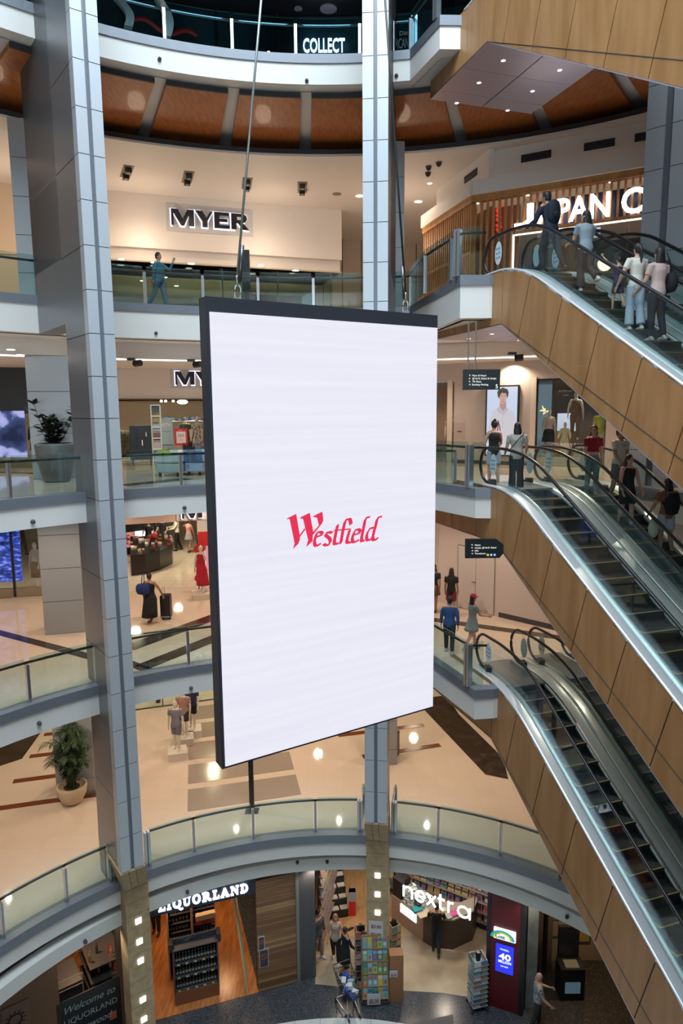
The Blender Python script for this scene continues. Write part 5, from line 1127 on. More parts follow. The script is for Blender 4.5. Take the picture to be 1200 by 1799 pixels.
# shop staff and customers inside gallery D
def shop(px, yaw, H, lbl, **k): p = at_z(*px, ZD+.02); return person(p, yaw, H, lbl, vox=.02, **k)
shop((312, 967), 250, 1.72, 'person in white shirt and black trousers standing by the cosmetics island', top=(.62, .60, .52), bottom=(.012, .012, .014), sleeve='long', skin='tan', hair=(.012, .01, .01), arms=((30, 8, 50), (30, 8, 60)))
shop((333, 970), 20, 1.62, 'person in pink top and grey skirt reaching out, beyond the island', top=(.55, .25, .24), bottom=(.28, .28, .27), bot='skirt', hem=.38, hairlen='bun', female=True, sleeve='none', arms=((60, 50, 10), (10, 10, 10)), skin='tan')
shop((263, 975), 170, 1.68, 'bald person in black behind the cosmetics island', top=(.012, .012, .016), bottom=(.012, .012, .014), hair=None, skin='tan', arms=((25, 8, 50), (25, 8, 50)))
shop((288, 968), 180, 1.68, 'second person in black behind the cosmetics island', top=(.012, .012, .016), bottom=(.012, .012, .014), hair=(.012, .01, .01), arms=((25, 8, 50), (25, 8, 50)))
# mannequins
def mannequin(pos, yaw, H, lbl, **k):
    d = dict(dummy=True, skin='dummy', hair=None, shoes=None, cat='mannequin', nm='mannequin', vox=.018); d.update(k); return person(pos, yaw, H, lbl, **d)[0]
def plinth(p, w, h, lbl, m=None):
    mb = MB(); mb.box(-w/2, w/2, -w/2, w/2, 0, h); mb.box(-w/2-.01, w/2+.01, -w/2-.01, w/2+.01, h-.03, h+.001, 1); o = mb.build('display_plinth', [m or mat('plinth_white', (.62, .56, .48), .3), mat('plinth_top', (.7, .64, .56), .3)]); o.location = p; o.rotation_euler.z = .25; return tag(o, lbl, 'plinth')
for (x, y), c, b, l in (((312, 1330), (.20, .19, .24), (.16, .16, .19), 'nearest, in grey tee and grey shorts'), ((325, 1305), (.34, .16, .14), (.03, .03, .04), 'middle, in striped reddish top'), ((339, 1291), (.02, .04, .10), (.012, .012, .02), 'farthest, in navy polo and dark shorts')):
    p = at_z(x, y, ZE); plinth(p, .62, .28, 'pale square plinth under the mannequin '+l.split(',')[0]+' of the trio')
    mannequin(p+Vector((0, 0, .28)), 185, 1.82, 'male mannequin '+l, top=c, bottom=b, bot='shorts', top2=(.45, .3, .25) if 'striped' in l else None, arms=((8, 10, 14), (-4, 10, 10)), legs=((7, 4), (-6, 4)))
p = at_z(356, 1050, ZD); plinth(p, .7, .22, 'clear low plinth under the mannequin in the red dress', mat('plinth_cream', (.6, .5, .38), .2))
mannequin(p+Vector((0, 0, .22)), 195, 1.72, 'mannequin in a long red strapless dress', top=(.40, .008, .03), bottom=(.40, .008, .03), bot='dress', hem=.14, sleeve='none', female=True, arms=((60, 20, 90), (4, 10, 5)))
mannequin(at_z(66, 1031, ZD)+Vector((0, 0, .02)), 200, 1.75, 'mannequin in cream jumper and taupe skirt behind the shop window at left', top=(.50, .42, .32), bottom=(.22, .14, .08), bot='skirt', hem=.22, sleeve='long', female=True, vox=.02)
person(at_z(41, 975, ZD), 100, 1.7, 'person in black trousers deep in the shop behind the window at left', top=(.03, .03, .03), bottom=(.03, .03, .025), vox=.022, legs=((10, 5), (-12, 20)))
cw = lambda x, d, z=ZC+.3: FC.P(FC.at(x, 770)[0], z, d)
mannequin(cw(953, -.8), 190, 1.62, 'mannequin in pale top and black skirt at the left of the display window', top=(.6, .45, .4), bottom=(.012, .012, .014), bot='skirt', hem=.3, sleeve='none', female=True)
mannequin(cw(999, -.9, ZC+.85), 195, 1.66, 'mannequin in brown vest and trousers on the timber plinth', top=(.20, .10, .05), bottom=(.22, .12, .06), sleeve='none', female=True, arms=((4, 12, 10), (4, 14, 25)))
mannequin(cw(987, -.4, ZC+.3), 200, 1.30, 'seated looking mannequin in cream at the front of the display window', top=(.58, .48, .34), bottom=(.58, .48, .34), bot='flared', legs=((60, 70), (50, 60)), female=True, sleeve='long', arms=((30, 12, 40), (30, 12, 40)))
mannequin(cw(1045, -.8), 190, 1.66, 'mannequin in lime yellow jumper at the right of the display window', top=(.42, .44, .05), bottom=(.5, .45, .38), sleeve='short', female=True)
mannequin(FC.P(FC.at(771, 770)[0], ZC+.1, -1.2), 190, 1.7, 'mannequin in patterned brown dress in the shop left of the taupe wall', top=(.25, .17, .13), top2=(.45, .38, .32), bottom=(.2, .13, .1), bot='dress', hem=.25, female=True)
mannequin(FM.P(FM.at(353, 770)[0], ZC, -1.2), 190, 1.72, 'mannequin in black and white spotted dress inside the store on the plant level', top=(.65, .62, .56), top2=(.02, .02, .02), bottom=(.65, .62, .56), bottom2=(.02, .02, .02), bot='dress', hem=.3, female=True)
mannequin(FM.P(FM.at(333, 770)[0], ZC, -1.6), 180, 1.72, 'mannequin in dark green top beside the spotted dress', top=(.05, .08, .05), bottom=(.1, .06, .05), female=True)
mannequin(FM.P(FM.at(56, 740)[0], ZC, -.8), 175, 1.75, 'mannequin in black coat left of the rear column behind the rubber plant', top=(.012, .012, .014), bottom=(.012, .012, .014), bot='dress', hem=.3, sleeve='long', female=True)
# ground floor
person(at_z(766, 1673, .015), 10, 1.72, 'person in black with dark hair standing at the newsagent counter', top=(.012, .012, .016), bottom=(.02, .03, .045), arms=((30, 10, 40), (30, 10, 40)), sleeve='long', skin='tan', hair=(.02, .015, .012))
person(at_z(590, 1690, .015), 185, 1.66, 'person with blonde hair in cream top and black trousers among the magazine racks', top=(.48, .42, .36), bottom=(.012, .012, .014), hair=(.30, .19, .10), hairlen='mid', female=True, sleeve='none', legs=((10, 6), (-10, 10)), arms=((10, 14, 20), (10, 10, 20)), nod=20, shoes=(.6, .6, .6))
person(at_z(607, 1706, .015), 60, 1.50, 'person in dark navy clothes reaching towards the book racks', top=(.010, .016, .03), bottom=(.012, .014, .02), bot='dress', hem=.25, hair=(.05, .03, .02), arms=((75, 12, 10), (20, 10, 20)), sleeve='long', skin='tan')
person(at_z(560, 1684, .015), 120, 1.7, 'person in grey jacket half hidden by the grey pillar', top=(.10, .10, .10), bottom=(.45, .35, .3), bottom2=(.2, .15, .12), sleeve='long', shoes=(.6, .6, .6))
person(at_z(275, 1640, .015), 180, 1.8, 'person whose black trousers show beneath the liquor shop sign', top=(.02, .02, .025), bottom=(.012, .012, .014), shoes=(.015, .015, .015), legs=((4, 3), (-4, 3)))
person(at_z(943, 1806, .015), 95, 1.72, 'bald person in striped tee at the bottom right', top=(.45, .47, .48), top2=(.12, .14, .16), bottom=(.03, .03, .03), hair=None, skin='light', arms=((30, 10, 40), (20, 10, 30)))
person(on_lane(3.2, 2.35, ZD, 5.35), UYAW+5, 1.70, 'person in black barely seen far down the lowest escalator', top=(.012, .012, .014), bottom=(.02, .02, .02), skin='mid')
# ---------------- things on the galleries ----------------
def leafmesh(mb, p, d, L, w, mi=0, droop=.3, curl=0):
    d = d.normalized(); s_ = d.cross(Vector((0, 0, 1)))
    if s_.length < .1: s_ = Vector((1, 0, 0))
    s_.normalize(); rows = []
    for i, t in enumerate((0, .25, .5, .75, 1)):
        c = p+d*L*t+Vector((0, 0, -droop*L*t*t)); ww = w*math.sin(math.pi*min(.98, max(.04, t**.8)))*.5
        rows.append((c-s_*ww, c+Vector((0, 0, .12*ww)), c+s_*ww))
    for a, b in zip(rows[:-1], rows[1:]): mb.add([*a, *b], [(0, 1, 4, 3), (1, 2, 5, 4)], mi)
# rubber plant in a tall dark pot (gallery C)
p = at_z(101, 846, ZC); t = thing('potted_rubber_plant', p, 'dark leaved rubber plant in a tall grey tapered pot before the rear column', 'plant')
mb = MB(); mb.lathe([(.30, 0), (.36, .04), (.50, .60), (.54, 1.02), (.52, 1.08), (.47, 1.08), (.45, .98), (.0, .97)], p, 28); mb.build('pot', mat('pot_dark_green_grey', (.10, .115, .115), .45), t, smooth=True)
mb = MB(); mb.lathe([(.44, .97), (.3, 1.0), (.05, 1.01)], p, 16); mb.build('soil', mat('soil', (.03, .02, .015), .9), t)
rnd = random.Random(3)
LEAF = mat('rubber_leaf', (.018, .028, .020), .3, col2=(.035, .045, .03), kind='noise', scale=8)
for k in range(11):
    ang = rnd.uniform(0, 6.28) if k > 1 else (2.9, .2)[k]; hgt = (1.15, 1.0)[k] if k < 2 else rnd.uniform(.35, .8); ln_ = (.50, .55)[k] if k < 2 else rnd.uniform(.2, .6)
    base = p+Vector((rnd.uniform(-.1, .1), rnd.uniform(-.1, .1), 1.0)); tip = base+Vector((math.cos(ang)*ln_, math.sin(ang)*ln_*.6, hgt)); br = []
    for i in range(7): f_ = i/6; br.append(base.lerp(tip, f_)+Vector((math.cos(ang)*ln_*.2, 0, 0))*math.sin(f_*3)*.5)
    mb = MB(); mb.tube(br, .012, 6, r2=.006); st = mb.build('stem', mat('stem_brown', (.06, .045, .03), .7), t)
    mb = MB()
    for i in range(2 if k < 2 else 1, 7):
        for j in range(4):
            a = rnd.uniform(0, 6.28); leafmesh(mb, br[i], Vector((math.cos(a), math.sin(a), rnd.uniform(.1, .9))), rnd.uniform(.25, .38), .15, 0, .2)
    mb.build('leaves', LEAF, t)
# palm in a cream pot (gallery E)
p = at_z(128, 1409, ZE); t = thing('potted_palm', p, 'bushy green palm in a round cream pot before the rear column', 'plant')
mb = MB(); mb.lathe([(.20, 0), (.30, .06), (.42, .30), (.46, .52), (.44, .60), (.39, .60), (.38, .52), (.0, .50)], p, 28); mb.build('pot', mat('cream_pot', (.60, .48, .33), .45), t, smooth=True)
mb = MB(); mb.lathe([(.38, .50), (.05, .53)], p, 16); mb.build('soil', mat('soil', (.03, .02, .015), .9), t)
for m_i in range(4):
    fr = MB(); stm = MB()
    for k in range(20):
        a = rnd.uniform(0, 6.28); out = rnd.uniform(.12, .80)*(.4 if math.sin(a) > .2 else 1); h = rnd.uniform(1.0, 2.1)-out*.55; base = p+Vector((rnd.uniform(-.12, .12), rnd.uniform(-.12, .12), .52)); pts = []
        for i in range(10):
            f_ = i/9; pts.append(base+Vector((math.cos(a)*out*f_**1.4, math.sin(a)*out*f_**1.4, h*math.sin(f_*1.75)/.98)))
        stm.tube(pts, .008, 5, r2=.003)
        for i in range(2, 10):
            tg = (pts[min(i+1, 9)]-pts[i-1]).normalized()
            for sd in (-1, 1):
                for e in (0, .5):
                    q = pts[i].lerp(pts[min(i+1, 9)], e); sdv = tg.cross(Vector((0, 0, 1))); sdv = sdv.normalized() if sdv.length > .05 else Vector((1, 0, 0))
                    leafmesh(fr, q, tg*.8+sdv*sd+Vector((0, 0, .1)), .34*(1-.4*abs(i/9-.4)), .034, 0, .5)
    fr.build('fronds', mat('palm_green', (.025, .055, .02), .5, kind='noise', col2=(.05, .09, .035), scale=7), t); stm.build('stems', mat('palm_stem', (.06, .08, .03), .6), t)
# black totem posts on gallery E
p = at_z(443, 1425, ZE); mb = MB(); mb.box(-.07, .07, -.05, .05, 0, 1.9); mb.box(-.2, .2, -.15, .15, 0, .02); o = mb.build('totem', BLACK); o.location = p; tag(o, 'slim black upright totem on the lowest gallery below the screen', 'totem')
p = at_z(693, 1325, ZE); mb = MB(); mb.lathe([(.16, 0), (.18, .02), (.18, .85), (.15, .9), (.05, .92)], (0, 0, 0), 20); o = mb.build('litter_bin', mat('bin_bronze', (.22, .15, .11), .3, .7)); o.location = p; tag(o, 'round bronze litter bin by the rear column below the screen', 'bin')

# store at left on gallery D and C: glazed front with big blue pictures
FL_ = Face(at_z(0, 1052, ZD)[:2], at_z(80, 1047, ZD)[:2]); a0 = FL_.at(-60, 1000)[0]; a1 = FL_.at(92, 1000)[0]
c = MB(); c.fbox(FL_, a0, a1, ZD+.35, ZC-.7, -.05, -.03); struct('window_4', c, GLASS)
c = MB(); c.fbox(FL_, a0, a1, ZD, ZD+.35, -.15, 0); c.fbox(FL_, a0, a1, ZD, ZD+.04, 0, .03); struct('baseboard_left', c, mat('brown_grey_base', (.28, .22, .16), .4))
c = MB(); x = FL_.at(23, 1000)[0]; c.fbox(FL_, x-.04, x+.04, ZD, ZC-.7, -.08, .02); struct('trim_41', c, BLACK)
c = MB(); c.fbox(FL_, a1, a1+.08, ZD, ZC-.7, -.1, .03); struct('trim_42', c, STEELD)
BLUEP = pict('blue_reeds_picture', [(.35, (.004, .01, .07)), (.5, (.02, .06, .45)), (.58, (.10, .16, .75)), (.68, (.35, .38, .95))], (2, 2, 5), 2.2, .8, 8)
mb = MB(); mb.fbox(FL_, a0, FL_.at(35, 1000)[0], ZD+.55, ZC-.8, -.35, -.30); tag(mb.build('light_picture', BLUEP), 'large glowing blue landscape picture behind the lower left shop window', 'picture')
mb = MB(); mb.fbox(FL_, FL_.at(55, 950)[0], FL_.at(72, 950)[0], ZD+1.6, ZC-.8, -3.2, -3.1); tag(mb.build('red_banner', RED), 'red banner hanging in the shop behind the cream dressed mannequin', 'banner')
FG = Face(at_z(-40, 822, ZC)[:2], at_z(70, 822, ZC)[:2]); a0 = FG.at(-60, 700)[0]; a1 = FG.at(60, 700)[0]
c = MB(); c.fbox(FG, a0, a1, ZC+.3, 17.1, -.05, -.03); struct('window_5', c, GLASS)
c = MB(); c.fbox(FG, a0, a1, ZC, ZC+.30, -.12, 0); struct('baseboard_left', c, mat('olive_grey_base', (.20, .19, .13), .4))
mb = MB(); mb.fbox(FG, a0, FG.at(27, 700)[0], ZC+.35, 17.1, -.5, -.42); tag(mb.build('light_picture', pict('dusk_sea_picture', [(.3, (.01, .012, .05)), (.46, (.05, .07, .22)), (.52, (.42, .42, .85)), (.7, (.62, .60, 1.0))], (.8, .8, 1.0), 1.1, .75, 7)), 'large glowing lilac dusk picture with dark trees behind the upper left shop window', 'picture')
mb = MB(); 
for i in range(9): a = FG.at(30, 700)[0]+i*.17; mb.tube([FG.P(a, ZC, -.8), FG.P(a, 17.0, -.8)], .014, 5)
for z in (15.9, 16.5): mb.tube([FG.P(FG.at(30, 700)[0], z, -.8), FG.P(FG.at(30, 700)[0]+1.4, z, -.8)], .014, 5)
tag(mb.build('shop_rack', mat('rack_pale', (.5, .42, .32), .4)), 'pale rod shop rack between the lilac picture and the rear column', 'rack')
mb = MB(); a = FM.at(128, 760)[0]; mb.fbox(FM, a, a+.25, ZC, ZC+2.0, -1.2, -1.1); tag(mb.build('red_banner', RED), 'red banner between the rear column and left column on the plant level', 'banner')

# bed department (gallery C)
def bed(x0, x1, y, lbl, c1, d=1.3, h=.55):
    A = at_z(x0, y, ZC); B = at_z(x1, y, ZC); w = (B-A).length; t = thing('display_bed', A, lbl, 'bed'); X_ = (B-A).normalized(); Y_ = Vector((-X_.y, X_.x, 0))
    def bx(nm, a0, a1, d0, d1, z0, z1, m, bev=.04):
        mb = MB(); mb.hexa([A+X_*a+Y_*b+Vector((0, 0, z)) for z in (z0, z1) for a, b in ((a0, d0), (a1, d0), (a1, d1), (a0, d1))]); o = mb.build(nm, m, t); bv = o.modifiers.new('b', 'BEVEL'); bv.width = bev; bv.segments = 3; return o
    bx('divan_base', .03, w-.03, .02, d, .12, .40, mat('bed_base_'+lbl[:4], tuple(x*.8 for x in c1), .7)); bx('mattress', 0, w, 0, d, .41, .41+h*.6, mat('bed_'+lbl[:4], c1, .7), .06)
    for a in (.1, w-.16):
        mb = MB(); mb.hexa([A+X_*q+Y_*b+Vector((0, 0, z)) for z in (0, .12) for q, b in ((a, .08), (a+.06, .08), (a+.06, .14), (a, .14))]); mb.build('leg', BLACK, t)
    return A, X_, Y_, w
A, X_, Y_, w = bed(272, 318, 838, 'pale green display bed with a lime ticket on it', (.44, .52, .52))
mb = MB(); mb.hexa([A+X_*a+Y_*b+Vector((0, 0, z)) for z in (.62, .80) for a, b in ((.12, -.015), (.50, -.015), (.50, .0), (.12, .0))]); mb.build('lime_ticket', mat('lime', (.5, .6, .1), .6), None); o = bpy.context.scene.objects['lime_ticket']; tag(o, 'lime green ticket hanging on the front of the pale green bed', 'ticket')
A2, X2, Y2, w2 = bed(323, 357, 836, 'periwinkle blue display bed with a lettered valance', (.42, .48, .66))
F_ = Face((A2-Y2*.0)[:2], d=(X2.x, X2.y)); 
t = thing('bed_valance', A2, 'pale blue lettered board before the periwinkle bed, reading backwards', 'sign'); mb = MB(); text(mb, 'M', F_, .05, ZC+.22, .13, dep=.02, thick=.003, mirror=True); text(mb, 'ASING', F_, .1, ZC+.46, .13, dep=.02, thick=.003, mirror=True); text(mb, 'R-DE', F_, .05, ZC+.66, .12, dep=.02, thick=.003, mirror=True); text(mb, 'VATER', F_, .3, ZC+.86, .12, dep=.02, thick=.003, mirror=True); mb.build('lettering', mat('slate_print', (.12, .14, .20), .6), t)
mb = MB(); mb.fbox(F_, 0, w2, ZC+.42, ZC+1.0, -.0, .012); mb.build('board', glassmat('blue_film', (.75, .80, .92), .05), t)
# tall free standing banner and SALE sign, ladder frame, black wardrobe
def board(px, lbl, nm, m, F=None, dep=.03, z0=None):
    x0, y0, x1, y1 = px; q = at_z((x0+x1)/2, y1 if y1 > 800 else 812, ZC); F = Face(q[:2], d=(1, .25)); a0, z1 = F.at(x0, y0); a1, z_ = F.at(x1, y1); zz = z0 if z0 else z_
    t = thing(nm, F.P((a0+a1)/2, zz), lbl, 'sign'); mb = MB(); mb.fbox(F, a0, a1, zz, z1, -dep, 0); mb.build('board', m, t); return t, F, a0, a1, zz, z1
t, F, a0, a1, za, zb = board((279, 734, 305, 786), 'tall pale blue mattress banner with oval logo before the bed display', 'banner', mat('banner_blue', (.36, .56, .62), .5), z0=ZC+.01)
W_ = a1-a0; H_ = zb-za
mb = MB(); mb.fbox(F, a0, a1, za, za+H_*.12, 0, .004); mb.fbox(F, a0, a1, za+H_*.36, za+H_*.40, 0, .004); mb.build('grey_bands', mat('banner_grey', (.22, .22, .28), .5), t)
mb = MB(); mb.fbox(F, a0+.02, a1-.02, za+H_*.14, za+H_*.34, 0, .004); mb.build('bed_picture', pict('green_bed_picture', [(.42, (.4, .42, .5)), (.52, (.45, .48, .55)), (.58, (.02, .30, .08)), (.7, (.1, .12, .1))], (2, 2, 6), 3, 0, 3), t)
mb = MB(); c_ = F.P(a0+W_*.5, za+H_*.84, .004); mb.prism([c_+F.d*.11*math.cos(i*math.pi/8)*W_*3+Vector((0, 0, .08*math.sin(i*math.pi/8))) for i in range(16)], -F.n*.003); text(mb, 'Sealy', F, a0+W_*.34, za+H_*.81, .07, width=W_*.32, dep=.004, thick=.003, mi=1); text(mb, 'Posturepedic', F, a0+W_*.15, za+H_*.68, .06, width=W_*.7, dep=.002, thick=.003, mi=1)
mb.build('logo', [mat('logo_white_oval', (.7, .7, .7), .5), mat('logo_blue', (.10, .22, .36), .5)], t)
t, F, a0, a1, za, zb = board((306, 753, 330, 782), 'red bordered sale sign reading 50% before the bed display', 'sale_sign', mat('sale_red', (.62, .02, .05), .5))
W_ = a1-a0; H_ = zb-za; mb = MB(); mb.fbox(F, a0+W_*.14, a1-W_*.14, za+H_*.12, za+H_*.82, 0, .005); mb.build('paper', mat('paper_white', (.72, .70, .74), .6), t)
mb = MB(); text(mb, '50%', F, a0+W_*.24, za+H_*.50, H_*.17, dep=.006, thick=.003); text(mb, 'SALE', F, a0+W_*.3, za+H_*.86, H_*.08, dep=.001, thick=.003, mi=1); text(mb, 'off', F, a0+W_*.4, za+H_*.28, H_*.1, dep=.006, thick=.003, mi=2); mb.build('lettering', [mat('slate_print', (.12, .14, .20), .6), mat('paper_white', (.7, .7, .7)), mat('sale_pink', (.7, .2, .25), .5)], t)
mb = MB(); mb.tube([F.P((a0+a1)/2, ZC, -.02), F.P((a0+a1)/2, za, -.02)], .012, 6); mb.build('stand', STEEL, t)
q = at_z(274, 838, ZC); F = Face(q[:2], d=(1, .25)); a0 = F.at(267, 760)[0]; a1 = F.at(283, 760)[0]; zt = F.at(275, 712)[1]
t = thing('ladder_frame', F.P(a0, ZC), 'tall white and gold ladder frame between the wardrobe and the blue banner', 'frame')
for a in (a0, a1): mb = MB(); mb.tube([F.P(a, ZC, 0), F.P(a, zt, 0)], .02, 6); mb.build('upright', mat('frame_white', (.75, .66, .5), .4), t)
for k in range(6): z = ZC+.5+k*(zt-ZC-.5)/5; mb = MB(); mb.tube([F.P(a0, z, 0), F.P(a1, z, 0)], .018, 6); mb.build('rung', mat('frame_white', (.7, .6, .5)), t)
for k, c_ in enumerate(((.25, .12, .16), (.5, .4, .35), (.22, .1, .14), (.45, .42, .45), (.42, .28, .12), (.1, .1, .09))):
    z = ZC+.55+k*.27; mb = MB(); mb.fbox(F, a0+.03, a1-.03, z, z+.2, -.25, -.02); tag(mb.build('folded_bedding', mat('bedding_%d' % k, c_, .8)), 'folded bedding on the ladder frame, %s' % ('black at the bottom', 'beige', 'plum, lower of two', 'grey', 'mustard', 'near black at the top')[k] if False else 'folded bedding in the ladder frame, '+('lowest, plum red', 'second from the floor, pale', 'third from the floor, plum', 'fourth from the floor, grey', 'fifth from the floor, mustard', 'topmost, near black')[k], 'bedding', 'bedding in the ladder frame')
q = at_z(235, 818, ZC); F = Face(q[:2], d=(1, .25)); a0 = F.at(229, 790)[0]; a1 = F.at(268, 790)[0]; z1 = F.at(250, 748)[1]
t = thing('wardrobe', F.P(a0, ZC), 'tall black panelled cabinet on legs beside the ladder frame', 'cabinet')
for i in range(3):
    w_ = (a1-a0)/3; mb = MB(); mb.fbox(F, a0+i*w_+.008, a0+(i+1)*w_-.008, ZC+.22, z1, -.02, 0); d_ = mb.build('door', mat('black_blue', (.012, .014, .022), .3), t)
mb = MB(); mb.fbox(F, a0, a1, ZC+.2, z1, -.5, -.02); mb.build('carcass', BLACK, t)
for a in (a0+.05, a1-.1): mb = MB(); mb.fbox(F, a, a+.05, ZC, ZC+.2, -.1, -.05); mb.build('leg', BLACK, t)
mb = MB(); mb.fbox(F, a0+(a1-a0)*.72, a0+(a1-a0)*.76, ZC+1.05, ZC+1.2, 0, .01); mb.fbox(F, a0+(a1-a0)*.53, a0+(a1-a0)*.58, ZC+.72, ZC+.92, 0, .01); mb.build('tag', mat('paper_white', (.7, .7, .7)), t)
# wavy blue pelmet and pendant in the shop
F = Face(FM.P(0, 0, -1.5)[:2], d=v_); a0 = F.at(284, 740)[0]; a1 = F.at(370, 740)[0]; mb = MB(); n = 60
z0 = F.at(330, 735)[1]
for i in range(n):
    a = a0+(a1-a0)*i/n; b = a0+(a1-a0)*(i+1)/n; h1 = .05*math.sin(a*6); h2 = .05*math.sin(b*6)
    mb.hexa([F.P(a, z0-.10+h1*.3, .02), F.P(b, z0-.10+h2*.3, .02), F.P(b, z0-.10+h2*.3, 0), F.P(a, z0-.10+h1*.3, 0), F.P(a, z0+.03+h1, .02), F.P(b, z0+.03+h2, .02), F.P(b, z0+.03+h2, 0), F.P(a, z0+.03+h1, 0)], i//4 % 2)
tag(mb.build('wavy_pelmet', [mat('pelmet_blue', (.12, .22, .36), .5), mat('pelmet_pale', (.36, .48, .70), .5)]), 'wavy blue pelmet across the shop behind the bed display', 'pelmet')
mb = MB(); mb.fbox(F, a0, a1+3, z0-.12, z0-.05, -.1, 0); tag(mb.build('light_box', mat('cream_glow', (1, .9, .7), .5, emit=(1, .85, .62), es=1.2)), 'glowing cream strip under the wavy blue pelmet', 'light')
p = FM.P(FM.at(325, 716)[0], 17.42, -1.0); mb = MB(); mb.ell((0, 0, 0), .22, .22, .09, 16); o = mb.build('pendant_lamp', LEDW); o.location = p; tag(o, 'oval glowing ceiling lamp over the bed display', 'lamp')
for x, l in ((288, 'left'), (296, 'middle'), (310, 'right')):
    p = FM.P(FM.at(x, 718)[0], 17.46, -1.4); mb = MB(); mb.ell((0, 0, 0), .06, .06, .05, 10); o = mb.build('ceiling_spot', LEDW); o.location = p; tag(o, 'small bright ceiling spot, %s of the three beside the oval lamp' % l, 'lamp')
for i, (x, c1, c2, l) in enumerate(((226, (.05, .07, .04), (.25, .22, .14), 'green leafy display beside the black cabinet'), (345, (.35, .10, .10), (.10, .06, .05), 'dark red clothes rack beside the spotted dress'), (366, (.45, .32, .30), (.2, .12, .1), 'rosy clothes rack beyond the spotted dress'))):
    a = FM.at(x, 780)[0]; mb = MB()
    for k in range(10): mb.ell(FM.P(a-.25+k*.055, ZC+.62, -2.4), .03, .16, .61, 8)
    tag(mb.build('clothes_rail', mat('rail_%d' % i, c1, .7, kind='noise', col2=c2, scale=9)), l, 'clothes rack')

# cosmetics island (gallery D)
Z_ = ZD+.02; c0 = at_z(262, 1000, Z_); t = thing('cosmetics_island', c0, 'curved black cosmetics island counter covered in small products', 'counter')
path = [at_z(x, y, Z_) for x, y in ((231, 1011), (256, 1008), (282, 1001), (303, 990), (305, 984))]; bk = [at_z(x, y, Z_) for x, y in ((231, 985), (250, 985), (272, 982), (292, 976), (300, 974))]
mb = MB(); mb.prism(path+bk[::-1], (0, 0, .82)); mb.build('counter_body', mat('gloss_black', (.012, .011, .013), .12), t)
mb = MB(); U1 = [q+Vector((0, 0, .83)) for q in path]; U2 = [q+Vector((0, 0, 1.12)) for q in bk]; mb.strip(U1, U2); mb.strip(U2, [q+Vector((0, 0, .83)) for q in bk]); mb.build('sloping_top', mat('gloss_black', (.01, .01, .01)), t)
for i in range(46):
    f_ = rnd.uniform(0, 3.99); k = int(f_); g = rnd.uniform(.08, .95); A = U1[k].lerp(U1[k+1], f_-k); B = U2[k].lerp(U2[k+1], f_-k); q = A.lerp(B, g)
    mb = MB(); s_ = rnd.uniform(.04, .09); mb.box(-s_, s_, -.03, .03, 0, rnd.uniform(.04, .12)); cc = rnd.choice([(.55, .5, .45), (.5, .03, .04), (.03, .03, .03), (.35, .15, .12), (.6, .45, .3), (.7, .7, .68)])
    o = mb.build('cosmetic_box', mat('cosm_%d' % int(cc[0]*100), cc, .3)); o.location = q; o.rotation_euler.z = rnd.uniform(-.5, .5); tag(o, 'small cosmetics pack on the sloping top of the black island', 'cosmetics', 'cosmetics on the black island')
q = U1[2].lerp(U2[2], .8); mb = MB(); mb.ell(q+Vector((0, 0, .1)), .13, .13, .16, 12); tag(mb.build('red_balloon', RED, smooth=True), 'round red ornament on top of the cosmetics island', 'ornament')
# lit cosmetic wall behind
F = Face(at_z(225, 975, Z_)[:2], at_z(275, 968, Z_)[:2]); 
def fpan(F, x0, y0, x1, y1, dep, th, nm, m, lbl, cat, **k):
    a0, z1 = F.at(x0, y0); a1, _ = F.at(x1, y0); _, z0 = F.at(x0, y1); mb = MB(); mb.fbox(F, a0, a1, z0, z1, dep-th, dep); return tag(mb.build(nm, m), lbl, cat, **k)
fpan(F, 222, 922, 275, 985, -.1, .3, 'black_display_unit', BLACK, 'black framed cosmetics display unit behind the island', 'display unit')
fpan(F, 238, 934, 270, 956, .02, .1, 'lit_display', mat('lit_display', (1, 1, 1), .5, emit=(.75, .82, 1), es=1.1), 'bright bluish lit shelf panel in the black display unit', 'light')
fpan(F, 222, 936, 236, 962, .04, .1, 'face_poster', pict('red_face_poster', [(.4, (.6, .35, .3)), (.5, (.55, .3, .25)), (.58, (.5, .02, .05)), (.7, (.05, .01, .02))], (2, 2, 3), 2.5, .5, 2), 'lit poster of a face with red lips at the cosmetics unit', 'poster')
fpan(F, 222, 975, 238, 1010, .5, .5, 'display_cube', mat('brown_cube', (.35, .22, .15), .5), 'small brown product stand left of the island', 'stand')
# red round hangers, pink display right of it
q = at_z(350, 1040, Z_); F = Face(q[:2], d=(1, .22)); t = thing('red_disc_stand', q, 'pole stand with red discs behind the mannequin in red', 'display stand')
mb = MB(); mb.tube([q, q+Vector((0, 0, 2.0))], .02, 6); mb.build('pole', BLACK, t)
for k, z in enumerate((.55, 1.1, 1.65)): mb = MB(); mb.prism([F.P(.05+.2*math.cos(i*math.pi/10), ZD+z+.17*math.sin(i*math.pi/10), .06) for i in range(20)], -F.n*.05); mb.build('red_disc', RED, t)
fpan(F, 363, 968, 384, 1014, -1.0, .5, 'pink_display', mat('pink_glow', (.6, .2, .4), .5, emit=(.6, .25, .45), es=.5), 'pink glowing display case at the screen edge', 'display case')
fpan(F, 348, 944, 384, 969, -1.0, .2, 'red_shelf', RED, 'red garments shelf above the pink display case', 'shelf')
fpan(F, 324, 917, 336, 926, -3.0, .05, 'red_ceiling_banner', RED, 'small red hanging banner over the aisle of the cosmetics hall', 'banner')
fpan(Face(at_z(325, 960, Z_)[:2], d=(1, .22)), 346, 917, 376, 945, -1, .1, 'framed_panel', mat('cream_panel_glow', (.7, .6, .5), .5, emit=(.8, .6, .45), es=.4), 'framed cream lightbox beyond the red shelf', 'lightbox')
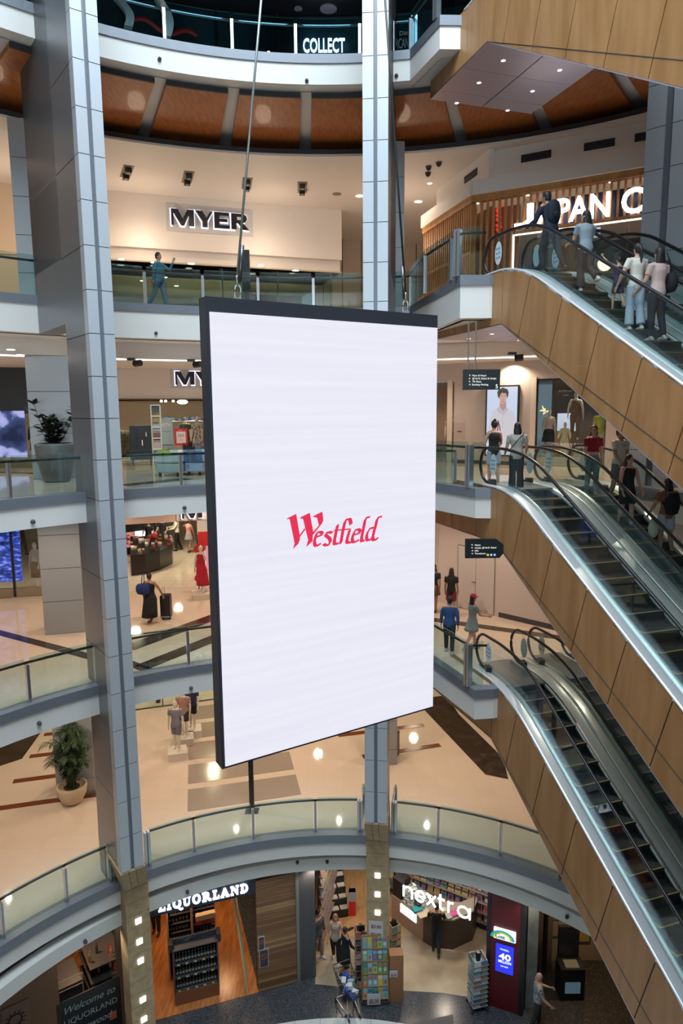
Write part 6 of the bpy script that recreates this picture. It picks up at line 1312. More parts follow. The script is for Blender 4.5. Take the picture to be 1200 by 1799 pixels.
# pieces at the far back of gallery E
for i, (x, y, l) in enumerate(((278, 1234, 'left'), (343, 1232, 'right, behind the farthest mannequin'))):
    p = at_z(x, y, ZE+.02); mb = MB(); mb.lathe([(.09, 0), (.10, .02), (.10, .5), (.06, .6), (.05, .8)], (0, 0, 0), 12); o = mb.build('black_bottle_display', BLACK); o.location = p; tag(o, 'small black bottle shaped display behind the far glass, '+l, 'display')
# ---------------- ground floor shops ----------------
F1 = Face((-5.4, 17.0), d=v_)          # line of the liquor shop front
g = MB(); g.fbox(F1, -.6, 3.0, .003, .012, -7.5, .0); struct('floor', g, ORANGEW)
c = MB(); c.fbox(F1, -.8, 3.2, 0, 3.5, -7.6, -7.5); struct('wall_back', c, mat('liquor_back', (.16, .09, .05), .6))
for a, d_, pw in ((.2, -1.0, 110), (2.6, -1.2, 110), (1.0, -3.5, 110), (2.5, -4, 90)): lamp('SPOT', F1.P(a, 3.3, d_), pw, (1, .62, .32), radius=.08, angle=120, aim=F1.P(a, 0, d_))
t = thing('shop_sign', F1.P(.0, 3.25), 'glowing white LIQUORLAND sign on a navy panel', 'sign')
mb = MB(); mb.fbox(F1, -.35, 3.0, 3.22, 3.74, -.12, -.02); mb.build('sign_panel', mat('liquor_navy', (.012, .018, .05), .4), t)
SER = {   # heavy slab-serif capitals, unit height
 'L': [[(0,0),(0,.13),(.10,.13),(.10,.87),(0,.87),(0,1),(.44,1),(.44,.87),(.33,.87),(.33,.14),(.52,.14),(.55,.34),(.68,.34),(.68,0)]],
 'I': [[(0,0),(0,.13),(.10,.13),(.10,.87),(0,.87),(0,1),(.43,1),(.43,.87),(.33,.87),(.33,.13),(.43,.13),(.43,0)]],
 'U': [[(0,1),(0,.87),(.09,.87),(.09,.30),(.16,.08),(.38,-.02),(.62,.06),(.70,.28),(.70,.87),(.80,.87),(.80,1),(.48,1),(.48,.87),(.58,.87),(.58,.32),(.50,.15),(.38,.13),(.31,.22),(.31,.87),(.41,.87),(.41,1)]],
 'N': [[(0,0),(0,.13),(.09,.13),(.09,.87),(0,.87),(0,1),(.30,1),(.64,.42),(.64,.87),(.54,.87),(.54,1),(.86,1),(.86,.87),(.77,.87),(.77,0),(.62,0),(.22,.68),(.22,.13),(.32,.13),(.32,0)]],
 'A': [[(-.02,0),(-.02,.13),(.05,.13),(.32,1),(.52,1),(.80,.13),(.87,.13),(.87,0),(.48,0),(.48,.13),(.56,.13),(.53,.25),(.28,.25),(.25,.13),(.33,.13),(.33,0)]],
}
def ringp(cx, cy, rx, ry, tx, ty, n=18, a0=0, a1=360):
    out = []
    for i in range(n):
        p, q = math.radians(a0+(a1-a0)*i/n), math.radians(a0+(a1-a0)*(i+1)/n); out.append([(cx+rx*math.cos(p), cy+ry*math.sin(p)), (cx+rx*math.cos(q), cy+ry*math.sin(q)), (cx+(rx-tx)*math.cos(q), cy+(ry-ty)*math.sin(q)), (cx+(rx-tx)*math.cos(p), cy+(ry-ty)*math.sin(p))])
    return out
SER['O'] = ringp(.42, .5, .42, .52, .24, .13); SER['Q'] = SER['O']+[[(.40,.06),(.50,.10),(.78,-.20),(1.0,-.18),(1.0,-.27),(.72,-.32)]]
SER['D'] = SER['I']+ringp(.34, .5, .46, .5, .23, .14, 12, -90, 90)+[[(.3,0),(.36,0),(.36,.14),(.3,.14)], [(.3,.86),(.36,.86),(.36,1),(.3,1)]]
SER['R'] = SER['I']+ringp(.36, .73, .36, .27, .21, .12, 12, -90, 90)+[[(.3,.88),(.38,.88),(.38,1),(.3,1)], [(.3,.46),(.38,.46),(.38,.58),(.3,.58)], [(.36,.46),(.58,.46),(.86,.13),(.92,.13),(.92,0),(.66,0)]]
WD = dict(L=.70, I=.45, Q=.86, U=.82, O=.86, R=.93, A=.87, N=.88, D=.82)
def serif(mb, s, F, a, z, h, width, dep, th, sp=.10, mi=0, slope=0):
    tot = sum(WD[c]+sp for c in s)-sp; k = width/tot; x = 0
    for c in s: poly2(mb, F, a+x*k, z+x*k*slope, SER[c], k, dep, th, mi, kz=h); x += WD[c]+sp
a0 = F1.at(278, 1598)[0]; a1 = F1.at(436, 1558)[0]
mb = MB(); serif(mb, 'LIQUORLAND', F1, a0, 3.36, .27, a1-a0, 0, .06); mb.build('lettering', mat('liquor_glow', (1, 1, 1), .5, emit=(.85, .92, 1), es=1.5), t)
# wine cabinet facing the mall, shelving with bottles
BOT = mat('bottle_dark', (.015, .02, .015), .15); CAP = mat('bottle_pale', (.30, .23, .14), .4)
def bottle_proto(nm, m, cap):
    mb = MB(); mb.lathe([(.036, 0), (.038, .01), (.038, .18), (.03, .215), (.014, .24), (.014, .30)], (0, 0, 0), 10); o = mb.build(nm, m); 
    mb = MB(); mb.lathe([(.0155, .27), (.0155, .305)], (0, 0, 0), 8); mb.build('cap', cap, o); mb = MB(); mb.lathe([(.0385, .06), (.0385, .14)], (0, 0, 0), 10); mb.build('label', mat('bottle_label', (.26, .26, .24), .6), o); return o
protoA = bottle_proto('wine_bottle', BOT, CAP); used = [False]
def put_bottle(p, lbl, grp):
    if not used[0]: protoA.location = p; used[0] = True; tag(protoA, lbl, 'bottle', grp); return
    c = copy_tree(protoA, p, lbl); c['group'] = grp
Fw = Face(F1.P(.60, 0, -.28)[:2], d=v_)
t = thing('wine_cabinet', Fw.P(0, 0), 'low dark wine cabinet with three bottle shelves in the liquor shop doorway', 'cabinet')
def cb(nm, a0, a1, z0, z1, d0, d1, m): mb = MB(); mb.fbox(Fw, a0, a1, z0, z1, d0, d1); return mb.build(nm, m, t)
cb('base', 0, 1.28, 0, .42, -.5, 0, mat('cabinet_timber', (.22, .09, .04), .5)); cb('back', 0, 1.28, .42, 1.75, -.5, -.46, BLACK)
for a in (0, 1.24): cb('side', a, a+.04, .42, 1.75, -.5, 0, mat('cabinet_grey', (.05, .055, .065), .4))
for z in (.44, .86, 1.28): cb('shelf', .04, 1.24, z, z+.02, -.46, -.02, DGREY); 
cb('header', .02, 1.26, 1.70, 1.95, -.3, -.26, DGREY); cb('top', 0, 1.28, 1.75, 1.78, -.5, 0, DGREY)
for s_ in (-.1, 1.26): cb('bracket', s_, s_+.12, 1.66, 1.9, -.4, -.1, BLACK)
mb = MB(); mb.fbox(Fw, .28, 1.02, 1.80, 1.92, -.26, -.255); mb.build('header_picture', pict('header_pic', [(.4, (.02, .03, .05)), (.55, (.08, .12, .18)), (.7, (.2, .22, .25))], (3, 3, 3), 4, 0, 3), t)
for z in (.46, .88, 1.30):
    for k in range(5): cb('price_ticket', .1+k*.24, .18+k*.24, z-.03, z+.015, -.02, -.012, mat('ticket', (.5, .5, .4), .6) if (k+int(z*10)) % 4 else mat('ticket_yellow', (.5, .5, .05), .6))
    for k in range(13): put_bottle(Fw.P(.1+k*.09, z, -.12), 'dark wine bottle in the low cabinet, %s shelf, %s from the left' % ({.46: 'lowest', .88: 'middle', 1.30: 'top'}[z], ORD[k]), 'bottles in the low wine cabinet')
Fs = Face(F1.P(.55, 0, -1.3)[:2], d=v_)
t = thing('wine_shelving', Fs.P(0, 0), 'tall dark wine shelving behind the low cabinet, split by a timber upright', 'shelving')
def sb(nm, a0, a1, z0, z1, d0, d1, m): mb = MB(); mb.fbox(Fs, a0, a1, z0, z1, d0, d1); return mb.build(nm, m, t)
sb('back', 0, 1.4, 0, 2.3, -.3, -.27, BLACK); sb('upright', .66, .72, 0, 2.35, -.27, .06, mat('pale_upright', (.5, .3, .18), .5)); sb('upright', -.04, 0, 0, 2.3, -.3, .05, mat('pale_upright', (.5, .3, .2)))
for k in range(7): sb('shelf', 0, 1.4, .3+k*.3, .315+k*.3, -.27, 0, DGREY)
sb('promotion_shelf', .76, 1.38, 1.62, 1.78, 0, .03, mat('promo_red', (.6, .06, .04), .5)); sb('promotion_box', .80, 1.38, 1.86, 2.02, .0, .16, mat('promo_cream', (.7, .5, .32), .5))
for k in range(2, 7):
    for j in range(14):
        if abs(.05+j*.10-.69) < .05: continue
        put_bottle(Fs.P(.05+j*.10, .317+k*.3, -.10), 'wine bottle on the tall shop shelving, %s shelf from the top, %s from the left' % (ORD[6-k], ORD[j]), 'bottles on the tall shelving')
# door and racks at right of the shop
t = thing('display_rack', F1.P(2.72, 0, -.5), 'slim leaning rack of yellow and white tubes at the right of the liquor shop', 'rack')
for k, c_ in enumerate(((.6, .45, .3), (.6, .5, .05), (.55, .5, .5))):
    mb = MB(); mb.tube([F1.P(2.66+k*.05, .0, -.02-k*.3), F1.P(2.42+k*.05, 2.9, -.7-k*.3)], .03, 8); mb.build('tube', mat('tube_%d' % k, c_, .4), t)
# timber slat wall, grey pier
a0, a1 = 2.98, 4.15
c = MB(); c.fbox(F1, a0, a1, 0, 3.7, -.3, -.05); struct('wall_left', c, mat('slat_backing', (.06, .03, .015), .6))
c = MB(); k = 0; z = .02
rs = random.Random(5)
mats_ = [mat('board_a', (.30, .16, .07), .5, kind='noise', col2=(.22, .11, .045), scale=3, stretch=(.5, .5, 6)), mat('board_b', (.20, .10, .045), .5), mat('board_c', (.40, .24, .11), .5)]
while z < 3.6: h_ = .095; c.fbox(F1, a0, a1, z, z+h_-.008, -.05, .01, rs.choice((0, 0, 1, 1, 2))); z += h_
struct('wall_left', c, mats_)
for (x0, y0, x1, y1), l in (((453, 1646, 465, 1666), 'upper and smaller'), ((455, 1669, 472, 1696), 'lower and larger')):
    A0, Z1 = F1.at(x0, y0); A1, Z0 = F1.at(x1, y1); t = thing('notice', F1.P(A0, Z0, .02), 'small framed no-smoking notice on the timber boards, '+l, 'notice')
    mb = MB(); mb.fbox(F1, A0, A1, Z0, Z1, .01, .03); mb.build('frame', mat('notice_grey', (.5, .48, .46), .5), t); mb = MB(); mb.fbox(F1, A0+.02, A1-.02, Z0+.02, Z1-.02, .03, .034); mb.build('sheet', mat('notice_dark', (.05, .05, .07), .5), t)
    cx, cz = (A0+A1)/2, Z0+(Z1-Z0)*.6; r_ = (A1-A0)*.28; mb = MB(); mb.tube([F1.P(cx+r_*math.cos(i*.4), cz+r_*math.sin(i*.4), .037) for i in range(17)], .008, 5); mb.tube([F1.P(cx-r_*.7, cz+r_*.7, .037), F1.P(cx+r_*.7, cz-r_*.7, .037)], .008, 5); mb.build('prohibition_symbol', mat('symbol_red', (.5, .1, .08), .5), t)
c = MB(); c.fbox(F1, 4.15, 4.25, 0, 3.7, -.2, .06, 0); c.fbox(F1, 4.27, 4.75, 0, 3.7, -.6, .0, 1); struct('trim_50', c, [mat('grey_green_post', (.22, .24, .22), .5), mat('grey_tile_pier', (.10, .10, .11), .5, kind='brick', col2=(.05, .05, .05), scale=2)])
# chalk lettered poster window left of the stone pier
Fp = Face((-8.3, 15.2), (-5.75, 16.95))
ppx = lambda x, y: Fp.at(x, y)
c = MB(); c.fbox(Fp, -1.5, ppx(100, 1700)[0], 0, 3.75, -.25, 0); struct('wall_left', c, mats_[1])
b0 = ppx(97, 1750)[0]; b1 = ppx(212, 1750)[0]
t = thing('window_poster', Fp.P(b0, .2), 'large black poster window with pale chalk style Welcome lettering', 'poster')
zt0 = ppx(97, 1722)[1]
mb = MB(); mb.fbox(Fp, b0, b1, .1, 1.75, -.03, 0); mb.build('board', mat('chalk_black', (.010, .013, .016), .35), t)
CH = mat('chalk_letters', (.34, .42, .42), .7); mb = MB()
W__ = b1-b0
text(mb, 'Welcome to', Fp, b0+W__*.12, 1.36, .20, width=W__*.80, dep=.003, thick=.004, shear=.35); mb.build('lettering', CH, t); mb = MB(); text(mb, 'LIQUORLAND', Fp, b0+W__*.10, 1.02, .17, width=W__*.84, dep=.003, thick=.004); mb.build('lettering', CH, t); mb = MB(); text(mb, 'Chatswood', Fp, b0+W__*.15, .66, .20, width=W__*.70, dep=.003, thick=.004, shear=.35)
mb.build('lettering', CH, t); mb = MB(); mb.fbox(Fp, b1-.32, b1-.14, .55, .78, 0, .006); mb.build('orange_mark', mat('mark_orange', (.45, .10, .03), .5), t)
c = MB(); c.fbox(Fp, b1, b1+.25, 0, 3.76, -.3, .02); struct('trim_51', c, mat('jamb_brown', (.10, .07, .045), .5)); g = MB(); g.fbox(Fp, b0-1, b1+.6, .003, .012, -5, -.1); struct('floor', g, ORANGEW)
lamp('SPOT', Fp.P(b0+.8, 3.2, -1.2), 90, (1, .60, .30), radius=.08, angle=120, aim=Fp.P(b0+.8, 0, -1.2))
t = thing('glass_booth', Fp.P(b0, 0), 'dark counter with thin pale glass frame behind the chalk poster', 'counter')
mb = MB(); mb.fbox(Fp, b0-.1, b0+.75, 0, 1.85, -1.3, -.35); mb.build('counter_body', DGREY, t)
for a in (b0-.1, b0+.75): mb = MB(); mb.tube([Fp.P(a, 1.4, -.3), Fp.P(a, 2.1, -.3)], .014, 5); mb.build('upright', mat('pale_bar', (.4, .38, .36), .5), t)
for z in (2.1, 1.8): mb = MB(); mb.tube([Fp.P(b0-.1, z, -.3), Fp.P(b0+.75, z, -.3)], .012, 5); mb.build('bar', mat('pale_bar', (.4, .4, .4)), t)
t = thing('bottle_rack', Fp.P(b0+1.3, 0, -1), 'rack of bottles and packs behind the chalk poster beside the glass frame', 'rack')
for k in range(4): mb = MB(); mb.fbox(Fp, b0+1.0, b0+1.9, .5+k*.45, .53+k*.45, -1.9, -.5); mb.build('shelf', DGREY, t)
for k in range(26):
    z = .53+rs.randint(0, 3)*.45; mb = MB(); mb.lathe([(.04, 0), (.04, .2), (.015, .26), (.015, .31)], (0, 0, 0), 8); o = mb.build('spirit_bottle', mat('spirit_%d' % (k % 4), ((.5, .25, .08), (.6, .5, .4), (.05, .05, .05), (.4, .05, .03))[k % 4], .2)); o.location = Fp.P(b0+1.05+rs.random()*.8, z, -.6-rs.random()*1.2); tag(o, 'bottle on the rack behind the chalk lettered poster', 'bottle', 'bottles behind the chalk poster')
# carved sun panel at the far lower left
a, z = ppx(27, 1790); t = thing('carved_panel', Fp.P(a, z, .02), 'brown panel with a dark sun emblem at the lower left corner', 'panel')
mb = MB(); mb.fbox(Fp, a-.3, a+.34, z-.8, z+.42, 0, .03); mb.build('panel', mat('panel_brown', (.20, .125, .085), .6), t)
mb = MB(); mb.tube([Fp.P(a+.15*math.cos(i*.4), z+.15*math.sin(i*.4), .035) for i in range(17)], .018, 5)
for i in range(12): q = i*math.pi/6; mb.tube([Fp.P(a+.17*math.cos(q), z+.17*math.sin(q), .035), Fp.P(a+.24*math.cos(q), z+.24*math.sin(q), .035)], .014, 5)
mb.build('sun_emblem', mat('emblem_dark', (.03, .02, .015), .6), t)

# newsagent
g = MB(); g.add([(-.9, 18.2, .006), (.6, 18.0, .006), (1.6, 17.95, .006), (2.9, 17.85, .006), (4.3, 17.55, .006), (6.5, 20, .006), (6, 27, .006), (-1.2, 27, .006)], [tuple(range(8))]); struct('floor', g, STONEF)
g = MB(); g.add([(-.95, 19.6, .010), (.5, 20.2, .010), (1.7, 19.4, .010), (2.0, 20.6, .010), (1.6, 27, .010), (-1.2, 27, .010)], [tuple(range(6))]); struct('floor', g, SHOPW)
c = MB(); c.box(-1.5, 7, 24.0, 24.1, 0, 3.5); struct('wall_back', c, mat('magazine_wall', (.5, .4, .35), .6))
c = MB()
for i in range(30): x = -.2+i*.1; c.box(x, x+.05, 23.3, 23.4, 1.6, 3.45)
struct('trim_52', c, SLATWOOD)
for p_ in ((0, 20.0), (2.2, 19.6), (3.4, 20.6), (1.6, 22), (4.2, 19.2)): lamp('SPOT', (p_[0], p_[1], 3.4), 90, (1, .84, .66), radius=.08, angle=140, aim=(p_[0], p_[1], 0))
MAGS = pict('magazine_covers', [(.38, (.05, .04, .05)), (.45, (.45, .08, .08)), (.52, (.55, .5, .45)), (.58, (.15, .2, .35)), (.64, (.6, .4, .3))], (5, 5, 7), 2.4, 0, 3)
mcols = [(.5, .08, .08), (.6, .55, .5), (.1, .15, .3), (.55, .35, .3), (.08, .08, .09), (.2, .4, .35), (.6, .5, .15), (.45, .2, .35)]
MP = []
for i, c_ in enumerate(mcols):
    mb = MB(); mb.box(-.10, .10, -.008, .008, 0, .27); mb.box(-.085, .085, -.012, -.008, .19, .25, 1); mb.box(-.06, .06, -.011, -.008, .03, .16, 2)
    me = mb.build('magazine', [mat('mag_%d' % i, c_, .4), mat('mag_t%d' % i, mcols[(i+3) % 8], .4), mat('mag_p%d' % i, mcols[(i+5) % 8], .4)]); MP.append(me)
mused = [False]*8
def put_mag(p, rz, lbl, grp, tilt=.3, sc=1):
    i = rs.randrange(8); o = MP[i] if not mused[i] else MP[i].copy()
    if mused[i]: COL.objects.link(o)
    mused[i] = True; o.location = p; o.rotation_euler = (-tilt, 0, rz); o.scale = (sc,)*3; tag(o, shade(mcols[i])+' '+lbl, 'magazine', grp)
def mag_wall(F, a0, a1, zs, d, lbl, grp, sp=.24, fixt='magazine_rack', flbl=''):
    t = thing(fixt, F.P(a0, 0, d), flbl, 'rack'); mb = MB(); mb.fbox(F, a0-.05, a1+.05, 0, zs[-1]+.36, d-.12, d-.08); mb.build('back_board', DGREY, t)
    for z in zs: mb = MB(); mb.fbox(F, a0-.05, a1+.05, z-.02, z, d-.08, d+.08); mb.build('shelf', mat('rack_shelf', (.25, .2, .17), .5), t)
    rz = math.atan2(F.d.y, F.d.x)
    for z in zs:
        a = a0+.1; kk = 0
        while a < a1: put_mag(F.P(a, z, d), rz, lbl+', %s row up, %s along' % (ORD[zs.index(z)], ORD[kk]), grp, .22, 1.0); a += sp; kk += 1
Fm1 = Face((-.95, 19.4), (-.35, 23.2)); mag_wall(Face((-.35, 23.0), (-.95, 19.4)) if False else Face((-.82, 19.3), (-.05, 23.2)), .2, 3.6, [.5, .85, 1.2, 1.55, 1.9, 2.25, 2.6], .05, 'magazine on the rack beside the grey pillar', 'magazines on the left wall rack', flbl='long magazine wall rack just right of the grey pillar')
Fm2 = Face((1.9, 21.9), (4.9, 20.1)); mag_wall(Fm2, -.4, 3.3, [.3, .65, 1.0, 1.35, 1.7, 2.05], 0, 'magazine on the wall behind the counter', 'magazines behind the counter', sp=.25, flbl='rear magazine wall behind the glowing newsagent sign')
# black newspaper stand
Fn = Face(at_z(583, 1618, 0)[:2], at_z(615, 1612, 0)[:2]); t = thing('newspaper_stand', Fn.P(0, 0), 'black stepped newspaper stand with white papers', 'stand')
a1_ = Fn.at(613, 1600)[0]
for k in range(5):
    mb = MB(); mb.fbox(Fn, 0, a1_, 0, .3+k*.27, -.25-k*.2, -.05-k*.2); mb.build('tier', BLACK, t)
for k in range(5):
    for j in range(2): mb = MB(); mb.fbox(Fn, .03+j*a1_*.5, a1_*.46+j*a1_*.5, .3+k*.27, .34+k*.27, -.24-k*.2, -.06-k*.2); tag(mb.build('newspaper_pile', mat('newsprint', (.6, .58, .55), .7)), 'newspaper pile on the black stepped stand, %s tier from the floor, %s half' % (ORD[k], ('left', 'right')[j]), 'newspapers', 'newspaper piles')
mb = MB(); p = at_z(619, 1606, 0); mb.box(-.12, .12, -.1, .1, 0, .9); mb.box(-.13, .13, -.11, .11, .55, .9, 1); o = mb.build('red_bin', [mat('bin_red', (.6, .02, .02), .4), mat('bin_blue_top', (.35, .35, .5), .5)]); o.location = p; tag(o, 'slim red and lilac stand beside the black newspaper stand', 'stand')
# card spinner / book carousel in front left, cardboard side
def carousel(p, w, h, lbl, cols, n=9, rz=0, casters=True):
    t = thing('book_carousel', p, lbl, 'carousel'); t.rotation_euler.z = rz
    mb = MB(); mb.box(p.x-.05, p.x+.05, p.y-.05, p.y+.05, p.z+.1, p.z+h); mb.build('core', BLACK, t)
    mb = MB()
    for k in range(4): a = k*math.pi/2+.7; mb.tube([p+Vector((0, 0, .1)), p+Vector((math.cos(a)*w*.7, math.sin(a)*w*.7, .06))], .02, 6)
    mb.build('foot', BLACK, t)
    for k in range(4):
        a = k*math.pi/2+.7; mb = MB(); mb.ell(p+Vector((math.cos(a)*w*.7, math.sin(a)*w*.7, .035)), .035, .035, .035, 8); mb.build('caster', BLACK, t)
    for k in range(n):
        z = .18+k*(h-.3)/n; mb = MB()
        mb.box(p.x-w*.5, p.x+w*.5, p.y-w*.5, p.y+w*.5, p.z+z-.012, p.z+z); mb.build('tray', mat('tray_grey', (.25, .26, .28), .4), t)
        for sd in range(4):
            for j in (-1, 1):
                c_ = rs.choice(cols); mb = MB(); mb.box(-w*.21, w*.21, -.012, .012, 0, (h-.3)/n*.92); o = mb.build('book', mat('book_%d_%d_%d' % tuple(int(x*20) for x in c_), c_, .5)); a = sd*math.pi/2
                o.location = p+Matrix.Rotation(rz, 3, 'Z') @ Vector((math.sin(a)*w*.44+math.cos(a)*j*w*.23, -math.cos(a)*w*.44+math.sin(a)*j*w*.23, z)); o.rotation_euler = (-.12, 0, a+rz); tag(o, shade(c_)+' book in the carousel '+('by the red pillar' if p.x > 3 else 'left of the pier' if p.x < 1 else 'right of the pier')+', tier %s, %s side, %s' % (('one', 'two', 'three', 'four', 'five', 'six', 'seven', 'eight', 'nine', 'ten')[k], ('front', 'right', 'back', 'left')[sd], 'left' if j < 0 else 'right'), 'book', 'books in the '+('right' if p.x > 3 else 'left')+' carousel')
carousel(at_z(838, 1768, 0), .46, 1.75, 'tall book carousel on casters at the right of the newsagent entrance', [(.1, .16, .25), (.5, .55, .6), (.3, .22, .15), (.15, .3, .3), (.45, .4, .35)], 10, .25)
carousel(at_z(634, 1718, 0), .36, 1.8, 'dark magazine carousel left of the stone pier', [(.05, .04, .04), (.4, .15, .1), (.45, .4, .38), (.12, .1, .1)], 7, .1)
carousel(at_z(692, 1708, 0), .34, 1.8, 'greeting card carousel right of the stone pier', [(.3, .2, .08), (.12, .25, .25), (.45, .3, .15), (.2, .15, .1)], 7, .5)
# floor standing book display with $5.00 tags
Fb = Face(at_z(636, 1768, 0)[:2], at_z(684, 1766, 0)[:2]); wB = Fb.at(684, 1766)[0]; zT = Fb.at(660, 1658)[1]
t = thing('book_display_stand', Fb.P(0, 0), 'tall cardboard book display of colourful picture books before the stone pier', 'display stand')
mb = MB(); mb.fbox(Fb, 0, wB, 0, .12, -.36, 0); mb.build('base', DGREY, t); mb = MB(); mb.fbox(Fb, 0, wB, .1, zT, -.36, -.32); mb.build('back', mat('cardboard', (.35, .19, .09), .7), t)
for a in (0, wB-.02): mb = MB(); mb.prism([Fb.P(a, z, d) for z, d in ((.1, 0), (.1, -.36), (zT, -.36), (zT, -.27))], Fb.d*.02); mb.build('side', mat('cardboard', (.35, .19, .09)), t)
bcols = [(.15, .45, .6), (.6, .5, .08), (.1, .35, .15), (.5, .15, .1), (.25, .5, .65), (.5, .35, .2), (.6, .6, .55), (.08, .2, .35)]
for k in range(5):
    z = .2+k*(zT-.2)/5; d = -.02-.055*k; mb = MB(); mb.fbox(Fb, .02, wB-.02, z-.03, z, d-.2, d); mb.build('shelf', mat('cardboard', (.35, .19, .09)), t)
    for j in range(5):
        c_ = rs.choice(bcols); c2 = rs.choice(bcols); mb = MB(); w_ = (wB-.06)/5; h_ = (zT-.2)/5*.88; mb.box(-w_*.47, w_*.47, -.01, .01, 0, h_); mb.box(-w_*.4, w_*.4, -.014, -.01, h_*.62, h_*.9, 1); mb.ell((0, -.012, h_*.32), w_*.3, .004, h_*.2, 10, 2)
        o = mb.build('picture_book', [mat('pb_%d' % bcols.index(c_), c_, .4), mat('pb_%d' % bcols.index(c2), c2, .4), mat('pb_%d' % ((bcols.index(c2)+3) % 8), bcols[(bcols.index(c2)+3) % 8], .4)]); o.location = Fb.P(.03+w_*(j+.5), z, d-.03); o.rotation_euler = (-.14, 0, math.atan2(Fb.d.y, Fb.d.x)); tag(o, '%s picture book on the cardboard stand, %s tier up, %s from the left' % (shade(c_), ORD[k], ORD[j]), 'book', 'picture books on the cardboard stand')
mb = MB(); mb.fbox(Fb, wB+.02, wB+.42, .1, 1.5, -.4, -.1); mb.fbox(Fb, wB+.02, wB+.42, 0, .1, -.4, -.1); tag(mb.build('cardboard_bin', mat('cardboard2', (.38, .18, .08), .7)), 'orange brown cardboard display side by the card carousel', 'display stand')
def price(F, x0, y0, x1, y1, dep, lines, lbl, sl=0):
    a0, z1 = F.at(x0, y0); a1, z0 = F.at(x1, y1); t = thing('price_card', F.P(a0, z0, dep), lbl, 'price card', 'price cards reading $5.00' if lbl is None else None); mb = MB(); mb.fbox(F, a0, a1, z0, z1, dep, dep+.01); mb.build('card', mat('card_white', (.62, .62, .64), .6), t)
    mb = MB(); n = len(lines)
    for i in range(n):
        h = (z1-z0)/n; text(mb, '$5.00', F, a0+(a1-a0)*.16, z1-h*(i+.85), h*.40, width=(a1-a0)*.72, dep=dep+.011, thick=.003, bold=.02); text(mb, 'Offer', F, a0+(a1-a0)*.3, z1-h*(i+.28), h*.12, width=(a1-a0)*.4, dep=dep+.011, thick=.002) if False else None
    mb.build('price_lettering', mat('price_maroon', (.22, .03, .05), .5), t)
Fq = PIERM; price(Fq, 648, 1617, 673, 1647, .005, (1, 2), 'white double price card on the stone pier above the picture books')
price(Fb, 645, 1745, 668, 1763, .03, (1,), 'white price card at the foot of the picture book stand'); price(Fb, 685, 1710, 699, 1721, -.09, (1,), 'small price card on the orange brown cardboard side')
# counter with fridge
P_ = lambda x, y: at_z(x, y, .006)
t = thing('sales_counter', P_(765, 1665), 'brown newsagent counter with stone top, angled at the corner', 'counter')
front = [P_(743, 1654), P_(762, 1665), P_(796, 1668), P_(830, 1652)]; back = [p+Vector((.35, .75, 0)) for p in front]
mb = MB(); mb.prism(front+back[::-1], (0, 0, 1.02)); mb.build('counter_body', mat('counter_brown', (.085, .06, .045), .5), t); mb = MB(); mb.prism([p+Vector((0, -.03, 1.02)) for p in front]+[p+Vector((0, 0, 1.02)) for p in back[::-1]], (0, 0, .05)); mb.build('counter_top', mat('counter_top_stone', (.36, .32, .28), .3), t)
f2 = [P_(688, 1612), P_(743, 1654)]; b2 = [p+Vector((.7, .45, 0)) for p in f2]; t = thing('service_bench', f2[0], 'long low bench with glowing white panel running back from the counter', 'counter')
mb = MB(); mb.prism(f2+b2[::-1], (0, 0, .85)); mb.build('bench_body', mat('bench_pink_brown', (.38, .27, .22), .5), t)
Fk = Face(f2[0][:2], f2[1][:2]); Lk = (f2[1]-f2[0]).length; mb = MB(); mb.fbox(Fk, Lk*.30, Lk*.80, .50, .80, .0, .03); mb.build('light_panel', mat('panel_white_glow', (1, 1, 1), .5, emit=(.85, .92, 1), es=1.6), t)
mb = MB(); mb.fbox(Fk, Lk*.35, Lk*.98, .85, 1.35, -.5, -.05); tag(mb.build('glass_display_case', [pict('case_goods', [(.4, (.05, .06, .06)), (.5, (.3, .35, .33)), (.6, (.6, .62, .6))], (4, 4, 8), 3, .35, 3)]), 'lit glass display case of goods on the long bench', 'display case')
mb = MB(); mb.fbox(Fk, 0, Lk*.28, .85, 1.5, -.5, -.05); tag(mb.build('till_cabinet', BLACK), 'black cabinet on the long bench near the stone pier', 'cabinet')
for i, ((x, y), s_, c_, l) in enumerate((((733, 1600), (.16, .12, .10), (.02, .3, .36), 'teal round item'), ((745, 1606), (.22, .15, .03), (.6, .5, .4), 'cream tray'), ((779, 1603), (.10, .09, .12), (.6, .6, .45), 'pale box'), ((784, 1609), (.14, .10, .06), (.4, .42, .4), 'card terminal'), ((797, 1606), (.20, .12, .05), (.6, .1, .3), 'pink flat box'), ((789, 1612), (.09, .08, .05), (.5, .5, .5), 'small grey dish'), ((740, 1590), (.2, .14, .16), (.02, .02, .025), 'black till'))):
    p = at_z(x, y, 1.085); mb = MB(); mb.box(-s_[0], s_[0], -s_[1], s_[1], 0, s_[2]); o = mb.build('counter_item', mat('ci_%d' % i, c_, .4)); o.location = p; o.rotation_euler.z = .4; bv = o.modifiers.new('b', 'BEVEL'); bv.width = .02; bv.segments = 2; tag(o, l+' on the newsagent counter', 'counter item')
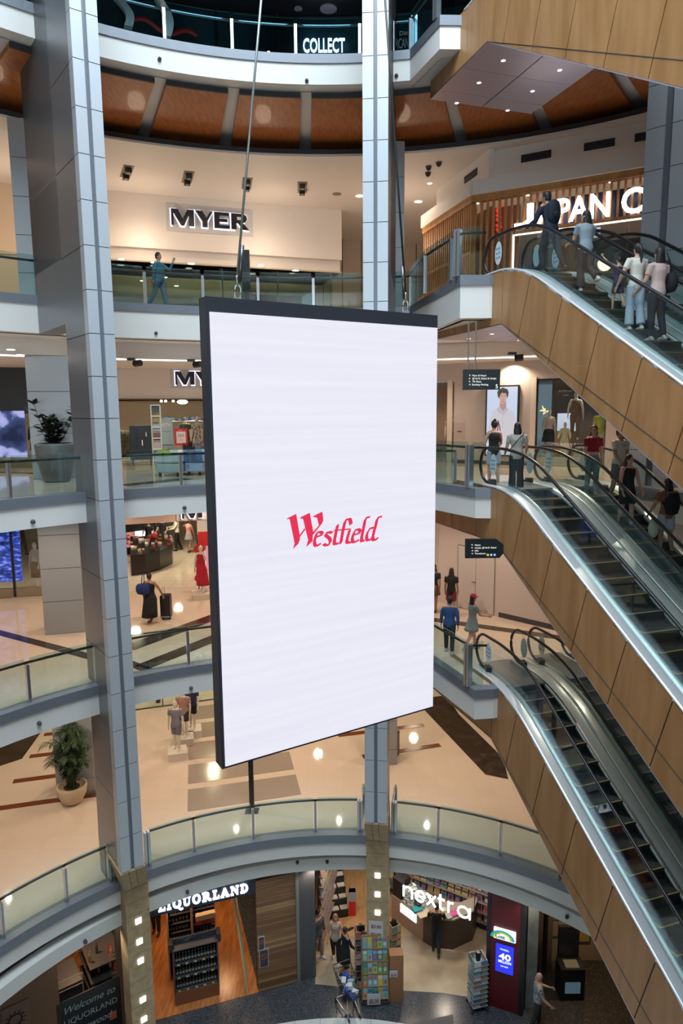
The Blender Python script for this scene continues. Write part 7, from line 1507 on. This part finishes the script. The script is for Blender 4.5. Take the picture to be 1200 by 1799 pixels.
# nextra sign
Fx = Face(at_z(709, 1573, 2.95)[:2], at_z(833, 1618, 2.95)[:2]); 
a0, zb = Fx.at(709, 1573); a1, zb2 = Fx.at(833, 1618); _, zt = Fx.at(709, 1547)
t = thing('shop_sign', Fx.P(a0, zb), 'glowing white nextra lettering over the newsagent entrance', 'sign'); sl = (zb2-zb)/(a1-a0); X = (a1-a0)/4.35; hX = .33
def stroke(mb, pts, w, z0):
    P = []
    for p in pts: P.append(Fx.P(a0+p[0]*X, z0+p[1]*hX, .05))
    mb.tube(P, w, 10, flat=1)
mb = MB(); zz = zb+.03; w_ = .031
def arc(cx, cy, rx, ry, s, e, n=14): return [(cx+rx*math.cos(math.radians(s+(e-s)*i/n)), cy+ry*math.sin(math.radians(s+(e-s)*i/n))) for i in range(n+1)]
for st in ([(.05, 1), (.05, 0)], [(.05, .55)]+arc(.32, .6, .27, .38, 180, 0)+[(.59, 0)], [(.85, .5), (1.36, .5)]+arc(1.10, .5, .28, .48, 0, 315), [(1.55, 1), (2.05, 0)], [(2.05, 1), (1.55, 0)], [(2.35, 1.35), (2.35, .25)]+arc(2.50, .25, .15, .23, 180, 280), [(2.20, .95), (2.62, .95)], [(2.85, 1), (2.85, 0)], [(2.85, .5)]+arc(3.08, .55, .23, .40, 180, 75), arc(3.75, .5, .33, .48, 0, 360), [(4.12, 1), (4.12, 0)]): stroke(mb, st, w_, zz)
mb.build('lettering', mat('nextra_glow', (1, 1, 1), .5, emit=(.92, .96, 1), es=1.8), t); mb = MB(); mb.tube([Fx.P(a0, 3.77, 0), Fx.P(a0, zb+.3, 0)], .012, 6); mb.tube([Fx.P(a1, 3.77, 0), Fx.P(a1, zb+.3, 0)], .012, 6); mb.tube([Fx.P(a0-.1, 3.7, -.05), Fx.P(a1+.1, 3.7, -.05)], .02, 6); mb.build('hanging_bar', DGREY, t)
# dark red lottery pillar
Fr = Face(P_(857, 1765)[:2], P_(918, 1785)[:2]); wR = Fr.at(918, 1785)[0]
t = thing('lottery_pillar', Fr.P(0, 0), 'dark red pillar carrying the Lott sign and a blue lottery screen', 'pillar')
mb = MB(); mb.fbox(Fr, .02, wR-.12, 0, 3.76, -.6, 0); mb.build('red_cladding', mat('maroon', (.13, .006, .012), .45), t); mb = MB(); mb.fbox(Fr, wR-.12, wR, 0, 3.76, -.6, .02); mb.fbox(Fr, -.08, .02, 0, 3.76, -.6, .02); mb.build('black_edge', BLACK, t)
q0, z1 = Fr.at(868, 1626); q1, _ = Fr.at(907, 1640); _, z0 = Fr.at(868, 1645)
mb = MB(); mb.fbox(Fr, q0, q1, z0, z1, 0, .06); s_ = mb.build('lott_sign', mat('lott_white', (1, 1, 1), .4, emit=(.85, .95, .9), es=1.0), t); bv = s_.modifiers.new('b', 'BEVEL'); bv.width = .02; bv.segments = 3
for i, c_ in enumerate(((.02, .3, .7), (.05, .6, .15), (.8, .7, .02))):
    mb = MB(); r_ = .34-.045*i; mb.strip([Fr.P(q0+.25+r_*math.cos(a)*1.0, z0+.04+r_*.75*math.sin(a), .064) for a in [i_*math.pi/14 for i_ in range(15)]], [Fr.P(q0+.25+(r_-.045)*math.cos(a)*1.0, z0+.04+(r_-.045)*.75*math.sin(a), .064) for a in [i_*math.pi/14 for i_ in range(15)]]); mb.build('rainbow_band', mat('rb_%d' % i, c_, .4, emit=c_, es=.6), s_)
mb = MB(); text(mb, 'the', Fr, q0+.08, z0+.16, .05, dep=.062, thick=.004, bold=.02); text(mb, 'Lott', Fr, q0+.06, z0+.05, .11, dep=.066, thick=.004, bold=.03); mb.build('lettering', mat('lott_navy', (.01, .02, .08), .4), s_)
q0, z1 = Fr.at(872, 1656); q1, _ = Fr.at(903, 1665); _, z0 = Fr.at(872, 1703)
mb = MB(); mb.fbox(Fr, q0, q1, z0, z1, 0, .05); s_ = mb.build('lottery_screen', mat('lottery_blue', (.02, .02, .3), .4, emit=(.02, .035, .75), es=1.1), t)
wq = q1-q0; hq = z1-z0; mb = MB(); text(mb, '40', Fr, q0+wq*.18, z0+hq*.50, hq*.22, width=wq*.68, dep=.051, thick=.006, bold=.03); text(mb, 'MILLION', Fr, q0+wq*.16, z0+hq*.37, hq*.09, width=wq*.72, dep=.051, thick=.006, bold=.02); text(mb, 'POWERBALL', Fr, q0+wq*.25, z0+hq*.84, hq*.05, width=wq*.5, dep=.051, thick=.006); text(mb, 'PLAY NOW', Fr, q0+wq*.3, z0+hq*.22, hq*.05, width=wq*.42, dep=.051, thick=.006); mb.build('lettering', mat('screen_white', (1, 1, 1), .4, emit=(.7, .8, 1), es=1.2), s_)
# right part: passage, kiosk, exit sign, wall
c = MB(); a = P_(925, 1790); Fz = Face(P_(922, 1788)[:2], P_(960, 1745)[:2]); 
c = MB(); c.box(5.15, 5.45, 17.3, 19.5, 0, 3.76); struct('wall_right', c, mat('grey_marble_wall', (.30, .32, .31), .4, kind='noise', col2=(.2, .21, .2), scale=2))
c = MB(); c.box(5.5, 12, 19.0, 19.2, 0, 3.76); struct('wall_back', c, mat('tan_back_wall', (.42, .27, .15), .6))
c = MB(); c.box(5.46, 5.9, 18.3, 18.9, 0, 3.76); c.box(6.15, 6.3, 18.6, 18.98, 0, 3.76); struct('trim_53', c, mat('brown_post', (.10, .07, .05), .6))
g = MB(); g.box(5.2, 14, 15, 21.5, .004, .012); struct('floor', g, mat('brown_dark_floor', (.05, .04, .032), .3, kind='voronoi', col2=(.10, .08, .06), scale=25))
lamp('SPOT', (7.2, 17.6, 3.6), 110, (1, .78, .5), radius=.08, angle=140, aim=(7.2, 18.3, 0))
p = P_(1000, 1745); t = thing('information_kiosk', p, 'black kiosk with a small bluish screen near the lowest escalator', 'kiosk')
mb = MB(); mb.box(p.x-.35, p.x+.35, p.y-.25, p.y+.25, 0, 1.0); mb.box(p.x-.3, p.x+.3, p.y+.2, p.y+.3, 1.0, 2.0); mb.build('cabinet', BLACK, t); mb = MB(); mb.box(p.x-.22, p.x+.22, p.y-.27, p.y-.25, .25, .6); mb.build('screen', mat('kiosk_screen', (.05, .08, .1), .3, emit=(.06, .10, .13), es=.8), t)
mb = MB(); mb.box(p.x-.2, p.x+.2, p.y-.2, p.y+.1, 1.0, 1.03); mb.build('tray', mat('kiosk_tray', (.25, .22, .16), .5), t)
Fe = Face((6.0, 18.4), d=(1, .05)); a0, z1 = Fe.at(990, 1678); a1, z0 = Fe.at(1014, 1691); t = thing('exit_sign', Fe.P(a0, z0), 'green and white exit sign with arrow hanging in the passage', 'sign')
mb = MB(); mb.fbox(Fe, a0, a1, z0, z1, -.02, .02); mb.build('panel', mat('exit_green', (0, .2, .12), .4, emit=(.01, .30, .20), es=1.0), t); w_ = a1-a0; h_ = z1-z0
mb = MB(); cz = (z0+z1)/2; mb.add([Fe.P(a0+w_*x, z0+h_*y, .024) for x, y in ((.12, .5), (.28, .75), (.28, .58), (.46, .58), (.46, .42), (.28, .42), (.28, .25))], [tuple(range(7))]); mb.fbox(Fe, a0+w_*.58, a0+w_*.88, z0+h_*.12, z0+h_*.88, .02, .024); mb.build('arrow_and_door', mat('exit_white', (1, 1, 1), .4, emit=(.8, 1, .95), es=1.2), t)
mb = MB(); text(mb, 'EXIT', Fe, a0+w_*.6, z0+h_*.4, h_*.3, width=w_*.26, dep=.025, thick=.004); mb.build('lettering', mat('exit_green_ink', (0, .15, .1)), t); mb = MB(); mb.tube([Fe.P((a0+a1)/2, z1, 0), Fe.P((a0+a1)/2, 3.77, 0)], .012, 6); mb.build('hanger', STEEL, t)
Fy = Face((5.6, 17.9), d=(.8, -.6)); a0, z1 = Fy.at(930, 1675); a1, z0 = Fy.at(938, 1692); t = thing('fire_notice', Fy.P(a0, z0), 'small red fire equipment notice on the brown post', 'notice'); mb = MB(); mb.fbox(Fy, a0, a1, z0, z1, 0, .01); mb.build('sheet', RED, t); mb = MB(); mb.fbox(Fy, a0+.03, a1-.05, z0+.05, z1-.05, .01, .013); mb.build('symbol', mat('paper_white', (.7, .7, .7)), t)
for i, ((x, y), c_, l) in enumerate((((975, 1630), (.35, .22, .12), 'framed notice board on the tan wall'), ((1018, 1640), (.5, .28, .05), 'orange display board beyond the exit sign'))):
    Ff = Face((6, 18.98), d=(1, 0)); a, z = Ff.at(x, y); mb = MB(); mb.fbox(Ff, a-.35, a+.35, z-.3, z+.3, 0, .03); mb.fbox(Ff, a-.3, a+.3, z-.25, z+.25, .03, .035, 1); tag(mb.build('notice_board', [DGREY, mat('nb_%d' % i, c_, .5)]), l, 'notice board')
# trolley
P0 = at_z(622, 1772, 0); fw = (at_z(598, 1722, .9)-at_z(640, 1775, .5)); fw.z = 0; fw = Vector((.38, -.92, 0)).normalized(); rt = Vector((-fw.y, fw.x, 0)); rt = Vector((fw.y, -fw.x, 0))
c0 = at_z(612, 1755, .3); c0.z = 0
t = thing('shopping_trolley', c0, 'shopping trolley filled with blue and white packs beside the picture book stand', 'trolley')
Q = lambda a, b, z: c0+fw*a+rt*b+Vector((0, 0, z))
mb = MB(); top = [Q(-.42, -.27, 1.0), Q(-.42, .27, 1.0), Q(.45, .20, .90), Q(.45, -.20, .90)]; bot = [Q(-.30, -.21, .62), Q(-.30, .21, .62), Q(.36, .16, .58), Q(.36, -.16, .58)]
for lv in range(5):
    f_ = lv/4; rg = [b.lerp(a, f_) for a, b in zip(top, bot)]; mb.tube(rg+[rg[0]], .006 if lv < 4 else .012, 5)
for i in range(4):
    for k in range(9): f_ = k/8; a = top[i].lerp(top[(i+1) % 4], f_); b = bot[i].lerp(bot[(i+1) % 4], f_); mb.tube([b, a], .008, 4)
for k in range(8): mb.tube([bot[0].lerp(bot[1], k/7), bot[3].lerp(bot[2], k/7)], .005, 4)
mb.build('basket', mat('trolley_black', (.02, .02, .022), .4), t)
mb = MB()
for sd in (-1, 1): mb.tube([Q(-.30, sd*.22, .62), Q(-.22, sd*.24, .3), Q(-.34, sd*.25, .13), Q(.46, sd*.17, .13)], .014, 6); mb.tube([Q(.30, sd*.16, .58), Q(.42, sd*.18, .15)], .012, 6)
mb.tube([Q(-.34, -.25, .13), Q(-.34, .25, .13)], .012, 6); mb.build('chassis', STEEL, t)
for a, b in ((-.34, -.25), (-.34, .25), (.44, -.17), (.44, .17)): mb = MB(); mb.tube([Q(a, b-.015, .06), Q(a, b+.015, .06)], .06, 10); mb.build('wheel', BLACK, t)
mb = MB(); mb.tube([Q(-.42, -.27, 1.0), Q(-.52, -.26, 1.06), Q(-.52, .26, 1.06), Q(-.42, .27, 1.0)], .016, 6); mb.build('handle', mat('trolley_handle', (.03, .03, .035), .4), t)
for k in range(14):
    c_ = ((.6, .65, .7), (.03, .08, .5), (.3, .38, .45), (.6, .62, .65))[k % 4]; mb = MB(); mb.box(-.09, .09, -.06, .06, 0, .10); o = mb.build('grocery_pack', mat('pack_%d' % (k % 4), c_, .4)); o.location = Q(-.22+(k % 5)*.13, -.08+(k // 5)*.09, .63+.09*(k % 3)); o.rotation_euler = (rs.uniform(-.3, .3), rs.uniform(-.3, .3), rs.uniform(0, 3)); tag(o, 'blue or white pack heaped in the shopping trolley', 'grocery pack', 'packs in the shopping trolley')
# a dark board edge at the bottom
p = at_z(760, 1799, .0); mb = MB(); A = at_z(690, 1806, .4); B = at_z(796, 1783, .4); C_ = at_z(800, 1815, .4); mb.prism([A-Vector((0, 0, .4)), B-Vector((0, 0, .4)), C_-Vector((0, 0, .4))], (0, 0, .42)); tag(mb.build('kiosk_roof', DGREY), 'dark corner of a low kiosk at the bottom edge beside the terrazzo', 'kiosk')
